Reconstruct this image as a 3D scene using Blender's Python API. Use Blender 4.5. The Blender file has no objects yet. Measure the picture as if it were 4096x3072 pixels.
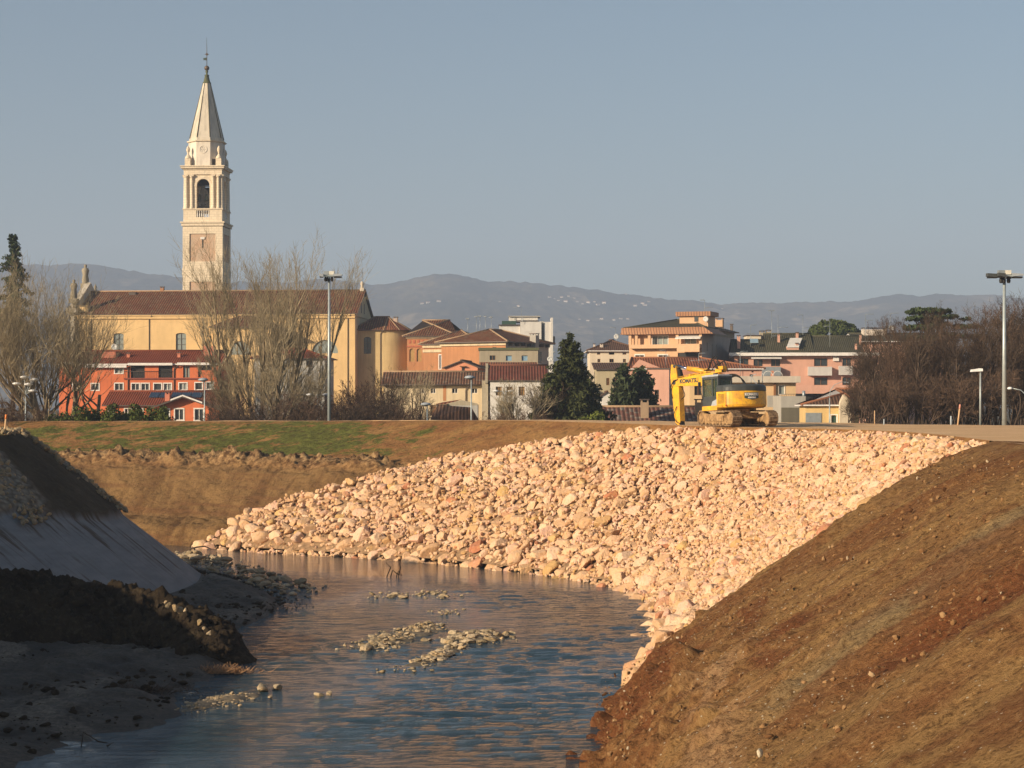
import bpy, math, random
import numpy as np
R = math.radians
scene = bpy.context.scene
# ---------------------------------------------------------------- camera
F = 1911.0            # focal length in pixels of the 1024 px wide picture
CZ = 9.0              # camera height above the river surface
HY = 406.0            # horizon row
cam_d = bpy.data.cameras.new("camera")
cam_d.sensor_width = 36.0
cam_d.lens = 36.0 * F / 1024.0
cam_d.shift_y = (HY - 384.0) / 1024.0
cam_d.clip_start = 0.5
cam_d.clip_end = 20000
cam = bpy.data.objects.new("camera", cam_d)
cam.location = (0, 0, CZ); cam.rotation_euler = (R(90), 0, 0)
scene.collection.objects.link(cam); scene.camera = cam
# ---------------------------------------------------------------- light
SUN_EL, SUN_AZ = 18.0, 54.0     # azimuth: degrees to the left of straight behind the camera
scene.view_settings.view_transform = 'Standard'
scene.view_settings.look = 'None'
scene.view_settings.gamma = 1
scene.view_settings.exposure = 0.5
world = bpy.data.worlds.new("World"); scene.world = world
world.use_nodes = True
wn, wl = world.node_tree.nodes, world.node_tree.links
bg = wn["Background"]
sky = wn.new("ShaderNodeTexSky"); sky.sky_type = 'NISHITA'; sky.sun_disc = False
sky.sun_elevation = R(SUN_EL); sky.sun_rotation = R(180 + SUN_AZ)
sky.air_density = 1.0; sky.dust_density = 1.6; sky.ozone_density = 2.4; sky.altitude = 50
hs = wn.new("ShaderNodeHueSaturation"); hs.inputs['Saturation'].default_value = 0.98
hs.inputs['Hue'].default_value = 0.492
wl.new(sky.outputs[0], hs.inputs['Color']); wl.new(hs.outputs[0], bg.inputs[0])
bg.inputs[1].default_value = 0.067
sd = bpy.data.lights.new("sun", 'SUN'); sd.energy = 5.0; sd.angle = R(0.5); sd.color = (1.0, 0.82, 0.59)
sun = bpy.data.objects.new("sun", sd); scene.collection.objects.link(sun)
sun.rotation_euler = (R(90 - SUN_EL), 0, R(-SUN_AZ)); sun.location = (-100, -100, 120)
try:
    scene.cycles.volume_bounces = 1
    scene.cycles.max_bounces = 6
    scene.cycles.diffuse_bounces = 3
    scene.cycles.use_denoising = True
    scene.cycles.transparent_max_bounces = 12
except Exception:
    pass

# ---------------------------------------------------------------- helpers
rng = np.random.default_rng(7)
random.seed(5)
COL = scene.collection

def world_pt(px, py, d):
    return np.array([(px - 512) / F * d, d, CZ + (HY - py) / F * d])

def tag(o, label=None, cat=None, group=None, kind=None):
    if label: o['label'] = label
    if cat: o['category'] = cat
    if group: o['group'] = group
    if kind: o['kind'] = kind
    return o

def empty(name, loc, rz=0.0, label=None, cat=None, group=None):
    o = bpy.data.objects.new(name, None); COL.objects.link(o)
    o.location = loc; o.rotation_euler = (0, 0, rz); o.empty_display_size = .3
    return tag(o, label, cat, group)

def np_mesh(name, V, Fc, mats, parent=None, smooth=False, uv=None, attr=None, mi=None):
    """V (n,3), Fc (m,k) int array with equal k, uv per vertex (n,2), attr {name:(n,)}"""
    V = np.asarray(V, dtype=np.float32); Fc = np.asarray(Fc, dtype=np.int32)
    me = bpy.data.meshes.new(name)
    k = Fc.shape[1]; m = Fc.shape[0]
    me.vertices.add(len(V)); me.vertices.foreach_set("co", V.ravel())
    me.loops.add(m * k); me.loops.foreach_set("vertex_index", Fc.ravel())
    me.polygons.add(m); me.polygons.foreach_set("loop_start", np.arange(0, m * k, k, dtype=np.int32))
    try: me.polygons.foreach_set("loop_total", np.full(m, k, dtype=np.int32))
    except Exception: pass
    if smooth: me.polygons.foreach_set("use_smooth", np.ones(m, dtype=bool))
    else: me.polygons.foreach_set("use_smooth", np.zeros(m, dtype=bool))
    if mi is not None: me.polygons.foreach_set("material_index", np.asarray(mi, dtype=np.int32))
    if uv is not None:
        l = me.uv_layers.new(name="UVMap")
        l.data.foreach_set("uv", np.asarray(uv, dtype=np.float32)[Fc.ravel()].ravel())
    if attr:
        for an, av in attr.items():
            a = me.attributes.new(an, 'FLOAT', 'POINT'); a.data.foreach_set("value", np.asarray(av, dtype=np.float32))
    me.update(calc_edges=True)
    for mt in (mats if isinstance(mats, (list, tuple)) else [mats]): me.materials.append(mt)
    o = bpy.data.objects.new(name, me); COL.objects.link(o)
    if parent is not None: o.parent = parent
    return o

class MB:
    """collects polygons; build() links them as ONE mesh object"""
    def __init__(s): s.v = []; s.f = []; s.uv = []; s.mi = []; s.sm = []
    def poly(s, pts, mi=0, uv=None, smooth=False):
        b = len(s.v); s.v += [tuple(map(float, p)) for p in pts]; s.f.append(tuple(range(b, b + len(pts))))
        s.uv.append(uv if uv else [(0, 0)] * len(pts)); s.mi.append(mi); s.sm.append(smooth); return s
    def mesh(s, vs, fs, mi=0, smooth=False):
        b = len(s.v); s.v += [tuple(map(float, p)) for p in vs]
        for f in fs:
            s.f.append(tuple(b + i for i in f)); s.uv.append([(0, 0)] * len(f)); s.mi.append(mi); s.sm.append(smooth)
        return s
    def box(s, x0, x1, y0, y1, z0, z1, mi=0):
        vs = [(x, y, z) for z in (z0, z1) for y in (y0, y1) for x in (x0, x1)]
        return s.mesh(vs, [(0, 2, 3, 1), (4, 5, 7, 6), (0, 1, 5, 4), (2, 6, 7, 3), (0, 4, 6, 2), (1, 3, 7, 5)], mi)
    def obox(s, c, ax, ay, az, mi=0):
        c, ax, ay, az = map(np.array, (c, ax, ay, az))
        vs = [c + i * ax + j * ay + k * az for k in (-1, 1) for j in (-1, 1) for i in (-1, 1)]
        return s.mesh(vs, [(0, 2, 3, 1), (4, 5, 7, 6), (0, 1, 5, 4), (2, 6, 7, 3), (0, 4, 6, 2), (1, 3, 7, 5)], mi)
    def tube(s, pts, rad, n=8, mi=0, caps=True, smooth=True):
        pts = [np.array(p, float) for p in pts]
        if not hasattr(rad, '__len__'): rad = [rad] * len(pts)
        vs = []; prev = None
        for i, p in enumerate(pts):
            t = pts[min(i + 1, len(pts) - 1)] - pts[max(i - 1, 0)]; t = t / (np.linalg.norm(t) + 1e-9)
            if prev is None:
                a = np.array([0, 0, 1.]) if abs(t[2]) < .9 else np.array([1., 0, 0])
                u = np.cross(a, t)
            else: u = prev - t * np.dot(prev, t)
            u = u / (np.linalg.norm(u) + 1e-9); prev = u; w = np.cross(t, u)
            for k in range(n):
                a = 2 * math.pi * k / n; vs.append(p + rad[i] * (math.cos(a) * u + math.sin(a) * w))
        fs = [(i * n + k, i * n + (k + 1) % n, (i + 1) * n + (k + 1) % n, (i + 1) * n + k) for i in range(len(pts) - 1) for k in range(n)]
        s.mesh(vs, fs, mi, smooth)
        if caps:
            b = len(s.v) - len(vs)
            for ring in (tuple(range(n - 1, -1, -1)), tuple((len(pts) - 1) * n + k for k in range(n))):
                s.f.append(tuple(b + i for i in ring)); s.uv.append([(0, 0)] * n); s.mi.append(mi); s.sm.append(False)
        return s
    def lathe(s, prof, c=(0, 0, 0), n=16, mi=0, smooth=True, a0=0.0, a1=2 * math.pi):
        full = abs(a1 - a0 - 2 * math.pi) < 1e-6; m = n if full else n + 1; vs = []
        for r, z in prof:
            for k in range(m):
                a = a0 + (a1 - a0) * k / n; vs.append((c[0] + r * math.cos(a), c[1] + r * math.sin(a), c[2] + z))
        fs = [(i * m + k, i * m + (k + 1) % m, (i + 1) * m + (k + 1) % m, (i + 1) * m + k) for i in range(len(prof) - 1) for k in range(n if full else n)]
        return s.mesh(vs, fs, mi, smooth)
    def prism(s, poly2, y0, y1, mi=0, axis='y'):
        """extrude a 2-D outline (x,z) along y (or (y,z) along x, or (x,y) along z)"""
        def P(a, b, t): return (a, t, b) if axis == 'y' else ((t, a, b) if axis == 'x' else (a, b, t))
        n = len(poly2); vs = [P(a, b, y0) for a, b in poly2] + [P(a, b, y1) for a, b in poly2]
        fs = [tuple(range(n)), tuple(range(2 * n - 1, n - 1, -1))] + [(i, n + i, n + (i + 1) % n, (i + 1) % n) for i in range(n)]
        return s.mesh(vs, fs, mi)
    def build(s, name, mats, parent=None, label=None):
        me = bpy.data.meshes.new(name); me.from_pydata(s.v, [], s.f)
        l = me.uv_layers.new(name="UVMap"); flat = [c for u in s.uv for c in u]
        l.data.foreach_set("uv", [x for c in flat for x in c])
        me.polygons.foreach_set("material_index", s.mi); me.polygons.foreach_set("use_smooth", s.sm)
        for mt in (mats if isinstance(mats, (list, tuple)) else [mats]): me.materials.append(mt)
        me.update()
        o = bpy.data.objects.new(name, me); COL.objects.link(o)
        if parent is not None: o.parent = parent
        if label: o['label'] = label
        return o

# ---- numpy noise
def _hash(ix, iy, iz, seed):
    h = (ix.astype(np.int64) * 374761393 + iy.astype(np.int64) * 668265263 + iz.astype(np.int64) * 2147483647 + seed * 1274126177) & 0xffffffff
    h = ((h ^ (h >> 13)) * 1274126177) & 0xffffffff
    h = ((h ^ (h >> 16)) * 2246822519) & 0xffffffff
    return ((h ^ (h >> 15)) & 0xffffff) / float(0xffffff)
def vnoise(x, y, z=0.0, seed=0):
    x = np.asarray(x, float); y = np.asarray(y, float) + 0 * x; z = np.asarray(z, float) + 0 * x
    ix, iy, iz = np.floor(x), np.floor(y), np.floor(z); fx, fy, fz = x - ix, y - iy, z - iz
    ux, uy, uz = [f * f * f * (f * (f * 6 - 15) + 10) for f in (fx, fy, fz)]
    r = 0
    for dx in (0, 1):
        for dy in (0, 1):
            for dz in (0, 1):
                w = (ux if dx else 1 - ux) * (uy if dy else 1 - uy) * (uz if dz else 1 - uz)
                r = r + w * _hash(ix + dx, iy + dy, iz + dz, seed)
    return r * 2 - 1
def fbm(x, y, z=0.0, seed=0, oct=4, gain=.5):
    a, s, t = 1.0, 0.0, 0.0
    for i in range(oct):
        f = 2.03 ** i; s = s + a * vnoise(x * f + 17.3 * i, y * f - 9.1 * i, np.asarray(z) * f, seed + i); t += a; a *= gain
    return s / t
def sstep(a, b, x):
    t = np.clip((x - a) / (b - a), 0, 1); return t * t * (3 - 2 * t)

# ---- materials
class NM:
    def __init__(s, name, rough=.85, spec=.2):
        s.m = bpy.data.materials.new(name); s.m.use_nodes = True
        s.n, s.l = s.m.node_tree.nodes, s.m.node_tree.links
        s.b = s.n["Principled BSDF"]; s.b.inputs['Roughness'].default_value = rough
        s.b.inputs['Specular IOR Level'].default_value = spec
        s._c = {}
    def new(s, t, **kw):
        x = s.n.new(t)
        for k, v in kw.items(): setattr(x, k, v)
        return x
    def co(s, kind='Object'):
        if 'tc' not in s._c: s._c['tc'] = s.new("ShaderNodeTexCoord")
        return s._c['tc'].outputs[kind]
    def put(s, sock, v):
        if isinstance(v, bpy.types.NodeSocket): s.l.new(v, sock)
        elif isinstance(v, (tuple, list)) and len(v) == 3 and sock.type == 'RGBA': sock.default_value = (*v, 1)
        else: sock.default_value = v
    def map(s, vec, scale=(1, 1, 1), rot=(0, 0, 0), loc=(0, 0, 0)):
        x = s.new("ShaderNodeMapping"); s.put(x.inputs['Vector'], vec); x.inputs['Scale'].default_value = scale
        x.inputs['Rotation'].default_value = rot; x.inputs['Location'].default_value = loc; return x.outputs[0]
    def noise(s, vec, scale=1., detail=4., rough=.55, dist=0.):
        x = s.new("ShaderNodeTexNoise"); s.put(x.inputs['Vector'], vec); s.put(x.inputs['Scale'], scale)
        x.inputs['Detail'].default_value = detail; x.inputs['Roughness'].default_value = rough; x.inputs['Distortion'].default_value = dist
        return x.outputs['Fac']
    def voro(s, vec, scale=1., out='Distance', rand=1.):
        x = s.new("ShaderNodeTexVoronoi"); s.put(x.inputs['Vector'], vec); s.put(x.inputs['Scale'], scale); x.inputs['Randomness'].default_value = rand
        return x.outputs[out]
    def ramp(s, fac, stops, interp='LINEAR'):
        x = s.new("ShaderNodeValToRGB"); s.put(x.inputs[0], fac); r = x.color_ramp; r.interpolation = interp
        while len(r.elements) < len(stops): r.elements.new(.5)
        for e, (p, c) in zip(r.elements, stops):
            e.position = p; e.color = (*c, 1) if hasattr(c, '__len__') else (c, c, c, 1)
        return x.outputs[0]
    def mix(s, fac, a, b, mode='MIX'):
        x = s.new("ShaderNodeMix", data_type='RGBA', blend_type=mode); s.put(x.inputs[0], fac); s.put(x.inputs[6], a); s.put(x.inputs[7], b); return x.outputs[2]
    def math(s, op, a, b=0., c=0.):
        x = s.new("ShaderNodeMath", operation=op); s.put(x.inputs[0], a); s.put(x.inputs[1], b); s.put(x.inputs[2], c); return x.outputs[0]
    def attr(s, name, out='Fac'):
        x = s.new("ShaderNodeAttribute", attribute_name=name); return x.outputs[out]
    def sep(s, v):
        x = s.new("ShaderNodeSeparateXYZ"); s.put(x.inputs[0], v); return x.outputs
    def comb(s, x_, y_, z_=0.):
        x = s.new("ShaderNodeCombineXYZ"); s.put(x.inputs[0], x_); s.put(x.inputs[1], y_); s.put(x.inputs[2], z_); return x.outputs[0]
    def bump(s, h, strength=.5, dist=.05):
        x = s.new("ShaderNodeBump"); s.put(x.inputs['Height'], h); s.put(x.inputs['Strength'], strength); x.inputs['Distance'].default_value = dist
        s.l.new(x.outputs[0], s.b.inputs['Normal']); return x
    def col(s, v): s.put(s.b.inputs['Base Color'], v); return s
    def objrand(s):
        if 'oi' not in s._c: s._c['oi'] = s.new("ShaderNodeObjectInfo")
        return s._c['oi'].outputs['Random']

MATS = {}
def plain(name, c, rough=.6, metal=0., spec=.3, var=.12, scale=3.):
    if name in MATS: return MATS[name]
    m = NM(name, rough, spec); n = m.noise(m.co(), scale, 4)
    m.col(m.mix(m.ramp(n, [(.3, 0.), (.7, 1.)]), tuple(x * (1 - var) for x in c), tuple(min(1, x * (1 + var)) for x in c)))
    m.b.inputs['Metallic'].default_value = metal
    MATS[name] = m.m; return m.m
def stucco(name, c, dirt=.35):
    if name in MATS: return MATS[name]
    m = NM(name, .9, .1); p = m.co()
    big = m.noise(p, .35, 5, .6); streak = m.noise(m.map(p, (1.6, 1.6, .22)), 1., 4); fine = m.noise(p, 9., 3)
    dark = tuple(x * .62 for x in c)
    a = m.mix(m.ramp(big, [(.35, 0.), (.75, 1.)]), c, tuple(x * .80 for x in c))
    a = m.mix(m.math('MULTIPLY', m.ramp(streak, [(.46, 0.), (.70, 1.)]), min(1, dirt * 1.5)), a, dark)
    a = m.mix(m.math('MULTIPLY', m.ramp(fine, [(.4, 0.), (.65, 1.)]), .22), a, dark)
    m.col(a); m.bump(m.noise(p, 14., 4), .25, .02)
    MATS[name] = m.m; return m.m
def tiles(name, c, c2, c3=(.3, .27, .2), per=.36, lich=.35, groove=.35):
    if name in MATS: return MATS[name]
    m = NM(name, .88, .15); uv = m.sep(m.co('UV'))
    cell = m.comb(m.math('FLOOR', m.math('DIVIDE', uv[0], per)), m.math('FLOOR', m.math('DIVIDE', uv[1], .42)))
    wn_ = m.new("ShaderNodeTexWhiteNoise", noise_dimensions='2D'); m.put(wn_.inputs['Vector'], cell)
    w = m.math('MULTIPLY_ADD', m.math('SINE', m.math('MULTIPLY', uv[0], 2 * math.pi / per)), .5, .5)
    big = m.noise(m.co('UV'), .45, 4)
    a = m.mix(wn_.outputs[0], c, c2)
    a = m.mix(m.ramp(big, [(.35, 0.), (.7, .6)]), a, tuple(x * .62 for x in c2))
    a = m.mix(m.ramp(m.math('ADD', m.math('MULTIPLY', wn_.outputs[0], .5), m.math('MULTIPLY', m.noise(m.co('UV'), 1.3, 4), .6)), [(.6, 0.), (.85, lich)]), a, c3)
    a = m.mix(m.ramp(w, [(.0, min(1, groove + .45)), (.6, 0.)]), a, tuple(x * .25 for x in c2))
    m.col(a); m.bump(w, .8, .06)
    MATS[name] = m.m; return m.m
# ================================================================ materials of the land
def soil_mat():
    m = NM("soil", .95, .08); uv = m.co('UV'); ob = m.co()
    st = m.noise(m.map(uv, (.55, .07, 1), rot=(0, 0, .12)), 1., 6, .62, .5)
    st2 = m.noise(m.map(uv, (1.2, .22, 1), rot=(0, 0, .15)), 1., 7, .7, .6)
    blot = m.noise(m.map(ob, (.22, .16, .3)), 1., 5, .6, .8)
    fine = m.noise(ob, 5.5, 8, .72); peb = m.voro(ob, 9., 'Distance'); pebc = m.voro(ob, 9., 'Color')
    ochre, brown, red, olive = (.29, .165, .062), (.20, .095, .038), (.15, .052, .021), (.24, .19, .105)
    a = m.mix(m.ramp(st, [(.36, 0.), (.56, 1.)]), brown, ochre)
    a = m.mix(m.ramp(blot, [(.56, 0.), (.66, .85)]), a, red)
    a = m.mix(m.math('MULTIPLY', m.ramp(st2, [(.52, 0.), (.7, 1.)]), .5), a, red)
    ol = m.math('MULTIPLY', m.attr('olive'), m.ramp(st2, [(.3, .3), (.6, 1.)]))
    a = m.mix(ol, a, olive)
    a = m.mix(m.attr('redness'), a, m.mix(fine, (.21, .075, .028), (.12, .045, .018)))
    a = m.mix(m.attr('scrape'), a, m.mix(fine, (.22, .09, .035), (.42, .28, .15)))
    a = m.mix(m.ramp(fine, [(.38, .75), (.50, 0.)]), a, tuple(x * .35 for x in brown))
    a = m.mix(m.ramp(fine, [(.54, 0.), (.70, .6)]), a, (.42, .27, .12))
    sp = m.math('MULTIPLY', m.math('LESS_THAN', peb, .22), m.math('GREATER_THAN', m.math('ADD', m.sep(pebc)[0], m.math('MULTIPLY', m.attr('pebbly'), .2)), .985))
    a = m.mix(sp, a, (.46, .38, .27))
    m.col(a)
    h = m.math('ADD', m.math('MULTIPLY', fine, 1.3), m.math('MULTIPLY', m.noise(m.map(uv, (1.6, .5, 1)), 1., 5, .6), .9))
    h = m.math('ADD', h, m.math('MULTIPLY', m.noise(ob, 18., 4, .6), .35))
    m.bump(m.math('ADD', h, m.math('MULTIPLY', sp, .3)), .9, .14)
    return m.m
def farbank_mat():
    m = NM("far_bank_earth", .95, .08); uv = m.co('UV'); ob = m.co()
    fine = m.noise(ob, 2.2, 8, .7); n1 = m.noise(m.map(ob, (.14, .3, .9)), 1., 7, .68, .4)
    n2 = m.noise(m.map(uv, (.5, .12, 1), rot=(0, 0, .7)), 1., 6, .65, .4)
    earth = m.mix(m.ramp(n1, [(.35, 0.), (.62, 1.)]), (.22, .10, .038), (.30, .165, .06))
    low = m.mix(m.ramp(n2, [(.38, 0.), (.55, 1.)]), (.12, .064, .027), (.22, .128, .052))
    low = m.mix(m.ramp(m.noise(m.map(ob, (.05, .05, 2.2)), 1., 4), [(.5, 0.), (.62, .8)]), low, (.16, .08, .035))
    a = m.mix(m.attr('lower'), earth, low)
    a = m.mix(m.attr('clod'), a, m.mix(m.ramp(fine, [(.4, 0.), (.6, 1.)]), (.08, .04, .02), (.36, .23, .11)))
    grass = m.mix(m.ramp(fine, [(.35, 0.), (.65, 1.)]), (.05, .062, .014), (.125, .135, .03))
    gm = m.math('MULTIPLY', m.attr('grass'), 1.0)
    gn = m.math('ADD', m.noise(m.map(ob, (.30, .5, 1.2)), 1., 8, .76, .5), m.math('MULTIPLY', m.math('SUBTRACT', gm, .5), .42))
    a = m.mix(m.math('MULTIPLY', m.ramp(gn, [(.52, 0.), (.57, .95)]), m.ramp(gm, [(.02, 0.), (.12, 1.)])), a, grass)
    a = m.mix(m.ramp(fine, [(.36, .5), (.5, 0.)]), a, (.07, .04, .018))
    m.col(a); m.bump(fine, .9, .25)
    return m.m
def ground_mat():
    m = NM("ground", .95, .1); ob = m.co()
    n = m.noise(ob, .08, 6, .6); f = m.noise(ob, 1.5, 6, .7)
    a = m.mix(m.ramp(n, [(.4, 0.), (.6, 1.)]), (.12, .075, .035), (.07, .075, .025))
    m.col(m.mix(m.math('MULTIPLY', f, .5), a, (.16, .11, .06))); m.bump(f, .6, .1); return m.m
def gravel_mat():
    m = NM("gravel", .95, .1); ob = m.co()
    n = m.noise(m.map(ob, (.15, .5, 1)), 1., 6, .65); f = m.noise(ob, 6., 6, .8)
    a = m.mix(m.ramp(n, [(.35, 0.), (.65, 1.)]), (.78, .52, .29), (.62, .38, .19))
    a = m.mix(m.ramp(f, [(.42, .5), (.6, 0.)]), a, (.50, .30, .15)); a = m.mix(m.ramp(f, [(.6, 0.), (.75, .6)]), a, (.72, .56, .38))
    m.col(a); m.bump(f, .8, .06); return m.m
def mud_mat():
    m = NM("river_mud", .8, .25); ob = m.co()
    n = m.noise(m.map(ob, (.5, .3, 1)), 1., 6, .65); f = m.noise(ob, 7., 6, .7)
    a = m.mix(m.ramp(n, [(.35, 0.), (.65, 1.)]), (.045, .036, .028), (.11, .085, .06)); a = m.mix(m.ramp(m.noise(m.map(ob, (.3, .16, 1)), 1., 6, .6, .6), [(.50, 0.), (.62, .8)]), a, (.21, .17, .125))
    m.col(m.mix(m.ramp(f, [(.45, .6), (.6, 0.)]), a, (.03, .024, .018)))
    m.bump(m.math('ADD', f, m.noise(m.map(ob, (.6, 5., 1)), 1., 3)), .5, .06); return m.m
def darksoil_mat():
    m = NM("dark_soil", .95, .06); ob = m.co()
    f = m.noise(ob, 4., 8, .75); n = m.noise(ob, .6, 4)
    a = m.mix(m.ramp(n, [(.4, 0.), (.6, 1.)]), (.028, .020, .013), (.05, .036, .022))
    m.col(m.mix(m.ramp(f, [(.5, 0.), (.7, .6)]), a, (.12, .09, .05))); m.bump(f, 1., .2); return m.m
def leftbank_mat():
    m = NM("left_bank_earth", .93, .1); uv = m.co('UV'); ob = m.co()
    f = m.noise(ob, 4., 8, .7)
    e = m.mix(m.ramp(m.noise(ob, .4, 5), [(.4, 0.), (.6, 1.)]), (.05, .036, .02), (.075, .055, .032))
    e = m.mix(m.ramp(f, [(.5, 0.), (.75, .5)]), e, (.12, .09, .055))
    con = m.mix(m.ramp(m.noise(m.map(ob, (.5, .5, 3.)), 1., 4), [(.3, 0.), (.7, 1.)]), (.16, .165, .17), (.22, .222, .22))
    sp = m.noise(m.map(uv, (1.6, .18, 1), rot=(0, 0, .05)), 1., 6, .62, .3)
    dirt = m.ramp(m.math('ADD', sp, m.math('MULTIPLY', m.attr('up'), .22)), [(.60, 0.), (.68, .85)])
    con = m.mix(dirt, con, (.075, .055, .035))
    con = m.mix(m.ramp(m.noise(m.map(uv, (5., .25, 1)), 1., 3), [(.55, 0.), (.72, .4)]), con, (.12, .10, .08))
    rub = m.mix(m.voro(ob, 3.5, 'Distance'), (.30, .26, .2), (.08, .06, .04))
    a = m.mix(m.attr('conc'), e, con); a = m.mix(m.attr('rubble'), a, rub)
    m.col(a); m.bump(m.math('MULTIPLY', f, m.math('SUBTRACT', 1.05, m.attr('conc'))), 1., .12); return m.m

# ================================================================ the river banks
def smooth_poly(P, n, t):
    """Catmull-Rom through rows of P at parameters t (0..len-1)"""
    P = np.asarray(P, float); i = np.clip(np.floor(t).astype(int), 0, len(P) - 2); f = (t - i)[:, None]
    g = lambda k: P[np.clip(k, 0, len(P) - 1)]
    a, b, c, d = g(i - 1), g(i), g(i + 1), g(i + 2)
    return .5 * (2 * b + (c - a) * f + (2 * a - 5 * b + 4 * c - d) * f ** 2 + (3 * b - a - 3 * c + d) * f ** 3)
# outer (right and far) bank: foot x,y, crest x,y,z, berm, plateau width
OB = np.array([
 [1.0, 10, 14, 8, 7.8, 0, 30], [2.0, 32, 14.6, 30, 7.8, 0, 30], [2.4, 42, 15, 42, 7.8, 0, 30], [2.4, 50, 15.6, 54, 7.8, 0, 30], [3.1, 59.7, 16.6, 66.4, 7.8, 0, 30],
 [5.06, 71, 17.6, 76.5, 7.8, 0, 30], [6.2, 81, 18.2, 87, 7.8, 0, 30], [6.2, 88, 17.6, 96, 7.8, 0, 30], [5.0, 95, 15.6, 103.0, 7.8, 0, 28],
 [1.6, 101.8, 12.2, 108.5, 7.8, .0, 22], [-4.1, 108.9, 6, 118, 7.95, .35, 12], [-8.9, 113.2, 0, 128, 8.03, .75, 6], [-15.6, 117.8, -9, 139, 7.92, 1, 4.5],
 [-22.5, 124, -20, 148, 7.82, 1, 4.5], [-35, 131, -37, 156, 7.75, 1, 4.5], [-60, 138, -62, 163, 7.7, 1, 4.5], [-120, 142, -122, 168, 7.7, 1, 4.5], [-320, 142, -322, 170, 7.7, 1, 4.5]])
def bank_z(s, berm):
    """height as a share of the crest height at share s of the way from foot to crest"""
    z0 = np.interp(s, [-.3, 0, .94, 1.0], [-.28, 0, .965, 1.0])
    z1 = np.interp(s, [-.3, 0, .05, .12, .16, .38, .42, .55, .60, .97, 1.0], [-.28, 0, .115, .18, .2, .56, .585, .625, .665, .985, 1.0])
    return z0 * (1 - berm) + z1 * berm
def outer_bank(tt, ss):
    """tt (n,), ss (m,) -> points (n,m,3), crest rows etc."""
    P = smooth_poly(OB, 0, tt)
    f, c, zc, be = P[:, 0:2], P[:, 2:4], P[:, 4], np.clip(P[:, 5], 0, 1)
    xy = f[:, None, :] + (c - f)[:, None, :] * ss[None, :, None]
    z = bank_z(ss[None, :] + 0 * tt[:, None], be[:, None]) * zc[:, None]
    return np.dstack([xy, z]), P
def grid_faces(n, m):
    i, j = np.meshgrid(np.arange(n - 1), np.arange(m - 1), indexing='ij'); a = i * m + j
    return np.stack([a, a + m, a + m + 1, a + 1], -1).reshape(-1, 4)
def normals(G):
    du = np.gradient(G, axis=0); dv = np.gradient(G, axis=1); n = np.cross(du, dv); n /= np.linalg.norm(n, axis=2, keepdims=True) + 1e-9
    n[n[..., 2] < 0] *= -1; return n
def arclen(G):
    d = np.linalg.norm(np.diff(G[:, G.shape[1] // 2], axis=0), axis=1); return np.concatenate([[0], np.cumsum(d)])
SEAM = 4.0
M_SOIL, M_FAR, M_GROUND, M_GRAVEL, M_MUD, M_DARK, M_LEFT = soil_mat(), farbank_mat(), ground_mat(), gravel_mat(), mud_mat(), darksoil_mat(), leftbank_mat()

# --- near right bank of bare soil (stations 0..SEAM)
tt = np.concatenate([np.linspace(0, 1.6, 60)[:-1], np.linspace(1.6, SEAM, 330)]); ss = np.linspace(-.12, 1.06, 150)
G, P = outer_bank(tt, np.minimum(ss, 1.0))
ext = np.maximum(ss - 1.0, 0)
G[:, :, 0] += ext[None, :] * 13
u = arclen(G)[:, None] + 0 * ss[None, :]; v = (ss * 15)[None, :] + 0 * tt[:, None]
N = normals(G)
X, Y, Z = G[..., 0], G[..., 1], G[..., 2]
rough = .25 + .75 * sstep(.45, .0, ss)[None, :] * sstep(2.0, 2.6, tt)[:, None] * sstep(3.9, 3.3, tt)[:, None] + .5 * sstep(.5, .1, ss)[None, :]
d = fbm(u * .35, v * .12, 0, 3, 4) * .34 + fbm(u * 1.3, v * .5, 0, 9, 4) * .13 * rough + fbm(u * 3.2, v * 2.2, 0, 12, 4, .6) * .13 * rough + np.maximum(fbm(u * 4.5, v * 4.0, 0, 14, 3), .12) * .13
d += np.maximum(fbm(u * 1.1, v * 1.1, 0, 55, 3) - .25, 0) * .8 * rough
bulge = .5 * sstep(0, .15, ss)[None, :] * sstep(1.0, .72, ss)[None, :]; d = d * sstep(1.05, .8, ss)[None, :]
end = sstep(SEAM, SEAM - .08, tt)[:, None]
G = G + N * ((d + bulge) * end - .55 * (1 - end))[..., None] * (1 + 0 * ss[None, :, None])
olive = np.exp(-((u - 31.2 - .45 * (v - 4.2)) / 1.25) ** 2) * sstep(2.5, 5, v) * .6
red = np.clip(sstep(4.4, 1.6, v + .6 * fbm(u * .7, v * .7, 0, 72, 3)) * sstep(38, 44, u) * .9 + .8 * np.exp(-((u - 28.6) / 1.6) ** 2 - ((v - 8) / 1.8) ** 2) + .6 * sstep(.12, .3, fbm(u * .3, v * .18, 0, 73, 4)), 0, 1)
scrape = np.exp(-((v - 3.6 - .12 * (u - 40)) / .9) ** 2) * sstep(46, 40, u) * sstep(.0, .25, fbm(u * .5, v * 1.2, 0, 71, 3) + .15)
peb = np.exp(-((v - 4.5) / 2.5) ** 2)
right_bank = np_mesh("right_bank", G.reshape(-1, 3), grid_faces(*G.shape[:2]), M_SOIL, smooth=True, uv=np.stack([u, v], -1).reshape(-1, 2),
    attr={'olive': olive.ravel(), 'redness': red.ravel(), 'scrape': scrape.ravel() * .8, 'pebbly': peb.ravel()})
tag(right_bank, kind='structure')

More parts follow.
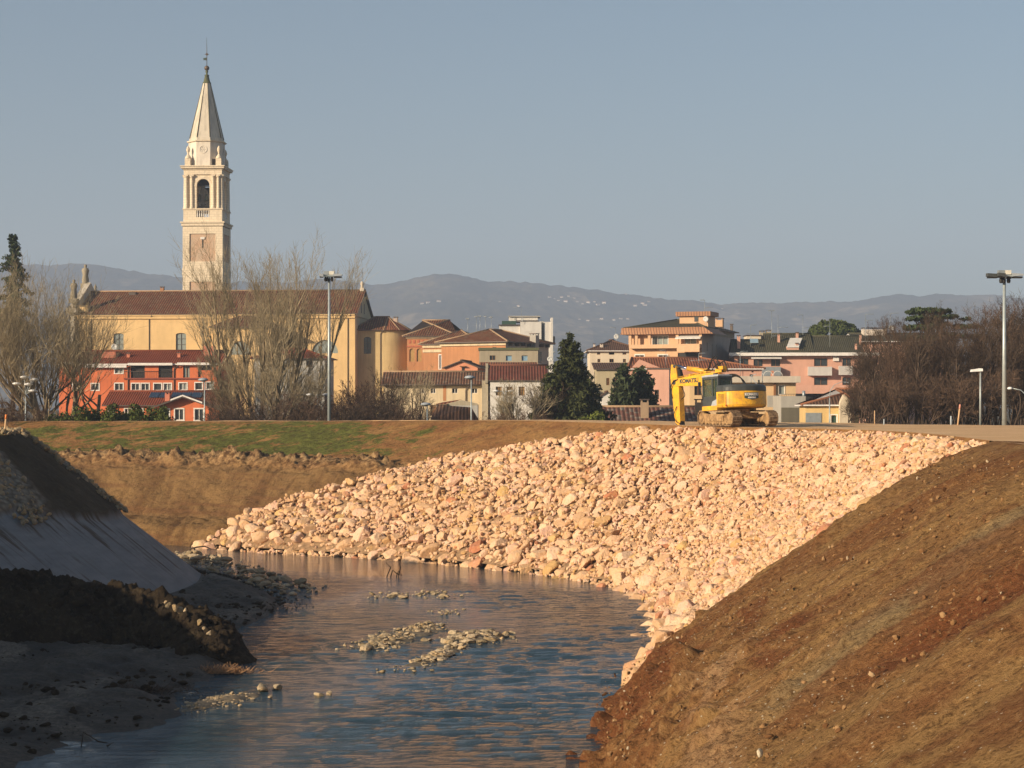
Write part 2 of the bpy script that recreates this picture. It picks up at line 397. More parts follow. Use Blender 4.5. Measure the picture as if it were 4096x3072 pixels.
# --- bed of the stone slope and the far bank (stations SEAM..17)
tt = np.concatenate([np.linspace(SEAM, 9.5, 120)[:-1], np.linspace(9.5, 15, 420)[:-1], np.linspace(15, 17, 40)]); ss = np.concatenate([np.linspace(-.2, 0, 5)[:-1], np.linspace(0, 1, 170)])
G, P = outer_bank(tt, ss); be = np.clip(P[:, 5], 0, 1)[:, None]
X, Y, Z = G[..., 0], G[..., 1], G[..., 2]; N = normals(G)
heap = np.exp(-((ss - .50) / .075) ** 2)[None, :] * be * sstep(9.6, 10.8, tt)[:, None]
n1 = fbm(X * .45, Y * .45, 0, 21, 5, .6); n2 = fbm(X * 1.7, Y * 1.7, Z, 23, 4, .6)
Z2 = Z + heap * (.35 + .75 * np.maximum(n1 + .15, 0) + .75 * np.maximum(n2 - .02, 0) + .35 * (1 - np.abs(fbm(X * 1.1, Y * 1.1, 0, 29, 3)) * 2))
toe = np.exp(-((ss - .07) / .06) ** 2)[None, :] * be
Z2 += toe * (.25 + .5 * n1)
rill = fbm(X * .9 + Y * .5, Z * .25, 0, 31, 4) * .18 * be * ((ss > .14) & (ss < .4))[None, :]
gr = fbm(X * .8, Y * .8, 0, 37, 4) * .12 * be + (n2 * .06)
edge = np.clip(1 - np.abs(ss - 1) / .03, 0, 1)[None, :]
Z2 = Z2 + (rill + gr) * (1 - edge) * (ss > 0)[None, :]
rock_dip = -.25 * (1 - be)
ztg = np.interp(X, [-20.5, -19.3, -16, -10.7, -5, 2, 7.0, 10], [.05, .5, 2.3, 3.9, 5.2, 6.5, 7.3, 7.95]); ztg = np.where(Y > 92, ztg, 9)
Z2 = np.where((ss > 0)[None, :] & (X > -20.5), Z2 - .55 * sstep(-.35, .3, ztg - Z) * (1 - edge), Z2)
G2 = np.dstack([X, Y, Z2 + rock_dip * (1 - edge)])
u = arclen(G)[:, None] + 0 * ss[None, :]; v = (ss * 24)[None, :] + 0 * tt[:, None]
lower = sstep(.44, .40, ss)[None, :] + 0 * X
clod = np.clip(np.exp(-((ss - .50) / .07) ** 2)[None, :] * be * 1.1, 0, 1) + 0 * X
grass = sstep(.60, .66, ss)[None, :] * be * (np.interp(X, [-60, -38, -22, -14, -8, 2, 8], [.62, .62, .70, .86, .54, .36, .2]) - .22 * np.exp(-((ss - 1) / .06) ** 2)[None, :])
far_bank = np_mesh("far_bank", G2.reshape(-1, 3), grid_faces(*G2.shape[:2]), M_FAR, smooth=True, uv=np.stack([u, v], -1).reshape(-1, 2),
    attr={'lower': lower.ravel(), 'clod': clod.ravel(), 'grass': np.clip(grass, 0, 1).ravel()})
tag(far_bank, kind='structure')

# --- gravel track on the crest, then the land behind it out to the horizon
tt = np.concatenate([np.linspace(0, 11, 120)[:-1], np.linspace(11, 17, 120)])
P = smooth_poly(OB, 0, tt); f, c, zc, pw = P[:, 0:2], P[:, 2:4], P[:, 4], np.maximum(P[:, 6], 4.4)
o = (c - f) / np.linalg.norm(c - f, axis=1, keepdims=True)
w5 = sstep(5.5, 4.0, tt)[:, None]; o = o * (1 - w5) + np.array([[1., 0.]]) * w5; o /= np.linalg.norm(o, axis=1, keepdims=True)
rows, uvr = [], []
fr = np.concatenate([[0], np.linspace(.02, 1, 22)])
nz = lambda x, y: fbm(x * .4, y * .4, 0, 41, 4) * .06
for k in fr:
    xy = c + o * (pw * k)[:, None]; z = zc + 0 * k + nz(xy[:, 0], xy[:, 1]) * (k > 0)
    rows.append(np.column_stack([xy, z]))
T = np.stack(rows, 1)
gravel_track = np_mesh("gravel_track", T.reshape(-1, 3), grid_faces(*T.shape[:2]), M_GRAVEL, smooth=True)
tag(gravel_track, kind='structure')
GZ = 5.0
rows = [T[:, -1]]
for dist, dz in ((1.5, -.25), (9, None), (60, None), (300, None), (1200, None), (7000, None)):
    xy = c + o * (pw + dist)[:, None]; z = (zc + dz if dz is not None else np.full(len(tt), GZ)); rows.append(np.column_stack([xy, z]))
T = np.stack(rows, 1)
ground = np_mesh("ground", T.reshape(-1, 3), grid_faces(*T.shape[:2]), M_GROUND, smooth=True); tag(ground, kind='structure')

# --- inner (left) bank: shore x,y, foot x,y, crest x,y,z
LB = np.array([
 [-12.5, 10, -20, 10, -31, 10, 8.6], [-12.4, 44, -20, 45, -31, 45, 8.6], [-11.8, 50.6, -19.8, 55, -30.5, 55, 8.4], [-9.7, 54.6, -19.5, 62, -30, 63, 8.0], [-10.4, 59, -18.7, 70, -28.6, 72, 7.6],  # unseen near crest raised so that its shadow covers the mud
 [-9.9, 64, -17, 77, -26.3, 79.5, 7.5], [-9.9, 71, -15.3, 83, -24.2, 85, 7.5], [-10.9, 77, -14.8, 87, -23.3, 88, 7.5], [-10.4, 84, -14.9, 91, -23.4, 91, 7.5], [-12.2, 93, -16.0, 96, -24.5, 95, 7.2],
 [-18.0, 103, -20, 102, -28, 99, 6.0], [-30, 113, -30, 110, -35, 103, 4.6], [-60, 123, -60, 119, -60, 109, 4.2], [-320, 127, -320, 122, -320, 111, 4.2]])  # hidden far crest lowered so that its shadow misses the stone slope
tt = np.concatenate([np.linspace(0, 1, 110)[:-1], np.linspace(1, 11, 420)[:-1], np.linspace(11, 13, 40)])
P = smooth_poly(LB, 0, tt); S, Ft, C, zc = P[:, 0:2], P[:, 2:4], P[:, 4:6], P[:, 6]
mm = np.linspace(-.35, 1, 70)
xy = S[:, None] + (Ft - S)[:, None] * mm[None, :, None]; z = np.interp(mm, [-.35, 0, .12, 1], [-.55, 0, .22, .75])[None, :] + 0 * tt[:, None]
z = z + (fbm(xy[..., 0] * .35, xy[..., 1] * .35, 0, 51, 4) * .36 + fbm(xy[..., 0] * 1.6, xy[..., 1] * 1.6, 0, 52, 4) * .16) * sstep(-.1, .3, mm)[None, :] * sstep(1.0, .85, mm)[None, :]
G = np.dstack([xy, z])
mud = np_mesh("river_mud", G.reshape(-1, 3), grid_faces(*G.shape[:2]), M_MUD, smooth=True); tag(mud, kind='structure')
sl = np.linspace(-.04, 1, 120)
xy = Ft[:, None] + (C - Ft)[:, None] * sl[None, :, None]; z = .75 + (zc[:, None] - .75) * sl[None, :]
X, Y = xy[..., 0], xy[..., 1]
seam_s = .46 + .05 * fbm(tt * 1.1, tt * 0, 0, 61, 3)[:, None] - .02 * (tt[:, None] - 8)
conc = sstep(.0, .03, seam_s - sl[None, :])
band = np.exp(-((tt[:, None] - (5.5 + (sl[None, :] - .5) * .9)) / .42) ** 2) * sstep(.35, .6, sl[None, :])
band2 = np.exp(-((tt[:, None] - 8.9) / .55) ** 2) * sstep(.44, .56, sl[None, :])
rub = np.clip(band + band2, 0, 1)
z = z + (1 - conc) * (.22 + fbm(X * .8, Y * .8, z * .8, 63, 4) * .16 + fbm(X * 3, Y * 3, z * 3, 64, 3) * .05) + rub * (.12 + .22 * np.maximum(fbm(X * 2.6, Y * 2.6, z * 2.6, 65, 2), 0))
G = np.dstack([X, Y, z]); u = (arclen(G)[:, None] + 0 * sl[None, :]); v = sl[None, :] * 12 + 0 * u
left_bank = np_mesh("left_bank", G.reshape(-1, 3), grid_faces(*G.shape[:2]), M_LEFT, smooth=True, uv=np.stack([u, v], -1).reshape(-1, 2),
    attr={'conc': np.clip(conc, 0, 1).ravel(), 'up': (sl[None, :] + 0 * u).ravel(), 'rubble': (sstep(.3, .6, rub) * (1 - conc)).ravel()})
tag(left_bank, kind='structure')
top = [G[:, -1]]
for dx, dz in ((4, 0), (9, -2.4), (40, -2.5), (400, -2.5)):
    q = G[:, -1].copy(); q[:, 0] -= dx; q[:, 2] += dz + .05; top.append(q)
T = np.stack(top, 1); lg = np_mesh("left_bank_ground", T.reshape(-1, 3), grid_faces(*T.shape[:2]), M_GROUND, smooth=True); tag(lg, kind='structure')

# --- heap of dark excavated soil in front of the concrete
RIDGE = np.array([[-24.0, 66.5, 2.6, 4.2], [-19.8, 69.5, 2.75, 4.0], [-17.6, 71.0, 2.35, 3.4], [-15.3, 71.6, 1.9, 3.0], [-13.2, 71.3, 1.35, 2.6], [-11.6, 69.8, .95, 2.0], [-10.4, 67.6, .35, 1.4]])
gx, gy = np.meshgrid(np.linspace(-26, -9, 260), np.linspace(60, 79, 220), indexing='ij')
best = np.zeros_like(gx)
for a, b in zip(RIDGE[:-1], RIDGE[1:]):
    ab = b[:2] - a[:2]; t = np.clip(((gx - a[0]) * ab[0] + (gy - a[1]) * ab[1]) / ab.dot(ab), 0, 1)
    dd = np.hypot(gx - a[0] - t * ab[0], gy - a[1] - t * ab[1]); hh = a[2] + (b[2] - a[2]) * t; ww = a[3] + (b[3] - a[3]) * t
    best = np.maximum(best, hh * np.clip(1 - dd / ww, 0, 1) ** .8)
n = fbm(gx * .7, gy * .7, 0, 81, 5, .6); n2 = fbm(gx * 2.6, gy * 2.6, 0, 82, 4, .65)
msk = sstep(0, .35, best)
hz = best + (.55 * n + .34 * n2 + .10 * np.abs(fbm(gx * 5, gy * 5, 0, 83, 3))) * msk + .35 * msk
hz = np.where(best > .001, hz, -.3) 
G = np.dstack([gx, gy, hz + .1 * msk])
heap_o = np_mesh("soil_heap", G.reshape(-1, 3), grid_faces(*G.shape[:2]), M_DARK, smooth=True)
tag(heap_o, "dark heap of dug soil lying in front of the concrete bank", "soil heap", kind='stuff')

# ================================================================ water
def water_mat():
    m = NM("river_water", .06, .5); ob = m.co()
    m.b.inputs['IOR'].default_value = 1.42
    m.col((.020, .043, .056))
    big = m.noise(m.map(ob, (.10, .035, 1)), 1., 3, .5)
    calm = m.attr('calm')
    w1 = m.noise(m.map(ob, (.42, 1.5, 1), rot=(0, 0, .10)), 1., 7, .66, .8)
    w2 = m.noise(m.map(ob, (1.9, 6.0, 1), rot=(0, 0, -.06)), 1., 5, .65, .4)
    h = m.math('ADD', w1, m.math('MULTIPLY', w2, .35))
    st = m.math('MULTIPLY', m.ramp(big, [(.42, .22), (.58, 1.)]), m.math('SUBTRACT', 1.0, m.math('MULTIPLY', calm, .82)))
    m.bump(h, st, .55)
    return m.m
gx, gy = np.meshgrid(np.linspace(-24, 16, 300), np.concatenate([np.linspace(30, 126, 620)]), indexing='ij')
calm = sstep(92, 100, gy + .5 * gx) 
rif = sstep(-.1, .5, fbm(gx * .12, gy * .05, 0, 91, 3)) * (1 - calm)
wz = (fbm(gx * .55, gy * .9, 0, 92, 3) * .05 + fbm(gx * .9, gy * 2.6, 0, 93, 3) * .05) * (.3 + rif) * (1 - .93 * calm)
G = np.dstack([gx, gy, wz])
water = np_mesh("river_water", G.reshape(-1, 3), grid_faces(*G.shape[:2]), water_mat(), smooth=True, attr={'calm': calm.ravel()})
tag(water, kind='structure')
wm = MB()
for a in ((-400, 400, -40, 30), (-400, 400, 126, 170), (-400, -24, 30, 126), (16, 60, 30, 126)): wm.poly([(a[0], a[2], -.01), (a[1], a[2], -.01), (a[1], a[3], -.01), (a[0], a[3], -.01)])
w2 = wm.build("river_water", water.data.materials[0]); tag(w2, kind='structure')
bm_ = MB().poly([(-7000, -300, -1.6), (7000, -300, -1.6), (7000, 200, -1.6), (-7000, 200, -1.6)]); bo = bm_.build("river_bed", M_MUD); tag(bo, kind='structure')

# ================================================================ stones
def ico(sub):
    t = (1 + 5 ** .5) / 2
    v = np.array([(-1, t, 0), (1, t, 0), (-1, -t, 0), (1, -t, 0), (0, -1, t), (0, 1, t), (0, -1, -t), (0, 1, -t), (t, 0, -1), (t, 0, 1), (-t, 0, -1), (-t, 0, 1)], float)
    f = [(0, 11, 5), (0, 5, 1), (0, 1, 7), (0, 7, 10), (0, 10, 11), (1, 5, 9), (5, 11, 4), (11, 10, 2), (10, 7, 6), (7, 1, 8), (3, 9, 4), (3, 4, 2), (3, 2, 6), (3, 6, 8), (3, 8, 9), (4, 9, 5), (2, 4, 11), (6, 2, 10), (8, 6, 7), (9, 8, 1)]
    v /= np.linalg.norm(v, axis=1, keepdims=True); v = list(map(tuple, v))
    for _ in range(sub):
        cache = {}; nf = []
        def mid(a, b):
            k = (min(a, b), max(a, b))
            if k not in cache:
                p = np.array(v[a]) + np.array(v[b]); p /= np.linalg.norm(p); v.append(tuple(p)); cache[k] = len(v) - 1
            return cache[k]
        for a, b, c in f:
            x, y, z = mid(a, b), mid(b, c), mid(c, a); nf += [(a, x, z), (b, y, x), (c, z, y), (x, y, z)]
        f = nf
    return np.array(v), np.array(f)
ICO = [ico(k) for k in range(4)]
def rock_shape(sub, rs, planes=9, rough=.045):
    v, f = ICO[sub]
    n = rs.normal(size=(planes, 3)); n /= np.linalg.norm(n, axis=1, keepdims=True); dd = rs.uniform(.46, .82, planes)
    dot = v @ n.T; r = np.where(dot > .05, dd[None] / np.maximum(dot, .05), 9).min(1); r = np.minimum(r, 1.08)
    p = v * r[:, None]
    if sub >= 2: p = p * (1 + rough * fbm(v[:, 0] * 2.3 + rs.uniform(0, 99), v[:, 1] * 2.3, v[:, 2] * 2.3, 5, 4, .6))[:, None]
    return p * rs.uniform([.85, .7, .6], [1.2, 1.0, .85]), f
rs = np.random.default_rng(11)
SHAPES = {k: [rock_shape(k, rs) for _ in range(n_)] for k, n_ in ((1, 14), (2, 18), (3, 18))}
def stone_mat(name, stops, dark=(.22, .13, .06)):
    m = NM(name, .88, .15); ob = m.co(); t = m.attr('tint')
    a = m.ramp(t, stops)
    n = m.noise(ob, 2.6, 6, .68, .3); n2 = m.noise(ob, 9., 5, .7)
    a = m.mix(m.ramp(n, [(.50, 0.), (.66, .55)]), a, (.62, .37, .14)); a = m.mix(m.ramp(n, [(.28, .55), (.44, 0.)]), a, (.70, .56, .42))
    a = m.mix(m.ramp(n2, [(.30, .55), (.46, 0.)]), a, dark)
    m.col(a); m.bump(m.math('ADD', n2, m.math('MULTIPLY', n, 1.4)), .75, .09); return m.m
CREAM = [(0., (.58, .35, .19)), (.35, (.70, .445, .26)), (.62, (.74, .50, .33)), (.82, (.68, .40, .28)), (.90, (.56, .35, .13)), (.96, (.55, .29, .17)), (1., (.46, .17, .085))]
M_STONE = stone_mat("cream_limestone", CREAM, (.30, .18, .085))
M_STONE2 = stone_mat("weathered_stone", [(0., (.22, .17, .10)), (.5, (.38, .29, .18)), (1., (.52, .41, .27))], (.09, .07, .045))

def rot_rand(rs):
    q = rs.normal(size=4); q /= np.linalg.norm(q); w, x, y, z = q
    return np.array([[1 - 2 * (y * y + z * z), 2 * (x * y - z * w), 2 * (x * z + y * w)], [2 * (x * y + z * w), 1 - 2 * (x * x + z * z), 2 * (y * z - x * w)], [2 * (x * z - y * w), 2 * (y * z + x * w), 1 - 2 * (x * x + y * y)]])
def rock_verts(kind, size, rs, nrm=None, flat=.0):
    p, f = SHAPES[kind][rs.integers(len(SHAPES[kind]))]
    q = (p * size) @ rot_rand(rs).T
    if nrm is not None: q = q - np.outer(q @ nrm, nrm) * flat
    return q, f
def merge_rocks(name, L, mat):
    V, Fc, T, b = [], [], [], 0
    for q, f, t in L: V.append(q); Fc.append(f + b); T.append(np.full(len(q), t)); b += len(q)
    return np_mesh(name, np.concatenate(V), np.concatenate(Fc), mat, attr={'tint': np.concatenate(T)})

# candidate points on the stone slope
rs = np.random.default_rng(3)
NC = 150000
ct = rs.uniform(SEAM - .05, 12.75, NC); cs = rs.uniform(-.04, 1.0, NC)
Pc = smooth_poly(OB, 0, ct); fxy, cxy = Pc[:, 0:2], Pc[:, 2:4]
xy = fxy + (cxy - fxy) * cs[:, None]; zz = bank_z(cs, np.clip(Pc[:, 5], 0, 1)) * Pc[:, 4]
# the upper edge of the placed stone runs down towards the river at the far end
ztop = np.interp(xy[:, 0], [-20.5, -19.3, -16, -10.7, -5, 2, 7.0, 10], [.05, .5, 2.3, 3.9, 5.2, 6.5, 7.3, 7.95])
ztop = np.where(xy[:, 1] > 92, ztop, 8) + vnoise(xy[:, 0] * .8, xy[:, 1] * .8, 0, 5) * .18
ok = zz < ztop
# seam with the soil: the edge is uneven
ok &= ct > SEAM - .02 + .03 * vnoise(cs * 9, cs * 0, 0, 8)
ok &= cs > np.where(ct < 5.3, .045, -.04)
ct, cs, xy, zz, Pc = ct[ok], cs[ok], xy[ok], zz[ok], Pc[ok]
nrm = np.stack([-(cxy - fxy)[ok][:, 0], -(cxy - fxy)[ok][:, 1], np.full(ok.sum(), 0.)], -1); L_ = np.linalg.norm(nrm[:, :2], axis=1); nrm /= L_[:, None]
slope = 7.8 / L_; nrm = np.column_stack([nrm[:, 0] * slope, nrm[:, 1] * slope, np.ones(len(slope))]); nrm /= np.linalg.norm(nrm, axis=1, keepdims=True)
lift = .36 * sstep(9, 5, xy[:, 0]) * (xy[:, 1] > 92) * sstep(-.02, .06, cs)
pts = np.column_stack([xy, zz + lift - .02 - .22 * sstep(.88, 1.0, cs)])
cell = 1.2; H = {}
placed = []
def try_place(i, r, sep):
    p = pts[i]; k = tuple((p // cell).astype(int))
    for a in (-1, 0, 1):
        for b in (-1, 0, 1):
            for c in (-1, 0, 1):
                for (q, rr) in H.get((k[0] + a, k[1] + b, k[2] + c), ()):
                    if (p[0] - q[0]) ** 2 + (p[1] - q[1]) ** 2 + (p[2] - q[2]) ** 2 < (sep * (r + rr)) ** 2: return False
    H.setdefault(k, []).append((p, r)); placed.append((i, r)); return True
idx = 0
for (n_try, lo, hi, sep) in ((7000, .46, .64, .80), (26000, .29, .43, .70), (60000, .17, .27, .70)):
    for i in range(idx, min(idx + n_try, len(pts))):
        low = cs[i] < .12
        far = pts[i][0] < 4 and pts[i][1] > 100
        if lo >= .45 and rs.random() < (.35 if (low or far) else .80): continue
        if lo >= .25 and ct[i] < 7.5 and cs[i] > .18 and rs.random() < .5: continue
        if cs[i] > .965 and lo > .2: continue
        r = rs.uniform(lo, hi) * (1.15 if (low and lo > .3) else 1.0) * (.84 if ct[i] < 8 and cs[i] > .15 else 1.0)
        try_place(i, r, sep)
    idx += n_try
shown = []
for (i, r) in placed:
    p = pts[i]; pxs = r / p[1] * F
    shown.append((pxs, i, r))
shown.sort(reverse=True)
print("stones on slope:", len(shown), "candidates", len(pts))
few, rest = shown[:300], shown[300:]
GROUP_ST = "largest boulders of the stone slope"
for (pxs, i, r) in few:
    q, f = rock_verts(3, r, rs, nrm[i], .34); tint = rs.random() ** 1.15
    o = np_mesh("boulder", q, f, M_STONE, attr={'tint': np.full(len(q), tint)})
    o.location = pts[i] + nrm[i] * (.02 + .04 * r)
    tag(o, "reddish brown boulder among the pale rocks of the stone slope" if tint > .93 else ("ochre yellow boulder among the pale rocks of the stone slope" if tint > .84 else "one of the biggest pale cream boulders of the stone slope"), "boulder", GROUP_ST)
L = []
for (pxs, i, r) in rest:
    q, f = rock_verts(2 if r > .28 else 1, r * 1.12, rs, nrm[i], .38)
    L.append((q + pts[i] + nrm[i] * (.08 - .3 * r + rs.uniform(-.04, .07)), f, rs.random() ** 1.15))
# small infill chips
for i in range(idx, min(len(pts), idx + 9000)):
    r = rs.uniform(.08, .17); q, f = rock_verts(1, r, rs); L.append((q + pts[i] + nrm[i] * rs.uniform(.02, .20), f, rs.random()))
ro = merge_rocks("stone_slope", L, M_STONE); tag(ro, "slope of smaller pale limestone rocks covering the outer river bank", "stone slope", kind='stuff')
# rubble bed below the stones so that gaps do not show plain earth
tb = np.linspace(SEAM, 12.7, 160); sb = np.linspace(0, 1, 60); G, P = outer_bank(tb, sb)
zt = np.interp(G[..., 0], [-20.5, -19.3, -16, -10.7, -5, 2, 7.0, 10], [.05, .5, 2.3, 3.9, 5.2, 6.5, 7.3, 7.95]); zt = np.where(G[..., 1] > 92, zt, 9)
lift_b = .36 * sstep(9, 5, G[..., 0]) * (G[..., 1] > 92)
zz_ = G[..., 2] + lift_b - .10 - 1.2 * sstep(-.3, .05, G[..., 2] - zt) - .25 * (sb > .99)[None, :]
G = np.dstack([G[..., 0], G[..., 1], zz_])
rb = np_mesh("rubble_bed", G.reshape(-1, 3), grid_faces(*G.shape[:2]), plain("rubble_earth", (.26, .16, .085), .95, var=.4, scale=5.), smooth=True); tag(rb, kind='structure')
# ================================================================ far hills
HP = np.array([(-500, 590), (0, 575), (190, 575), (230, 580), (300, 590), (380, 600), (500, 612), (620, 612), (700, 606), (750, 607), (800, 617), (860, 611), (900, 601), (930, 596), (975, 595), (1010, 600), (1050, 609), (1100, 611), (1180, 616),
  (1240, 622), (1300, 630), (1380, 638), (1440, 651), (1470, 650), (1510, 652), (1560, 659), (1600, 653), (1700, 650), (1780, 649), (1840, 648), (1890, 640), (1930, 633), (1970, 630), (2050, 631), (2150, 632), (2260, 642), (2700, 640)], float) * .46294
RD = 4600.0
def hill_h(x, y):
    px = 512 + F * x / y; top = (HY - np.interp(px, HP[:, 0], HP[:, 1])) / F * RD + CZ - 5
    ridge = RD + 260 * vnoise(px * .006, 0 * px, 0, 3)
    t = np.clip((y - 2700) / (ridge - 2700), 0, 1)
    spur = fbm(x * .0022, y * .0016, 0, 101, 5, .55)
    f = t ** 1.25 * (1 + .55 * spur * (1 - t)) 
    back = 1 - .5 * sstep(0, 1600, y - ridge)
    trees = (fbm(x * .02, y * .01, 0, 105, 3) * 5 + fbm(x * .06, y * .03, 0, 106, 2) * 2.5) * sstep(.05, .3, t)
    return 5 + top * np.maximum(f, 0) * back + trees
pxs = np.linspace(-330, 1354, 900); ds = np.concatenate([np.linspace(2600, 4900, 150), np.linspace(4950, 6400, 12)])
gp, gd = np.meshgrid(pxs, ds, indexing='ij'); gx = (gp - 512) / F * gd
G = np.dstack([gx, gd, hill_h(gx, gd)])
m = NM("hill_woodland", .95, .05); ob = m.co()
n = m.noise(m.map(ob, (.004, .0022, .01)), 1., 7, .65); n2 = m.noise(m.map(ob, (.03, .018, .03)), 1., 5, .65); fld = m.voro(m.map(ob, (.006, .003, .0)), 1., 'Color')
a = m.mix(m.ramp(n, [(.40, 0.), (.62, 1.)]), (.035, .034, .022), (.16, .12, .065))
a = m.mix(m.ramp(m.sep(fld)[0], [(.74, 0.), (.80, .7)]), a, (.30, .22, .13)); a = m.mix(m.ramp(n2, [(.45, .7), (.6, 0.)]), a, (.025, .024, .014))
m.col(a); M_HILL = m.m
hills = np_mesh("hills", G.reshape(-1, 3), grid_faces(*G.shape[:2]), M_HILL, smooth=True); tag(hills, kind='structure')

# haze: one closed box round everything
hz = MB().box(-3800, 3800, -260, 6500, -2.7, 560).build("haze", [])
hm = bpy.data.materials.new("haze"); hm.use_nodes = True
for nd in list(hm.node_tree.nodes):
    if nd.type == 'BSDF_PRINCIPLED': hm.node_tree.nodes.remove(nd)
pv = hm.node_tree.nodes.new("ShaderNodeVolumePrincipled"); pv.inputs['Color'].default_value = (.60, .73, .96, 1); pv.inputs['Density'].default_value = 2.3e-4
pv.inputs['Anisotropy'].default_value = 0.0
out = [q for q in hm.node_tree.nodes if q.type == 'OUTPUT_MATERIAL'][0]; hm.node_tree.links.new(pv.outputs[0], out.inputs['Volume'])
hz.data.materials.append(hm); tag(hz, kind='stuff'); hz['label'] = "thin pale blue haze lying between the town and the hills"
if False: pass

# pale houses scattered over the hills
M_PALE = plain("pale_render", (.62, .55, .46), .9); M_FROOF = plain("far_roof", (.30, .16, .10), .9)
hp = MB().box(-6, 6, -4, 4, 0, 6).build("wall", M_PALE); hr = MB().prism([(-4.6, 5.8), (4.6, 5.8), (0, 8)], -6.6, 6.6, axis='x').build("roof", M_FROOF)
hill_spots = [(912, 657), (925, 655), (948, 652), (1120, 662), (1187, 643), (1197, 646), (1206, 650), (1213, 643), (1228, 641), (1222, 652), (1240, 645), (1247, 652), (1258, 657), (1271, 655), (1284, 653), (1292, 660), (1305, 655),
   (1372, 662), (1388, 657), (1393, 660), (1402, 653), (1408, 640), (1352, 636), (1252, 690), (1270, 694), (1300, 690), (1326, 692), (1341, 690), (1356, 690), (1560, 668), (2003, 634), (583, 604), (540, 583), (606, 606), (1390, 635), (1080, 652), (1640, 655)]
first = True; nh = 0
for k, (dx, dy) in enumerate(hill_spots):
    px, py = dx * .46294, dy * .46294
    dd = np.linspace(2750, 4600, 400); xx = (px - 512) / F * dd; hh = hill_h(xx, dd); yy = HY - (hh - CZ) / F * dd * 0 - (hh - CZ) * F / dd
    j = np.argmax(yy < py); 
    if yy[j] >= py: continue
    e = empty("hill_house", (xx[j], dd[j], hh[j] - 1.5), random.uniform(-.5, .5), "tiny pale house far away on the hazy hillside", "house", "houses scattered over the far hills")
    s = random.uniform(.38, .72); e.scale = (s, s, s)
    for part in (hp, hr):
        q = part if first else part.copy()
        if not first: COL.objects.link(q)
        q.parent = e
    first = False

# ================================================================ building kit
def C3(x, y): return x / 8.093, 225 + y / 8.093
def C4(x, y): return 200 + x / 8.093, 225 + y / 8.093
def C5(x, y): return 390 + x / 9.831, 287.5 + y / 9.831
def C6(x, y): return 600 + x / 9.831, 287.5 + y / 9.831
def C7(x, y): return 800 + x / 8.849, 262.5 + y / 8.849
def C8(x, y): return 662.5 + x / 16.09, 345 + y / 16.09
def CT(x, y): return 160 + x / 11.06, 155 + y / 11.06      # belfry crop
def CS(x, y): return 160 + x / 11.06, 25 + y / 11.06       # spire crop
M_GLASS = plain("window_glass", (.035, .045, .05), .12, spec=.6); M_DARKW = plain("dark_opening", (.02, .018, .016), .6)
M_WHITE = plain("white_trim", (.72, .68, .62), .7); M_GUTTER = plain("gutter_metal", (.10, .075, .06), .5, .3); M_CHIM = stucco("chimney_stucco", (.55, .42, .33))
M_GREY = plain("grey_metal", (.33, .36, .37), .45, .5); M_CONC = stucco("concrete", (.42, .39, .34)); M_CURT = plain("pale_curtain", (.24, .27, .25), .8)
M_DISH = plain("dish_white", (.62, .62, .6), .5); M_WOOD = plain("brown_shutter", (.22, .10, .04), .8); M_GREEN = plain("dark_green", (.03, .07, .05), .6)

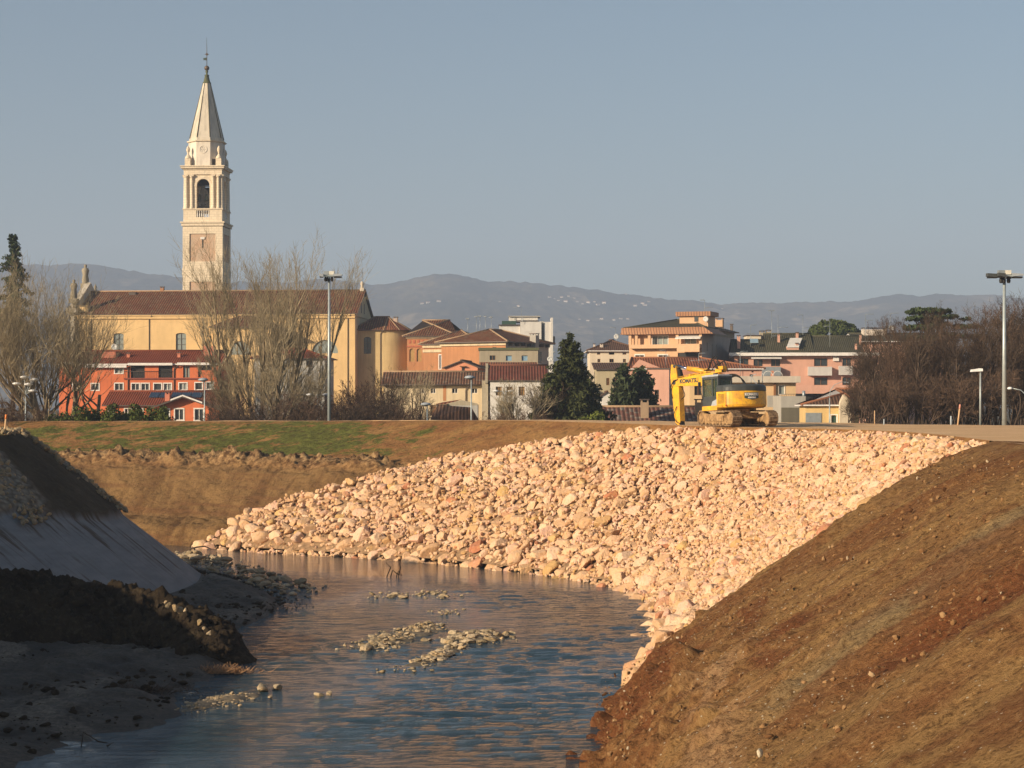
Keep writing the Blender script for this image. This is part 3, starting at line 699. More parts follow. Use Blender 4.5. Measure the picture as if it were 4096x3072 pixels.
class Bld:
    """a building whose front wall runs from picture column px0 (distance d) to px1, turned by yaw degrees; W metres deep"""
    def __init__(s, name, label, cat, px0, px1, d, yaw, W, zb=GZ - .3, group=None):
        s.th = R(yaw); s.c, s.s = math.cos(s.th), math.sin(s.th)
        s.O = np.array([(px0 - 512) / F * d, d]); s.zb = zb; s.W = W
        s.e = empty(name, (s.O[0], s.O[1], zb), s.th, label, cat, group); s.L = s.u(px1)
        s.holes = {'f': [], 'r': []}; s.wins = []
    def u(s, px, off=0.0):
        k = (px - 512) / F; ox, oy = s.O[0] - s.s * off, s.O[1] + s.c * off
        return (k * oy - ox) / (s.c - k * s.s)
    def z(s, py, u, off=0.0):
        y = s.O[1] + s.s * u + s.c * off
        return CZ + (HY - py) / F * y - s.zb
    def uz(s, p, off=0.0):
        u = s.u(p[0], off); return u, s.z(p[1], u, off)
    def v_side(s, px):
        """distance along the right wall seen at column px"""
        k = (px - 512) / F; ox, oy = s.O[0] + s.c * s.L, s.O[1] + s.s * s.L
        return (ox - k * oy) / (s.s + k * s.c) if abs(s.s + k * s.c) > 1e-6 else 0
    def win(s, C, x0, y0, x1, y1, kind='glass', frame=None, mull=1, side='f', trans=0, fm=None):
        a, b = C(x0, y0), C(x1, y1)
        if side == 'f': u0, z1 = s.uz(a); u1, z0 = s.uz(b)
        s.hole(u0, u1, z0, z1, kind, frame, mull, side, trans, fm); return s
    def hole(s, u0, u1, z0, z1, kind='glass', frame=None, mull=1, side='f', trans=0, fm=None, arch=False, depth=.22):
        s.holes[side].append((u0, u1, max(z0, .02), z1)); s.wins.append((u0, u1, z0, z1, kind, frame, mull, side, trans, fm, arch, depth))
    def frm(s, side):
        return (np.array([0, 0]), np.array([1, 0]), np.array([0, 1])) if side == 'f' else (np.array([s.L, 0]), np.array([0, 1]), np.array([-1, 0]))
    def pt(s, side, u, z, inn=0.0):
        o, d, n = s.frm(side); q = o + d * u + n * inn; return (q[0], q[1], z)
    def panel(s, mb, side, L, z0, z1, holes, depth=.22, mi=0):
        us = sorted({0, L, *[min(max(h[0], 0), L) for h in holes], *[min(max(h[1], 0), L) for h in holes]})
        zs = sorted({z0, z1, *[min(max(h[2], z0), z1) for h in holes], *[min(max(h[3], z0), z1) for h in holes]})
        for a, b in zip(us[:-1], us[1:]):
            for c, d in zip(zs[:-1], zs[1:]):
                cu, cz = (a + b) / 2, (c + d) / 2
                if b - a < 1e-4 or d - c < 1e-4 or any(h[0] < cu < h[1] and h[2] < cz < h[3] for h in holes): continue
                mb.poly([s.pt(side, a, c), s.pt(side, b, c), s.pt(side, b, d), s.pt(side, a, d)], mi)
        for h in holes:
            a, b, c, d = h; dp = .3
            mb.poly([s.pt(side, a, c), s.pt(side, a, d), s.pt(side, a, d, dp), s.pt(side, a, c, dp)], mi)
            mb.poly([s.pt(side, b, d), s.pt(side, b, c), s.pt(side, b, c, dp), s.pt(side, b, d, dp)], mi)
            mb.poly([s.pt(side, a, d), s.pt(side, b, d), s.pt(side, b, d, dp), s.pt(side, a, d, dp)], mi)
            mb.poly([s.pt(side, b, c), s.pt(side, a, c), s.pt(side, a, c, dp), s.pt(side, b, c, dp)], mi)
    def walls(s, mat, H, gable=None, ridge=None, name="wall", side_mat=None):
        """gable: None or 'x' (ridge parallel to the front) or 'y' (gable faces the front); ridge = ridge height"""
        mb = MB(); L, W = s.L, s.W
        s.H = H
        s.panel(mb, 'f', L, 0, H, s.holes['f']); s.panel(mb, 'r', W, 0, H, s.holes['r'], mi=1)
        mb.poly([(L, W, 0), (0, W, 0), (0, W, H), (L, W, H)]); mb.poly([(0, W, 0), (0, 0, 0), (0, 0, H), (0, W, H)])
        if gable == 'x':
            mb.poly([(L, 0, H), (L, W, H), (L, W / 2, ridge)], 1); mb.poly([(0, W, H), (0, 0, H), (0, W / 2, ridge)])
        if gable == 'y':
            mb.poly([(0, 0, H), (L, 0, H), (L / 2, 0, ridge)]); mb.poly([(L, W, H), (0, W, H), (L / 2, W, ridge)])
        s.wall = mb.build(name, [mat, side_mat or mat], s.e)
        s.flush(); return s
    def flush(s):
        for (u0, u1, z0, z1, kind, frame, mull, side, trans, fm, arch, dep) in s.wins:
            P = lambda u, z, i: s.pt(side, u, z, i)
            def bx(mb, a, b, c, d, i0, i1, mi=0):
                q = [P(a, c, i0), P(b, d, i1)]; x0, x1 = sorted((q[0][0], q[1][0])); y0, y1 = sorted((q[0][1], q[1][1])); mb.box(x0, x1, y0, y1, c, d, mi)
            mt = {'glass': M_GLASS, 'dark': M_DARKW, 'curtain': M_CURT, 'wood': M_WOOD, 'green': M_GREEN, 'blue': plain("blue_shutter", (.20, .33, .45), .7), 'grey': M_GREY, 'ochre': plain("ochre_shutter", (.36, .22, .08), .8)}.get(kind, M_GLASS)
            pm = MB(); pm.poly([P(u0, z0, dep - .02), P(u1, z0, dep - .02), P(u1, z1, dep - .02), P(u0, z1, dep - .02)])
            par = s.e
            if frame is not None or mull or trans:
                w = MB(); t = .05
                for (a, b, c, d) in ((u0, u0 + t, z0, z1), (u1 - t, u1, z0, z1), (u0 + t, u1 - t, z0, z0 + t), (u0 + t, u1 - t, z1 - t, z1)): bx(w, a, b, c, d, dep - .12, dep - .04)
                for k in range(mull): uu = u0 + (u1 - u0) * (k + 1) / (mull + 1); bx(w, uu - .035, uu + .035, z0 + t, z1 - t, dep - .12, dep - .04)
                for k in range(trans): zz = z0 + (z1 - z0) * (k + 1) / (trans + 1); bx(w, u0 + t, u1 - t, zz - .03, zz + .03, dep - .11, dep - .05)
                if frame is not None:
                    f_ = frame
                    for (a, b, c, d) in ((u0 - f_, u0, z0, z1), (u1, u1 + f_, z0, z1), (u0 - f_, u1 + f_, z1, z1 + f_ * 1.1), (u0 - f_ * 1.2, u1 + f_ * 1.2, z0 - f_ * .8, z0)): bx(w, a, b, c, d, -.05, .02)
                par = w.build("window", fm or (M_WHITE if frame is not None else M_WOOD), s.e)
            if arch:
                am = MB(); n = 12; cx = (u0 + u1) / 2; rx = (u1 - u0) / 2; rz = rx * (arch if arch is not True else 1.); zc = z1 - rz
                arc = [(cx - rx * math.cos(math.pi * k / n), zc + rz * math.sin(math.pi * k / n)) for k in range(n + 1)]
                for k in range(n):
                    am.poly([P(arc[k][0], arc[k][1], .0), P(arc[k + 1][0], arc[k + 1][1], .0), P(arc[k + 1][0], z1, .0), P(arc[k][0], z1, .0)])
                    am.poly([P(arc[k][0], arc[k][1], .0), P(arc[k + 1][0], arc[k + 1][1], .0), P(arc[k + 1][0], arc[k + 1][1], .3), P(arc[k][0], arc[k][1], .3)])
                am.build("window_arch", s.wall.data.materials[0], s.e)
            pm.build("pane" if par is not s.e else "window", mt, par)
        s.wins = []
    def roof(s, kind, ze, zr, mat, o=.5, name="roof", a=None, b=None, x0=0, x1=None, y0=0, y1=None, thick=.14, cap=None, fascia=None, mb=None):
        """kinds: gx, gy, hip, flat, mono"""
        x1 = s.L if x1 is None else x1; y1 = s.W if y1 is None else y1
        X0, X1, Y0, Y1 = x0 - o, x1 + o, y0 - o, y1 + o; ym, xm = (Y0 + Y1) / 2, (X0 + X1) / 2
        sl = (zr - ze) / max((Y1 - Y0) / 2, .1) if kind != 'gy' else (zr - ze) / ((X1 - X0) / 2)
        R_ = MB() if mb is None else mb; caps = []
        def face(pts):
            p = [np.array(q, float) for q in pts]; n = np.cross(p[1] - p[0], p[2] - p[0]); n /= np.linalg.norm(n) + 1e-9
            h = np.cross([0, 0, 1.], n); nh = np.linalg.norm(h); h = h / nh if nh > 1e-6 else np.array([1., 0, 0]); v = np.cross(n, h)
            R_.poly(pts, 0, [(float(q @ h), float(q @ v)) for q in p]); lo = [tuple(q - np.array([0, 0, thick])) for q in p][::-1]; R_.poly(lo, 1)
            for i in range(len(p)):
                q0, q1 = p[i], p[(i + 1) % len(p)]
                R_.poly([q1, q0, q0 - [0, 0, thick], q1 - [0, 0, thick]], 1)
        if kind == 'gx':
            face([(X0, Y0, ze), (X1, Y0, ze), (X1, ym, zr), (X0, ym, zr)]); face([(X1, Y1, ze), (X0, Y1, ze), (X0, ym, zr), (X1, ym, zr)]); caps = [((X0, ym, zr), (X1, ym, zr))]
        elif kind == 'gy':
            face([(X0, Y1, ze), (X0, Y0, ze), (xm, Y0, zr), (xm, Y1, zr)]); face([(X1, Y0, ze), (X1, Y1, ze), (xm, Y1, zr), (xm, Y0, zr)]); caps = [((xm, Y0, zr), (xm, Y1, zr))]
        elif kind in ('hip', 'hipr', 'hipl', 'hipy'):
            if kind == 'hipy':
                a_ = a if a is not None else (X1 - X0) / 2; A, B = (xm, Y0 + a_, zr), (xm, Y1 - a_, zr)
                face([(X0, Y0, ze), (X1, Y0, ze), A]); face([(X1, Y0, ze), (X1, Y1, ze), B, A]); face([(X1, Y1, ze), (X0, Y1, ze), B]); face([(X0, Y1, ze), (X0, Y0, ze), A, B])
                caps = [((X0, Y0, ze), A), ((X1, Y0, ze), A), (A, B), ((X1, Y1, ze), B), ((X0, Y1, ze), B)]
            else:
                a_ = a if a is not None else (Y1 - Y0) / 2; b_ = b if b is not None else (Y1 - Y0) / 2
                if kind == 'hipr': a_ = 0.0
                if kind == 'hipl': b_ = 0.0
                A, B = (X0 + a_, ym, zr), (X1 - b_, ym, zr)
                face([(X0, Y0, ze), (X1, Y0, ze), B, A]); face([(X1, Y1, ze), (X0, Y1, ze), A, B])
                if a_ > 0: face([(X0, Y1, ze), (X0, Y0, ze), A]); caps += [((X0, Y0, ze), A)]
                if b_ > 0: face([(X1, Y0, ze), (X1, Y1, ze), B]); caps += [((X1, Y0, ze), B)]
                caps += [(A, B)]
        elif kind == 'flat':
            R_.box(X0, X1, Y0, Y1, ze, zr, 1)
        elif kind == 'mono':
            face([(X0, Y0, ze), (X1, Y0, ze), (X1, Y1, zr), (X0, Y1, zr)])
        for p, q in caps: R_.tube([p, q], .16, 6, 2)
        if mb is None:
            r = R_.build(name, [mat, fascia or M_GUTTER, cap or mat], s.e)
            s.roof_o = r
            return r
    def gutter(s, z, side='f', o=.5):
        MB().tube([s.pt(side, -o, z, -o - .06), s.pt(side, s.L + o if side == 'f' else s.W + o, z, -o - .06)], .09, 6).build("gutter", M_GUTTER, s.e)
    def downpipe(s, u, z1, side='f', z0=0):
        MB().tube([s.pt(side, u, z0, -.1), s.pt(side, u, z1 - .7, -.1), s.pt(side, u + .12, z1 - .35, -.15), s.pt(side, u + .5, z1 - .3, -.3), s.pt(side, u + .55, z1, -.45)], .07, 6).build("downpipe", M_GUTTER, s.e)
    def chimney(s, x, y, z0, z1, w=.7, d=.7, mat=None, cap=True):
        mb = MB().box(x - w / 2, x + w / 2, y - d / 2, y + d / 2, z0, z1)
        if cap:
            mb.box(x - w / 2 - .08, x + w / 2 + .08, y - d / 2 - .08, y + d / 2 + .08, z1 + .22, z1 + .32, 1)
            for ax in (-1, 1):
                for ay in (-1, 1): mb.box(x + ax * (w / 2 - .08) - .06, x + ax * (w / 2 - .08) + .06, y + ay * (d / 2 - .08) - .06, y + ay * (d / 2 - .08) + .06, z1, z1 + .22)
        return mb.build("chimney", [mat or M_CHIM, M_GUTTER], s.e)
    def chim_px(s, C, x0, y0, x1, y1, off, mat=None, cap=True, down=1.2):
        u0, zt = s.uz(C(x0, y0), off); u1, zbm = s.uz(C(x1, y1), off)
        return s.chimney((u0 + u1) / 2, off, zbm - down, zt - .3, max(u1 - u0, .25), max((u1 - u0), .3), mat, cap)
    def antenna(s, px, py_top, off, z0, arms=((-.9, 0.), (.7, -1.2)), dish=False):
        u, zt = s.uz((px, py_top), off); mb = MB().tube([(u, off, z0), (u, off, zt)], .035, 5)
        for dx, dz in arms:
            mb.tube([(u, off, zt + dz), (u + dx, off - .1, zt + dz)], .03, 5)
            for k in range(6): xx = u + dx * (k + 1) / 6; mb.tube([(xx, off - .1, zt + dz - .0), (xx, off - .1 , zt + dz + .16)], .02, 4); mb.tube([(xx, off - .35, zt + dz), (xx, off + .2, zt + dz)], .02, 4)
        mb.build("antenna", M_GREY, s.e)
    def dish(s, px, py, off, r=.45, z0=None):
        r = min(r, 1.0) * .45
        u, z = s.uz((px, py), off); mb = MB()
        mb.lathe([(0, -.12), (r * .5, -.09), (r * .85, -.03), (r, .03), (r * .98, .05), (r * .5, -.05), (0, -.08)], n=14)
        a = R(100); mb.v = [(u + x, off + y * math.cos(a) - zz * math.sin(a), z + y * math.sin(a) + zz * math.cos(a)) for x, y, zz in mb.v]
        mb.tube([(u, off + .05, z), (u, off + .1, (z0 if z0 is not None else z - 1.0))], .04, 5)
        mb.build("satellite_dish", M_DISH, s.e)
# ================================================================ the church
M_YEL = stucco("church_yellow", (.76, .52, .25), .2); M_YEL2 = stucco("church_yellow_shaded", (.62, .50, .32), .35)  # second yellow is duller: the gable end's shade is put into its colour
T_CH = tiles("church_tiles", (.25, .095, .045), (.14, .058, .028), (.32, .24, .14), .42, .6, .6)
T_RED = tiles("red_tiles", (.27, .068, .03), (.20, .05, .024), (.3, .14, .08), .30, .15)
T_OLD = tiles("old_tiles", (.25, .12, .065), (.15, .075, .045), (.33, .27, .19), .34, .6)
T_ORG = tiles("orange_tiles", (.36, .13, .06), (.26, .09, .045), (.40, .24, .13), .36, .4)
T_BRN = tiles("brown_roof", (.17, .09, .055), (.13, .07, .045), (.2, .13, .08), .34, .2)
T_GRN = tiles("mossy_roof", (.105, .095, .055), (.075, .07, .042), (.14, .12, .07), .30, .3, .25)
M_STN = stucco("tower_stone", (.66, .58, .46), .5)
M_CAP = plain("ridge_tiles", (.33, .22, .13), .9)

px0 = C3(607, 735)[0]
b = Bld("church", "long yellow church nave with rusty tiled roof below the bell tower", "church", px0, C4(1255, 715)[0], 335, -5, 17.5)
He = b.z(C4(1250, 718)[1], b.L); Hr = b.z(C4(1320, 526)[1], b.L, 8.75)
def arched(b, C, x0, y0, x1, y1, kind='curtain', arch=.3, trans=3, mull=1, frame=None, depth=.28):
    u0, z1 = b.uz(C(x0, y0)); u1, z0 = b.uz(C(x1, y1)); b.hole(u0, u1, z0, z1, kind, frame, mull, 'f', trans, M_GUTTER, arch, depth)
arched(b, C3, 918, 876, 1000, 1060); arched(b, C3, 1423, 874, 1506, 1060)
u0, z1 = b.uz(C4(905, 930)); u1, z0 = b.uz(C4(1118, 1040)); b.hole(u0, u1, z0, z1, 'curtain', None, 2, 'f', 0, M_YEL, .98, .28)
for uu in (5.6, 9.6): b.hole(uu, uu + .7, Hr - 7.6 + .0, Hr - 5.9, 'dark', None, 0, 'r') if False else None
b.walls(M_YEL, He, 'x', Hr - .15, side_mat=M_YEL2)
b.roof('gx', He + .05, Hr, T_CH, .45, cap=M_CAP)
MB().box(-.02, b.L + .02, -.28, -.002, He - .75, He - .25).box(-.02, b.L + .02, -.45, -.002, He - .24, He - .06).build("cornice", M_YEL, b.e)
for v in (6.2, 9.4): MB().box(b.L - .01, b.L + .03, v, v + .55, He + .4, He + 2.2).build("gable_slit", M_DARKW, b.e)
MB().box(b.L + .001, b.L + .22, -.2, b.W + .2, He - .4, He - .05).build("gable_cornice", M_YEL2, b.e)
for C, x in ((C3, 738), (C3, 1208), (C3, 1643), (C4, 1197)): b.downpipe(b.u(C(x, 0)[0]), He - .1)
u, z = b.uz(C4(1312, 522), 8.7); MB().box(u - .35, u + .35, 8.35, 9.05, z - .4, z + .3).lathe([(.22, 0), (.3, .15), (.2, .35), (.32, .6), (.33, .8), (.2, 1.1), (0, 1.2)], (u, 8.7, z + .3), 10).build("gable_finial", M_STN, b.e)
MB().tube([(u, 8.7, z + 1.4), (u, 8.7, z + 3.6)], .03, 5).tube([(u - .22, 8.7, z + 3.0), (u + .22, 8.7, z + 3.0)], .03, 5).build("gable_cross", M_GUTTER, b.e)
b.chim_px(C3, 1300, 500, 1328, 545, 8.9, stucco("brick_chimney", (.42, .22, .12)))
MB().box(*(lambda u, z: (u - .6, u + .6, 7.2, 8.0, z - .3, z + .6))(*b.uz(C3(1075, 572), 7.6))).build("skylight", M_GUTTER, b.e)
# facade with statues at the left end
f0 = b.u(C3(575, 0)[0]); f1 = b.u(C3(612, 0)[0]) ; zt = b.z(C3(0, 660)[1], 0)
MB().box(f0, f1, -.6, b.W + .6, 0, zt - 1.2).box(f0 - .6, f1 + .3, -1.0, b.W + 1.0, zt - 1.2, zt - .3).prism([(-.6, zt - .3), (b.W + .6, zt - .3), (b.W / 2, Hr + 1.6)], f0 - .3, f1 - .02, axis='x').build("facade", M_STN, b.e)
MB().box(f1 + .01, f1 + 2.0, .5, 3.0, He + .2, zt + .3).build("facade_buttress", M_YEL, b.e)
def statue(parent, x, y, z, h, mat):
    w = h * .15
    mb = MB().box(x - w * 1.1, x + w * 1.1, y - w * 1.1, y + w * 1.1, z, z + h * .2).lathe([(w * .9, h * .2), (w * 1.0, h * .35), (w * .75, h * .55), (w * 1.05, h * .74), (w * .8, h * .83), (w * .3, h * .86), (w * .45, h * .92), (w * .38, h * .98), (0, h)], (x, y, z), 9)
    return mb.build("statue", mat, parent)
M_STAT = stucco("weathered_statue", (.33, .28, .2), .6)
for (x, yt, yb, off) in ((600, 440, 620, 0), (692, 318, 500, 9), (772, 478, 545, 14)):
    u, z = b.uz(C3(x, yt), off); u2, z2 = b.uz(C3(x, yb), off); statue(b.e, f1 - .3 + 0 * u if off == 0 else u, off, z2 - .3, z - z2 + .3, M_STAT)
church = b

# transept chapel standing forward of the nave
TD = 4.6
tx0, tx1 = church.u(C4(110, 0)[0], -TD), church.u(C4(582, 0)[0], -TD)
p0 = church.O + np.array([church.c, church.s]) * tx0 + np.array([church.s, -church.c]) * TD
t = Bld("chapel", "yellow side chapel of the church with low hipped roof and half round window", "chapel", C4(110, 0)[0], C4(582, 0)[0], p0[1], -5, TD - .02)
zt = t.z(C4(0, 825)[1], t.L / 2); u0, z1 = t.uz(C4(245, 940)); u1, z0 = t.uz(C4(405, 1052)); t.hole(u0, u1, z0, z1, 'curtain', None, 2, 'f', 0, M_YEL, .98, .28)
t.walls(M_YEL, zt)
rm = MB(); o = .7; ax0, ax1 = t.u(C4(330, 0)[0], TD), t.u(C4(470, 0)[0], TD); zr = t.z(C4(0, 728)[1], t.L / 2, TD)
def sface(mb, pts, mi=0):
    p = [np.array(q, float) for q in pts]; n = np.cross(p[1] - p[0], p[2] - p[0]); n /= np.linalg.norm(n); h = np.cross([0, 0, 1.], n); h /= np.linalg.norm(h) + 1e-9; v = np.cross(n, h)
    mb.poly(pts, mi, [(float(q @ h), float(q @ v)) for q in p])
A, B_, Ce, D = (-o, -o, zt + .05), (t.L + o, -o, zt + .05), (ax1, TD - .05, zr), (ax0, TD - .05, zr)
sface(rm, [A, B_, Ce, D]); sface(rm, [B_, (t.L + o, TD - .05, zt + .05), Ce]); sface(rm, [(-o, TD - .05, zt + .05), A, D]); rm.box(-o, t.L + o, -o, TD - .06, zt - .12, zt + .04, 1)
rm.build("roof", [T_CH, M_GUTTER], t.e)

# apse block at the right end of the church
sc_ = stucco("apse_yellow", (.62, .46, .23), .4)
a0, a1 = C4(1283, 0)[0], C4(1490, 0)[0]
k = Bld("apse_annex", "yellow annex with round apse and arched window at the church's right end", "annex", C4(1262, 0)[0], a1, 333.4, -5, 8)
ze = k.z(C4(0, 850)[1], k.L)
arched(k, C4, 1325, 905, 1386, 1042, 'glass', .6, 2, 1, None, .25)
k.walls(sc_, ze); zr = k.z(C4(0, 745)[1], 4, 5)
ymid = 4.0; RR = (C4(1675, 0)[0] - a1) / F * 334
k.roof('hipl', ze + .05, zr, T_CH, .5, a=3.2, x1=k.L - .1)
mb = MB().lathe([(RR, 0), (RR, ze)], (k.L, ymid, 0), 28, a0=-math.pi / 2, a1=math.pi / 2); mb.build("apse_wall", sc_, k.e)
mb = MB(); apx = (k.L + .1, ymid, zr); n = 10
for i in range(n):
    q0, q1 = -math.pi / 2 + math.pi * i / n, -math.pi / 2 + math.pi * (i + 1) / n; r_ = RR + .6
    sface(mb, [(k.L + r_ * math.cos(q0), ymid + r_ * math.sin(q0), ze), (k.L + r_ * math.cos(q1), ymid + r_ * math.sin(q1), ze), apx])
    mb.poly([(k.L + r_ * math.cos(q1), ymid + r_ * math.sin(q1), ze - .02), (k.L + r_ * math.cos(q0), ymid + r_ * math.sin(q0), ze - .02), (k.L, ymid, ze - .02)], 1)
    if i % 2 == 0: mb.tube([(k.L + r_ * math.cos(q0), ymid + r_ * math.sin(q0), ze), apx], .1, 5, 2)
mb.build("apse_roof", [T_ORG, M_GUTTER, M_CAP], k.e); k.downpipe(k.u(C4(1462, 0)[0]), ze)

# ================================================================ the bell tower
TWD = 356.0
tw = Bld("bell_tower", "tall pale stone bell tower with arched belfry and pointed spire behind the church", "bell tower", CT(250, 0)[0], CT(692, 0)[0], TWD, -3, 1)
W = tw.L; tw.W = W; Z = lambda C, y: tw.z(C(0, y)[1], W / 2)
TW = tw.e; M_TOW = stucco("bell_tower_stone", (.76, .65, .49), .8); M_BRK = None
m = NM("coursed_stone", .9, .1); bt = m.new("ShaderNodeTexBrick"); m.put(bt.inputs["Vector"], m.map(m.co(), (1, 1, 1), rot=(R(90), 0, 0))); bt.inputs["Scale"].default_value = .55; bt.inputs["Mortar Size"].default_value = .022
m.put(bt.inputs["Color1"], (.78, .66, .49)); m.put(bt.inputs["Color2"], (.73, .61, .45)); m.put(bt.inputs["Mortar"], (.60, .50, .37))
a = m.mix(m.math("MULTIPLY", m.ramp(m.noise(m.map(m.co(), (1.4, 1.4, .25)), 1., 5), [(.52, 0.), (.76, 1.)]), .5), bt.outputs[0], (.42, .35, .26)); a = m.mix(m.ramp(m.noise(m.co(), 3.5, 5), [(.55, 0.), (.75, .4)]), a, (.50, .42, .32)); m.col(a); M_TOW = m.m
m = NM("old_brick", .95, .1); bt = m.new("ShaderNodeTexBrick"); m.put(bt.inputs['Vector'], m.map(m.co(), (1, 1, 1), rot=(R(90), 0, 0)))
bt.inputs['Scale'].default_value = 2.2; m.put(bt.inputs['Color1'], (.50, .27, .16)); m.put(bt.inputs['Color2'], (.58, .37, .24)); m.put(bt.inputs['Mortar'], (.58, .46, .33)); bt.inputs['Mortar Size'].default_value = .03
m.col(m.mix(m.ramp(m.noise(m.co(), .5, 6), [(.35, 0.), (.65, .75)]), bt.outputs[0], (.50, .40, .30))); M_BRK = m.m
M_SPIRE = stucco("spire_plaster", (.68, .60, .48), .7); M_MOSS = plain("mossy_copper", (.10, .105, .05), .8); M_BELL = plain("bronze_bell", (.13, .14, .09), .45, .7)
zs = Z(CT, 790)      # top of the shaft
pz = [(Z(CT, 1177), Z(CT, 870)), (Z(CT, 1760), Z(CT, 1400))]
pu0, pu1 = tw.u(CT(326, 0)[0]), tw.u(CT(612, 0)[0])
mb = MB()
def tside(i):
    """four sides of the square tower: origin, direction, inward normal"""
    return [((0, 0), (1, 0), (0, 1)), ((W, 0), (0, 1), (-1, 0)), ((W, W), (-1, 0), (0, -1)), ((0, W), (0, -1), (1, 0))][i]
def tp(i, u, z, inn=0.):
    o, d, n = tside(i); return (o[0] + d[0] * u + n[0] * inn, o[1] + d[1] * u + n[1] * inn, z)
for i in range(4):
    us = [0, pu0, pu1, W]; zz = [0, pz[1][0] if pz[1][0] > 0 else .5, pz[1][1], pz[0][0], pz[0][1], zs]
    for a in range(3):
        for c in range(5):
            if a == 1 and c in (1, 3):
                z0, z1 = zz[c], zz[c + 1]
                mb.poly([tp(i, pu0, z0), tp(i, pu0, z1), tp(i, pu0, z1, .18), tp(i, pu0, z0, .18)]); mb.poly([tp(i, pu1, z1), tp(i, pu1, z0), tp(i, pu1, z0, .18), tp(i, pu1, z1, .18)])
                mb.poly([tp(i, pu0, z1), tp(i, pu1, z1), tp(i, pu1, z1, .18), tp(i, pu0, z1, .18)]); mb.poly([tp(i, pu1, z0), tp(i, pu0, z0), tp(i, pu0, z0, .18), tp(i, pu1, z0, .18)])
                continue
            mb.poly([tp(i, us[a], zz[c]), tp(i, us[a + 1], zz[c]), tp(i, us[a + 1], zz[c + 1]), tp(i, us[a], zz[c + 1])])
mb.build("shaft", M_TOW, TW)
for i in range(4):
    for z0, z1 in pz: MB().poly([tp(i, pu0, z0, .18), tp(i, pu1, z0, .18), tp(i, pu1, z1, .18), tp(i, pu0, z1, .18)]).build("brick_panel", M_BRK, TW)
def ring(z0, z1, o, name="cornice", mat=None):
    return MB().box(-o, W + o, -o, W + o, z0, z1).build(name, mat or M_TOW, TW)
ring(Z(CT, 1325), Z(CT, 1250), .06, "string_course")
cu = tw.u(CT(470, 0)[0]); MB().box(cu - .13, cu + .13, .14, .175, Z(CT, 1025), Z(CT, 933)).build("slit_window", M_DARKW, TW); MB().box(cu - .4, cu + .4, .02, .16, Z(CT, 932), Z(CT, 906)).build("lintel", M_WHITE, TW)
MB().box(cu - .2, cu + .2, .14, .175, Z(CT, 1422), Z(CT, 1402)).build("slit_window", M_DARKW, TW)
mb = MB().box(-.22, W + .22, -.22, W + .22, Z(CT, 783), Z(CT, 752)).box(-.42, W + .42, -.42, W + .42, Z(CT, 751.5), Z(CT, 736)); mb.build("cornice", M_TOW, TW)
# parapet with balusters
ins = .1; bu0, bu1 = tw.u(CT(400, 0)[0]), tw.u(CT(545, 0)[0]); z0p, z1p = Z(CT, 735.8), Z(CT, 604)
mb = MB(); zb0, zb1 = Z(CT, 686), Z(CT, 612)
for i in range(4):
    for a, c, e, f in ((ins, bu0, z0p, z1p), (bu1, W - ins, z0p, z1p), (bu0, bu1, z0p, zb0), (bu0, bu1, zb1, z1p)):
        q = [tp(i, a, e, ins), tp(i, c, f, ins + .35)]; x0, x1 = sorted((q[0][0], q[1][0])); y0, y1 = sorted((q[0][1], q[1][1]))
        if i % 2 and (a == ins): pass
        mb.box(x0 + (.002 * i), x1 - (.002 * i), y0 + .002 * i, y1 - .002 * i, e, f)
mb.build("parapet", M_TOW, TW)
for i in (0, 1):
    for kk in range(6):
        uu = bu0 + (bu1 - bu0) * (kk + .5) / 6; q = tp(i, uu, zb0, ins + .18); h = zb1 - zb0
        MB().lathe([(.07, 0), (.14, h * .3), (.09, h * .55), (.06, h * .7), (.1, h * .9), (.1, h)], q, 8).build("baluster", M_WHITE, TW)
MB().box(.2, W - .2, .2, W - .2, z0p + .01, z0p + .25).build("belfry_floor", M_TOW, TW)
ring(Z(CT, 604), Z(CT, 590), .05, "ledge")
# belfry walls with arched openings right through
zf, zc_, bi = Z(CT, 590), Z(CT, 213), .42
sp = Z(CT, 335); topo = Z(CT, 260)
def arch_wall(mb, i, u0, u1, z0, z1, a0, a1, spring, crown, inn0, th):
    n = 14; cx = (a0 + a1) / 2; rx = (a1 - a0) / 2; rz = crown - spring
    arc = [(a0, z0), (a0, spring)] + [(cx - rx * math.cos(math.pi * k / n), spring + rz * math.sin(math.pi * k / n)) for k in range(1, n)] + [(a1, spring), (a1, z0)]
    for inn in (inn0, inn0 + th):
        mb.poly([tp(i, u0, z0, inn), tp(i, a0, z0, inn), tp(i, a0, z1, inn), tp(i, u0, z1, inn)]); mb.poly([tp(i, a1, z0, inn), tp(i, u1, z0, inn), tp(i, u1, z1, inn), tp(i, a1, z1, inn)])
        for (p, q) in zip(arc[1:-2], arc[2:-1]): mb.poly([tp(i, p[0], p[1], inn), tp(i, q[0], q[1], inn), tp(i, q[0], z1, inn), tp(i, p[0], z1, inn)])
    for (p, q) in zip(arc[:-1], arc[1:]): mb.poly([tp(i, p[0], p[1], inn0), tp(i, q[0], q[1], inn0), tp(i, q[0], q[1], inn0 + th), tp(i, p[0], p[1], inn0 + th)])
mb = MB()
for i in range(4): arch_wall(mb, i, bi, W - bi, zf, zc_, bu0, bu1, sp, topo, bi, .6)
mb.build("belfry_wall", M_TOW, TW)
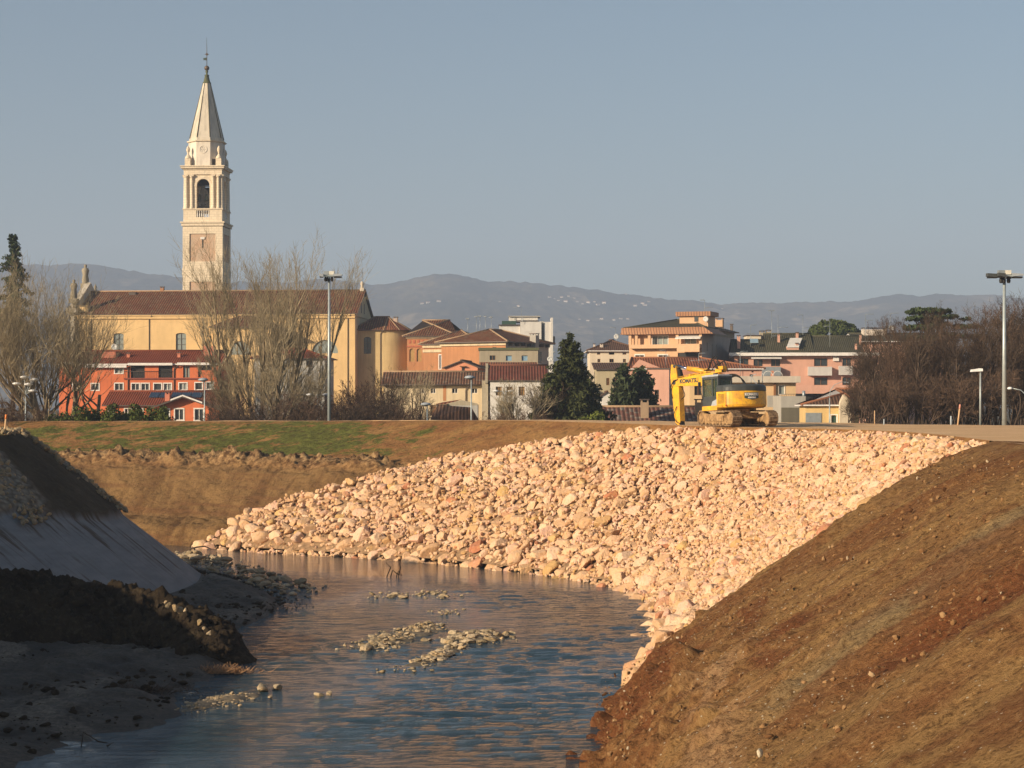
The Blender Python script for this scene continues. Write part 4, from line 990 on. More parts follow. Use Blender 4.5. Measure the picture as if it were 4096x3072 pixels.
for i in (0, 1):
    mb = MB(); n = 14; cx = (bu0 + bu1) / 2; r0, r1 = (bu1 - bu0) / 2, (bu1 - bu0) / 2 + .42
    for kk in range(n):
        a_, b_ = math.pi * kk / n, math.pi * (kk + 1) / n; pts = [(cx - r0 * math.cos(a_), sp + r0 * math.sin(a_) * 1.02), (cx - r0 * math.cos(b_), sp + r0 * math.sin(b_) * 1.02), (cx - r1 * math.cos(b_), sp + r1 * math.sin(b_) * 1.02), (cx - r1 * math.cos(a_), sp + r1 * math.sin(a_) * 1.02)]
        mb.poly([tp(i, p[0], p[1], bi - .1) for p in pts]); mb.poly([tp(i, pts[3][0], pts[3][1], bi - .1), tp(i, pts[2][0], pts[2][1], bi - .1), tp(i, pts[2][0], pts[2][1], bi), tp(i, pts[3][0], pts[3][1], bi)])
        mb.poly([tp(i, pts[1][0], pts[1][1], bi - .1), tp(i, pts[0][0], pts[0][1], bi - .1), tp(i, pts[0][0], pts[0][1], bi), tp(i, pts[1][0], pts[1][1], bi)])
    for a_, b_ in ((cx - r1, cx - r0), (cx + r0, cx + r1)): 
        q = [tp(i, a_, zf, bi - .1), tp(i, b_, sp, bi - .001)]; x0, x1 = sorted((q[0][0], q[1][0])); y0, y1 = sorted((q[0][1], q[1][1])); mb.box(x0, x1, y0, y1, zf, sp)
        q = [tp(i, a_ - .06, sp - .14, bi - .17), tp(i, b_ + .06, sp + .05, bi - .105)]; x0, x1 = sorted((q[0][0], q[1][0])); y0, y1 = sorted((q[0][1], q[1][1])); mb.box(x0, x1, y0, y1, sp - .14, sp + .05)
    mb.build("arch_surround", M_WHITE if False else M_TOW, TW)
for i in (0, 1, 3):
    for x in (288, 349, 585, 642):
        uu = tw.u(CT(x, 0)[0]); q = tp(i, uu, 0, bi - .12); h = zc_ - zf
        MB().lathe([(.40, 0), (.40, .25), (.33, .35), (.33, h * .4), (.28, h - .55), (.3, h - .5)], (q[0], q[1], zf), 14).box(q[0] - .42, q[0] + .42, q[1] - .42, q[1] + .42, zc_ - .3, zc_ - .06).lathe([(.3, 0), (.44, .12), (.44, .24)], (q[0], q[1], zc_ - .55), 12).build("column", M_TOW, TW)
mb = MB().box(.16, W - .16, .16, W - .16, zc_, Z(CT, 165)).box(.08, W - .08, .08, W - .08, Z(CT, 164.8), Z(CT, 148)).box(-.30, W + .30, -.30, W + .30, Z(CT, 147.8), Z(CT, 128)).box(-.44, W + .44, -.44, W + .44, Z(CT, 127.8), Z(CT, 116)); mb.build("entablature", M_TOW, TW)
# bells and their frame
for x, y0, y1, r_ in ((437, 420, 487, .42), (515, 415, 490, .46)):
    uu = tw.u(CT(x, 0)[0], 2.2); za, zb_ = Z(CT, y1), Z(CT, y0); h = zb_ - za
    MB().lathe([(r_ * 1.1, 0), (r_ * .92, h * .12), (r_ * .68, h * .4), (r_ * .55, h * .75), (r_ * .35, h * .93), (0, h)], (uu, 2.2, za), 16).build("bell", M_BELL, TW)
mb = MB()
for y in (334, 500, 555): mb.box(bu0 - .5, bu1 + .5, 2.1, 2.3, Z(CT, y) - .07, Z(CT, y) + .07)
for x in (455, 475, 497): uu = tw.u(CT(x, 0)[0], 2.2); mb.box(uu - .06, uu + .06, 2.05, 2.25, zf, Z(CT, 340))
mb.tube([(bu0, 2.5, zf + .5), (bu1, 2.7, zf + 1.6)], .06, 5); mb.build("bell_frame", plain("bell_frame_steel", (.08, .08, .07), .7), TW)
MB().box(bu0 - .7, bu0 + (bu1 - bu0) * .62, W - 2.2, W - 2.05, zf + .01, sp + .2).box(bu0 - .9, bu1 + .9, 3.4, 3.6, sp + .3, topo + .3).build("belfry_dark_panel", M_DARKW, TW)  # dark panels added inside to darken the see-through belfry opening
# octagonal drum
cx = cy = W / 2; a8 = math.pi / 8; Ro = 3.18 / math.cos(a8)
zd0, zd1 = Z(CT, 115.8), Z(CS, 1285)
M_DRUM = stucco("drum_plaster", (.76, .68, .57), .5)
MB().lathe([(Ro, zd0), (Ro, zd1)], (cx, cy, 0), 8, smooth=False, a0=a8, a1=a8 + 2 * math.pi).build("drum", M_DRUM, TW)
MB().lathe([(Ro + .02, zd1), (Ro + .3, zd1 + .1), (Ro + .34, zd1 + .3), (Ro + .12, zd1 + .34)], (cx, cy, 0), 8, smooth=False, a0=a8, a1=a8 + 2 * math.pi).build("drum_cornice", M_TOW, TW)
zo = Z(CS, 1370)
for ang in (-90, 0):
    dx, dy = math.cos(R(ang)), math.sin(R(ang)); q = (cx + dx * 3.19, cy + dy * 3.19)
    mb = MB(); n = 20; tx, ty = -dy, dx
    for kk in range(n):
        a_, b_ = 2 * math.pi * kk / n, 2 * math.pi * (kk + 1) / n
        P = lambda r, a, o_: (q[0] + tx * r * math.cos(a) + dx * o_, q[1] + ty * r * math.cos(a) + dy * o_, zo + r * math.sin(a))
        mb.poly([P(.62, a_, .07), P(.62, b_, .07), P(.74, b_, .07), P(.74, a_, .07)]); mb.poly([P(.74, a_, .07), P(.74, b_, .07), P(.74, b_, -.02), P(.74, a_, -.02)]); mb.poly([P(.62, b_, .07), P(.62, a_, .07), P(.62, a_, -.02), P(.62, b_, -.02)])
    mb.build("oculus", M_DRUM, TW)
    for kk in range(7):
        a_ = kk * math.pi / 3; rr = 0 if kk == 6 else .33; p = P(rr, a_, .02); MB().obox(p, (.05 * abs(tx) + .015 * abs(dx), 0, 0), (0, .05 * abs(ty) + .015 * abs(dy), 0), (0, 0, .05)).build("vent_hole", M_DARKW, TW)
q = (cx + math.cos(R(-45)) * 3.19, cy + math.sin(R(-45)) * 3.19); MB().obox((q[0] - .35, q[1] - .35, zd0 + .75), (.3, .3, 0), (.03, -.03, 0), (0, 0, .6)).build("drum_door", M_DARKW, TW)
for ax, ay in ((0, 0), (1, 0), (1, 1), (0, 1)):
    x, y = (.85 if not ax else W - .85), (.85 if not ay else W - .85); h = Z(CS, 1325) - zd0
    MB().box(x - .52, x + .52, y - .52, y + .52, zd0, zd0 + h * .36).lathe([(.6, h * .36), (.6, h * .4), (.5, h * .46), (.3, h * .52), (.16, h * .6), (.18, h * .63), (.34, h * .74), (.36, h * .82), (.2, h * .93), (.08, h * .97), (0, h)], (x, y, zd0), 12).build("corner_urn", M_STAT if False else M_TOW, TW)
# spire
zs0, zs1 = zd1 + .34, Z(CS, 606); Rb, Rt = 2.98 / math.cos(a8), .66 / math.cos(a8)
MB().lathe([(Rb + .1, zs0), (Rb + .08, zs0 + .5), (Rb - .06, zs0 + .52), (Rt, zs1)], (cx, cy, 0), 8, smooth=False, a0=a8, a1=a8 + 2 * math.pi).build("spire", M_SPIRE, TW)
mb = MB()
for kk in range(8):
    a_ = a8 + kk * math.pi / 4; mb.tube([(cx + Rb * math.cos(a_), cy + Rb * math.sin(a_), zs0 + .5), (cx + Rt * math.cos(a_), cy + Rt * math.sin(a_), zs1)], [.10, .06], 5)
mb.build("spire_rib", plain("mossy_rib", (.13, .115, .07), .9), TW)
zc1 = Z(CS, 522)
MB().lathe([(.80, zs1 - .05), (.80, zs1 + .12), (.66, zs1 + .16), (.38, zc1 - .05), (.44, zc1), (.44, zc1 + .12), (.2, zc1 + .2), (.16, zc1 + .5), (.3, zc1 + .75), (.14, zc1 + 1.0), (.14, Z(CS, 462))], (cx, cy, 0), 14).build("spire_cap", M_MOSS, TW)
zb_ = Z(CS, 438); MB().lathe([(.48 * math.sin(math.pi * t / 12), -.48 * math.cos(math.pi * t / 12)) for t in range(13)], (cx, cy, zb_), 16).build("spire_ball", plain("dull_bronze", (.14, .10, .07), .6, .4), TW)
MB().tube([(cx, cy, zb_), (cx, cy, Z(CS, 250)), (cx - .03, cy, Z(CS, 95))], [.07, .055, .02], 6).tube([(cx - .42, cy, Z(CS, 283)), (cx + .42, cy, Z(CS, 283))], .05, 5).obox((cx, cy, Z(CS, 283)), (.16, 0, .16), (0, .04, 0), (.16, 0, -.16)).build("spire_cross", M_GUTTER, TW)
zv = Z(CS, 335); MB().prism([(cx - .05, zv - .28), (cx - .45, zv - .2), (cx - .72, zv - .22), (cx - .58, zv - .02), (cx - .75, zv + .16), (cx - .4, zv + .2), (cx - .05, zv + .26)], cy - .03, cy + .03).build("weathervane", plain("vane_green", (.05, .07, .05), .7), TW)
# ================================================================ the town
M_RED = stucco("terracotta_render", (.66, .185, .08), .3); M_REDP = stucco("pink_red_render", (.60, .22, .14), .25); M_FASC = plain("white_fascia", (.70, .66, .62), .7)
M_OR = stucco("orange_render", (.50, .235, .11), .35); M_PEACH = stucco("peach_render", (.70, .44, .26), .2); M_PINK = stucco("pink_render", (.66, .37, .27), .2)
M_CREAM = stucco("cream_render", (.72, .58, .38), .5); M_WH = stucco("white_render", (.74, .70, .64), .3); M_BEIGE = stucco("beige_render", (.42, .36, .26), .4)
M_SALM = stucco("salmon_render", (.68, .30, .18), .2); M_YLW = stucco("yellow_render", (.72, .50, .22), .25); M_GRW = stucco("grey_render", (.46, .44, .40), .3)

# ---- terracotta houses in front of the church
b = Bld("terraced_house", "wide terracotta red house with loggias and two rows of white framed windows below the church", "house", C3(478, 0)[0], C3(1775, 0)[0], 250, -2, 9)
u_, He = b.uz(C3(1200, 1128)); Hr = b.z(C3(0, 1018)[1], b.L / 2, 4.5)
for w in ((930, 1157, 995, 1200, 'curtain', .12, 1), (930, 1283, 995, 1337, 'glass', .12, 1), (1066, 1284, 1126, 1337, 'glass', .12, 1), (1145, 1284, 1206, 1337, 'glass', .12, 1), (1246, 1284, 1306, 1337, 'glass', .12, 0), (1326, 1284, 1386, 1337, 'curtain', .12, 1),
          (1450, 1280, 1512, 1335, 'curtain', .12, 1), (1580, 1278, 1636, 1333, 'glass', .12, 0), (1672, 1275, 1726, 1328, 'curtain', .12, 0), (1057, 1138, 1171, 1238, 'dark', None, 0), (1283, 1138, 1396, 1236, 'dark', None, 0), (1482, 1138, 1536, 1236, 'curtain', None, 1), (1603, 1134, 1625, 1232, 'dark', None, 0),
          (1627, 1134, 1712, 1176, 'dark', None, 0), (590, 1135, 650, 1190, 'dark', None, 0), (590, 1285, 650, 1337, 'glass', .12, 1), (740, 1285, 800, 1337, 'glass', .12, 1)):
    b.win(C3, *w[:4], kind=w[4], frame=w[5], mull=w[6])
b.walls(M_RED, He, 'x', Hr - .1)
b.roof('gx', He + .08, Hr, T_RED, .35, fascia=M_FASC, cap=T_RED)
mb = MB()
for x0, x1, y in ((500, 672, 1118), (680, 1032, 1145), (1045, 1402, 1127), (1440, 1712, 1124)):
    u0, zz = b.uz(C3(x0, y)); u1, _ = b.uz(C3(x1, y)); mb.box(u0, u1, -.62, -.36, zz - .16, zz + .16)
mb.build("fascia_board", M_FASC, b.e)
u0, zz = b.uz(C3(1003, 1244)); u1, _ = b.uz(C3(1660, 1244)); MB().box(u0, u1, -.16, -.002, zz - .1, zz + .1).build("balcony_ledge", plain("dark_red_trim", (.22, .06, .04), .8), b.e)
mb = MB(); zt_ = b.z(C3(0, 1184)[1], 20)
mb.tube([(u0, -.12, zt_), (b.u(C3(1400, 0)[0]), -.12, zt_)], .03, 4)
for k in range(26): uu = u0 + (b.u(C3(1400, 0)[0]) - u0) * k / 25; mb.tube([(uu, -.12, zz + .1), (uu, -.12, zt_)], .015, 4)
mb.build("railing", M_GUTTER, b.e)
b.downpipe(b.u(C3(1038, 0)[0]), He); b.downpipe(b.u(C3(1410, 0)[0]), He)
for q in ((1028, 1035, 1052, 1092), (1437, 1030, 1461, 1088), (695, 985, 718, 1038)): b.chim_px(C3, *q, 2.2, M_REDP)
u0, z1 = b.uz(C3(808, 1025), 1.9); u1, z0 = b.uz(C3(935, 1070), 1.9); MB().box(u0, u1, 1.9, 3.6, z0 - .6, z1).build("dormer", M_REDP, b.e)
u0, z1 = b.uz(C3(1648, 980), 2.6); u1, z0 = b.uz(C3(1728, 1020), 2.6); MB().box(u0, u1, 2.6, 4.2, z0 - .8, z1).build("dormer", M_REDP, b.e)
b.dish(C3(925, 985)[0], C3(0, 985)[1], 5.4, .95, Hr)

b = Bld("front_house", "low red house with solar panels at the foot of the terracotta house", "house", C3(862, 0)[0], C3(1772, 0)[0], 240, -2, 7.5)
He = b.z(C3(0, 1462)[1], b.L / 2); Hr = b.z(C3(0, 1345)[1], b.L / 2, 3.8)
for w in ((880, 1487, 915, 1560), (1010, 1487, 1056, 1560), (1105, 1487, 1155, 1560)): b.win(C3, *w, kind='dark', frame=.12, mull=1)
b.walls(M_RED, He, 'x', Hr - .1); b.roof('gx', He + .06, Hr, T_RED, .5, fascia=M_GUTTER)
sl = (Hr - He) / 4.25
for k in range(5):
    xa = [1208, 1290, 1388, 1465, 1548][k]; xb = [1284, 1338, 1460, 1543, 1632][k]
    u0 = b.u(C3(xa, 0)[0], 2); u1 = b.u(C3(xb, 0)[0], 2); ya, yb = 1.6, 3.0; z_ = lambda y: He + .06 + (y + .5) * sl + .12
    MB().mesh([(u0, ya, z_(ya)), (u1, ya, z_(ya)), (u1, yb, z_(yb)), (u0, yb, z_(yb)), (u0, ya, z_(ya) - .06), (u1, ya, z_(ya) - .06), (u1, yb, z_(yb) - .06), (u0, yb, z_(yb) - .06)], [(0, 1, 2, 3), (7, 6, 5, 4), (0, 4, 5, 1), (1, 5, 6, 2), (2, 6, 7, 3), (3, 7, 4, 0)]).build("solar_panel", plain("solar_blue", (.02, .035, .06), .15, spec=.7), b.e)
b.chim_px(C3, 1338, 1350, 1376, 1420, 1.0, M_REDP)
g = Bld("gabled_porch", "gabled red wing with two white framed windows and deep dark eaves beside the hedge", "house wing", C3(1290, 0)[0], C3(1772, 0)[0], 236, -2, 3.6)
for w in ((1416, 1490, 1484, 1578), (1576, 1490, 1645, 1580), (1296, 1492, 1368, 1570)): g.win(C3, *w, kind='glass', frame=.14, mull=1)
zR = g.z(C3(0, 1382)[1], 6); zE = g.z(C3(0, 1480)[1], 6); g.walls(M_REDP if False else M_RED, zE - .1)
uA, uP, uB = g.u(C3(1215, 0)[0]), g.u(C3(1492, 0)[0]), g.u(C3(1790, 0)[0])
kk_ = (zR - zE) / (uP - uA)
MB().poly([(0, 0, zE - .1), (g.L, 0, zE - .1), (g.L, 0, zR - (g.L - uP) * kk_ - .05), (uP, 0, zR - .05), (0, 0, zE + (0 - uA) * kk_ - .05)]).build("gable_wall", M_RED, g.e)
mb = MB(); sface(mb, [(uP, -1.0, zR), (uP, 3.6, zR), (uA, 3.6, zE), (uA, -1.0, zE)][::-1]); zQ = zR - (uB - uP) * kk_; sface(mb, [(uP, -1.0, zR), (uB, -1.0, zQ), (uB, 3.6, zQ), (uP, 3.6, zR)])
for a_, c_ in (((uA, zE), (uP, zR)), ((uP, zR), (uB, zQ))): mb.prism([(a_[0], a_[1] - .22), (c_[0], c_[1] - .22), (c_[0], c_[1] - .02), (a_[0], a_[1] - .02)], -1.05, 3.55, 1)
mb.build("roof", [T_RED, M_GUTTER], g.e)
MB().prism([(g.u(C3(1395, 0)[0]), zR - (uP - g.u(C3(1395, 0)[0])) * kk_ - .1), (uP, zR - .06), (g.u(C3(1650, 0)[0]), zR - (g.u(C3(1650, 0)[0]) - uP) * kk_ - .1), (g.u(C3(1650, 0)[0]), zR - (g.u(C3(1650, 0)[0]) - uP) * kk_ + .1), (uP, zR + .12), (g.u(C3(1395, 0)[0]), zR - (uP - g.u(C3(1395, 0)[0])) * kk_ + .1)], -1.12, -1.06).build("fascia_board", M_FASC, g.e)

# ---- white house behind the middle tree
b = Bld("white_house", "white house with low red roof hidden behind the bare tree by the church", "house", C4(440, 0)[0], C4(1010, 0)[0], 280, -4, 8)
He = b.z(C4(0, 1080)[1], 8); b.win(C4, 560, 1100, 620, 1150, 'dark'); b.win(C4, 700, 1100, 760, 1150, 'dark'); b.win(C4, 860, 1100, 910, 1150, 'dark'); b.walls(M_GRW, He); b.roof('hip', He + .05, b.z(C4(0, 1000)[1], 8, 4), T_RED, .5)

# ---- ochre palazzo pair right of the church
b = Bld("villa", "orange villa with arched niches and hipped roof just right of the apse", "villa", C5(168, 0)[0], C5(640, 0)[0], 330, -8, 14)
He = b.z(C5(0, 480)[1], 3); Hr = b.z(C5(0, 320)[1], 6, 7)
u0, z1 = b.uz(C5(190, 600)); u1, z0 = b.uz(C5(242, 728)); b.hole(u0, u1, z0, z1, 'ochre', None, 0, 'f', 0, M_OR, .9)
u0, z1 = b.uz(C5(262, 600)); u1, z0 = b.uz(C5(310, 728)); b.hole(u0, u1, z0, z1, 'ochre', None, 0, 'f', 0, M_OR, .9)
b.walls(M_OR, He); b.roof('hip', He + .05, Hr, T_CH, .7, cap=M_CAP, a=7.0)
MB().box(-.2, b.L + .2, -.3, -.002, He - .35, He - .05).build("cornice", M_CREAM, b.e)
mb = MB(); z_ = b.z(C5(0, 528)[1], 3)
for k in range(18): mb.box(.3 + k * .75, .65 + k * .75, -.08, -.003, z_ - .35, z_ + .2)
mb.box(-.05, b.L, -.14, -.004, z_ - 1.0, z_ - .75); mb.build("frieze", plain("red_frieze", (.42, .13, .07), .9), b.e)
b.chim_px(C5, 38, 290, 76, 322, 6, M_CHIM)

def palazzo():
    b = Bld("palazzo", "large orange palazzo with double hipped roof and shaded bracketed side", "palazzo", C5(505, 0)[0], C5(1138, 0)[0], 305, -30, 19)
    b.W = abs(b.v_side(C5(1560, 0)[0])); print('palazzo L,W', b.L, b.W)
    He = b.z(C5(0, 535)[1], b.L); Hr = b.z(C5(0, 408)[1], b.L / 2, 4)
    b.walls(M_OR, He, side_mat=M_GRW); b.roof('hipy', He + .1, Hr, T_CH, .8, cap=M_CAP, a=b.L * .5)  # grey side material puts the side wall's shade into its colour
    MB().box(-.15, b.L + .15, -.25, -.002, He - .5, He - .04).build("cornice", M_CREAM, b.e)
    mb = MB()
    for k in range(7): v = 1 + k * (b.W - 2) / 6; mb.box(b.L + .002, b.L + .75, v - .12, v + .12, He - .55, He - .05)
    mb.build("eave_bracket", M_GUTTER, b.e)
    for k in range(5):
        v = 2.5 + k * (b.W - 4) / 5; MB().box(b.L + .002, b.L + .05, v, v + 1.1, He - 3.0, He - 1.3).build("window", M_GLASS, b.e)
    uu = b.u(C5(1495, 0)[0], 6)
    b.chimney(b.L + .3, b.W * .62, He - 1, b.z(C5(0, 470)[1], b.L, b.W * .6), 1.1, 1.1, M_CONC)
    for x, y in ((765, 310), (850, 290), (885, 285), (938, 288), (996, 295)): b.antenna(C5(x, 0)[0], C5(0, y)[1], 6 + (x - 850) * .01, Hr - 1.5, ((-.25, 0), (.25, 0)))
    # rear wing on the left with white bands
    w = Bld("palazzo_wing", "orange wing with white cornice bands left of the palazzo front", "palazzo wing", C5(330, 0)[0], C5(532, 0)[0], 316, -20, 10)
    He = w.z(C5(0, 556)[1], w.L / 2)
    u0, z1 = w.uz(C5(485, 665)); u1, z0 = w.uz(C5(528, 800)); w.hole(u0, u1, z0, z1, 'grey', .14, 0)
    w.walls(M_OR, He); mb = MB(); mb.box(-.3, w.L + .2, -.4, -.002, He - .25, He)
    for k in range(10): mb.box(-.1 + k * w.L / 10, .25 + k * w.L / 10, -.3, -.003, He - .62, He - .27)
    za, zb = w.z(C5(0, 636)[1], 5), w.z(C5(0, 608)[1], 5); mb.box(-.1, w.L, -.15, -.003, za, zb); mb.build("cornice", M_CREAM, w.e)
    w.roof('hip', He + .02, w.z(C5(0, 420)[1], w.L, 6), T_CH, .7, cap=M_CAP, x1=w.L + 6, a=5.5)
palazzo()

# ---- modern white building far behind
b = Bld("white_block", "tall white modern building with stepped flat roofs behind the palazzo", "building", C5(1072, 0)[0], C5(1602, 0)[0], 430, 0, 12)
def blk(x0, x1, y0, y1, off, dep, mat, name):
    u0, z1 = b.uz(C5(x0, y0), off); u1, z0 = b.uz(C5(x1, y1), off); return MB().box(u0, u1, off, off + dep, max(z0, 0), z1).build(name, mat, b.e)
blk(1072, 1279, 372, 900, 1, 9, M_WH, "wall"); blk(1281, 1488, 333, 900, 0, 12, M_WH, "wall"); blk(1490, 1513, 333, 900, 3, 9, M_GRW, "wall"); blk(1514, 1580, 338, 900, .6, 8, M_WH, "wall"); blk(1581, 1602, 296, 900, .3, 8, M_WH, "wall")
blk(1168, 1452, 286, 334, 3, 8, M_WH, "penthouse"); blk(1163, 1478, 278, 287, 2.5, 9, M_GRW, "roof"); blk(1240, 1460, 322, 332, -.2, .2, M_GUTTER, "railing"); blk(1100, 1240, 328, 370, 1.8, 6, M_GREEN, "green_parapet")
blk(1066, 1282, 364, 373, .6, 9, M_GUTTER, "roof_edge"); blk(1222, 1240, 292, 322, 2.9, .08, M_GRW, "window"); blk(1322, 1392, 436, 438, -.05, .04, M_GRW, "vent")
b.antenna(C5(1292, 0)[0], C5(0, 195)[1], 5, b.z(C5(0, 280)[1], 5, 5), ((-1.8, 0), (1.8, -2.0))); b.dish(C5(1300, 0)[0], C5(0, 312)[1], -.5, .75)
blk(1602, 1622, 480, 560, 2, 1, M_GUTTER, "chimney")

# ---- grey beige flat block, small roofs and long cream house in the middle
b = Bld("flat_block", "grey beige flat roofed block with two blue shuttered windows below the palazzo", "building", C5(878, 0)[0], C5(1455, 0)[0], 285, 0, 8)
for x0, x1, kd in ((980, 1037, 'glass'), (1139, 1196, 'blue'), (1294, 1352, 'blue')): b.win(C5, x0, 668, x1, 714 if kd == 'glass' else 720, kd, None, 1 if kd == 'glass' else 0)
H = b.z(C5(0, 618)[1], 5); b.walls(M_BEIGE, H); b.roof('flat', H + .01, H + .4, M_CONC, .15, fascia=M_MOSS); b.chim_px(C5, 1014, 588, 1040, 604, 1, M_OR, True, .4)
b = Bld("lean_to", "narrow lean-to with pale tiles along the foot of the beige block", "lean-to", C5(885, 0)[0], C5(1445, 0)[0], 277, 0, 4); H = b.z(C5(0, 768)[1], 5); b.walls(M_BEIGE, H - .1); b.roof('mono', H, b.z(C5(0, 734)[1], 5, 4), T_ORG, .1)
b = Bld("salmon_house", "small salmon pink house gable with a dark canopy between palazzo and cream house", "house", C5(545, 0)[0], C5(862, 0)[0], 268, -8, 8)
H = b.z(C5(0, 790)[1], 5); Hr = b.z(C5(0, 715)[1], 4); b.walls(M_SALM, H, 'y', Hr - .1); b.roof('gy', H + .05, Hr, T_CH, .4)
u0, z1 = b.uz(C5(690, 772)); u1, z0 = b.uz(C5(748, 780)); MB().box(u0, u1, -.5, -.002, z0, z1).build("canopy", M_WOOD, b.e); u0, z1 = b.uz(C5(706, 784)); u1, z0 = b.uz(C5(734, 815)); MB().box(u0, u1, -.04, -.002, z0, z1).build("door", M_DARKW, b.e)
b = Bld("cream_house", "long cream house with old tiled roof and small double windows behind the street lamp", "house", C5(-60, 0)[0], C5(945, 0)[0], 232, 0, 8.6)
H = b.z(C5(0, 955)[1], 8); Hr = b.z(C5(0, 828)[1], 8, 4.3)
for x0, x1 in ((288, 335), (400, 448), (610, 665), (804, 860)): b.win(C5, x0, 991, x1, 1040, 'dark', None, 1, fm=M_WHITE)
b.win(C5, 395, 1155, 455, 1260, 'wood', None, 0); b.walls(M_CREAM, H, 'x', Hr - .15); b.roof('gx', H + .03, Hr, T_OLD, .35, cap=M_CAP); b.gutter(H - .05); b.downpipe(b.u(C5(745, 0)[0]), H)
u0, z1 = b.uz(C5(522, 965)); u1, z0 = b.uz(C5(552, 1115)); MB().box(u0, u1, -.02, -.002, z0, z1).build("brick_patch", M_OR, b.e)

b = Bld("white_cottage", "white cottage with dark red tiled roof and three ochre shuttered windows behind bare bushes", "cottage", C5(985, 0)[0], C5(1480, 0)[0], 226, 0, 9)
H = b.z(C5(0, 915)[1], 5); Hr = b.z(C5(0, 765)[1], 5, 4.5)
for x0 in (1040, 1145, 1265): b.win(C5, x0, 975, x0 + 58, 1062, 'ochre', None, 1)
b.win(C5, 1150, 1130, 1200, 1190, 'dark', .1); b.walls(M_WH, H, 'x', Hr - .15)
o_ = b.u(C5(878, 0)[0], 0); b.roof('gx', H + .05, Hr, tiles("dark_red_tiles", (.23, .075, .05), (.16, .055, .035), (.26, .16, .1), .34, .35), .25, x1=b.L + .6)
MB().box(o_ + .3, -.26, 0.5, b.W - .5, 0, H).prism([(-.25, H - .3), (b.W / 2, Hr + .25), (b.W / 2, Hr + .05), (b.W + .3, H - .5)], -.6, -.3, axis='x').build("side_wall", M_BEIGE, b.e)
u0, z1 = b.uz(C5(1410, 895)); u1, z0 = b.uz(C5(1500, 1000)); MB().box(u0, u1, .3, 3, 0, z1).build("shaded_right_part", M_GRW, b.e)  # right portion of the cottage, its shade painted in with grey render
b.dish(C5(1572, 0)[0], C5(0, 703)[1], 9, .75); b.antenna(C5(1605, 0)[0], C5(0, 560)[1], 9, 5, ((-.9, -3), (.2, -1)))

b = Bld("garden_shed", "small white shed with rusty pitched roof in front of the cream house", "shed", C5(455, 0)[0], C5(862, 0)[0], 204, 0, 5)
H = b.z(C5(0, 1150)[1], 4); Hr = b.z(C5(0, 1098)[1], 4, 1); b.walls(M_GRW, H); 
mb = MB(); up = b.u(C5(705, 0)[0]); sface(mb, [(-.3, -.3, H), (b.u(C5(560, 0)[0]), -.3, H + .02), (up, 2.5, Hr), (.6, 4.5, Hr - .3)]); mb.build("roof", T_ORG, b.e)
MB().poly([(b.u(C5(555, 0)[0]), -.01, H - .1), (b.L, -.01, H - .1), (b.L, -.01, H + .1), (up, -.01, Hr - .1), (b.u(C5(555, 0)[0]), -.01, H + .1)]).poly([(up, -.02, Hr), (b.L + .2, -.02, H + .2), (b.L + .2, 4, H + .2), (up, 4, Hr)]).build("gable", M_BEIGE, b.e)
b = Bld("sheet_roof_shed", "low brown sheet roof of a shed just behind the levee path", "shed", C5(395, 0)[0], C5(800, 0)[0], 186, 0, 5)
mb = MB(); za, zb = b.z(C5(0, 1290)[1], 1), b.z(C5(0, 1178)[1], 6); sface(mb, [(0, 0, za), (b.u(C5(420, 0)[0], 0) + 4.6, -.2, zb - 1.4), (b.L, .2, zb), (b.L - 3.4, 3.5, zb + .25)]); mb.poly([(0, 0, za - .1), (b.L - 3.4, 3.5, zb + .15), (b.L, .2, zb - .1), (b.u(C5(420, 0)[0], 0) + 4.6, -.2, zb - 1.5)], 1); mb.build("roof", [T_BRN, M_GUTTER], b.e)
MB().box(.4, b.L - .3, .4, 3.4, 0, za - .3).box(b.L - .35, b.L - .05, .3, .6, za - .3, zb - .2).build("wall", M_OR, b.e)

# ---- pale houses right of the fir
b = Bld("pale_house", "pale cream house with brown hipped roof and two chimneys right of the fir", "house", C5(1965, 0)[0], C6(420, 0)[0], 330, 0, 11)
H = b.z(C6(0, 626)[1], 5); Hr = b.z(C6(0, 516)[1], 5, 5.5)
for C, x0, x1 in ((C5, 2035, 2067), (C5, 2152, 2205), (C6, 88, 140), (C6, 222, 258)): b.win(C, x0, 636, x1, 660, 'glass', None, 1)
for C, x0, x1 in ((C5, 2040, 2068), (C5, 2158, 2200), (C6, 92, 134), (C6, 226, 255)): b.win(C, x0, 702, x1, 736, 'green', None, 1)
b.walls(M_CREAM if False else stucco("pale_cream", (.74, .63, .48), .15), H); b.roof('hip', H + .1, Hr, T_BRN, .6, fascia=M_FASC, a=5)
for q in ((C5, 1998, 552, 2018, 612), (C5, 2068, 550, 2096, 612)): b.chim_px(*q, 1.5, stucco("pale_chimney", (.7, .6, .5)))
b.dish(C6(160, 0)[0], C6(0, 483)[1], 6, 1.0, Hr - .5); b.antenna(C6(153, 0)[0], C6(0, 395)[1], 7, Hr - 1); b.chim_px(C6, 0, 548, 30, 612, 1.5, stucco("pale_chimney", (.7, .6, .5)))
b = Bld("beige_house", "beige house with flat brown roof and balcony between fir and evergreen", "house", C5(2030, 0)[0], C6(318, 0)[0], 285, 0, 8)
H = b.z(C6(0, 802)[1], 4)
b.win(C6, 133, 880, 172, 985, 'glass', None, 1); b.win(C6, 62, 890, 92, 960, 'ochre', None, 1); b.walls(stucco("khaki_render", (.50, .42, .27), .3), H); b.roof('mono', H + .02, b.z(C6(0, 738)[1], 4, 8), T_BRN, .4)
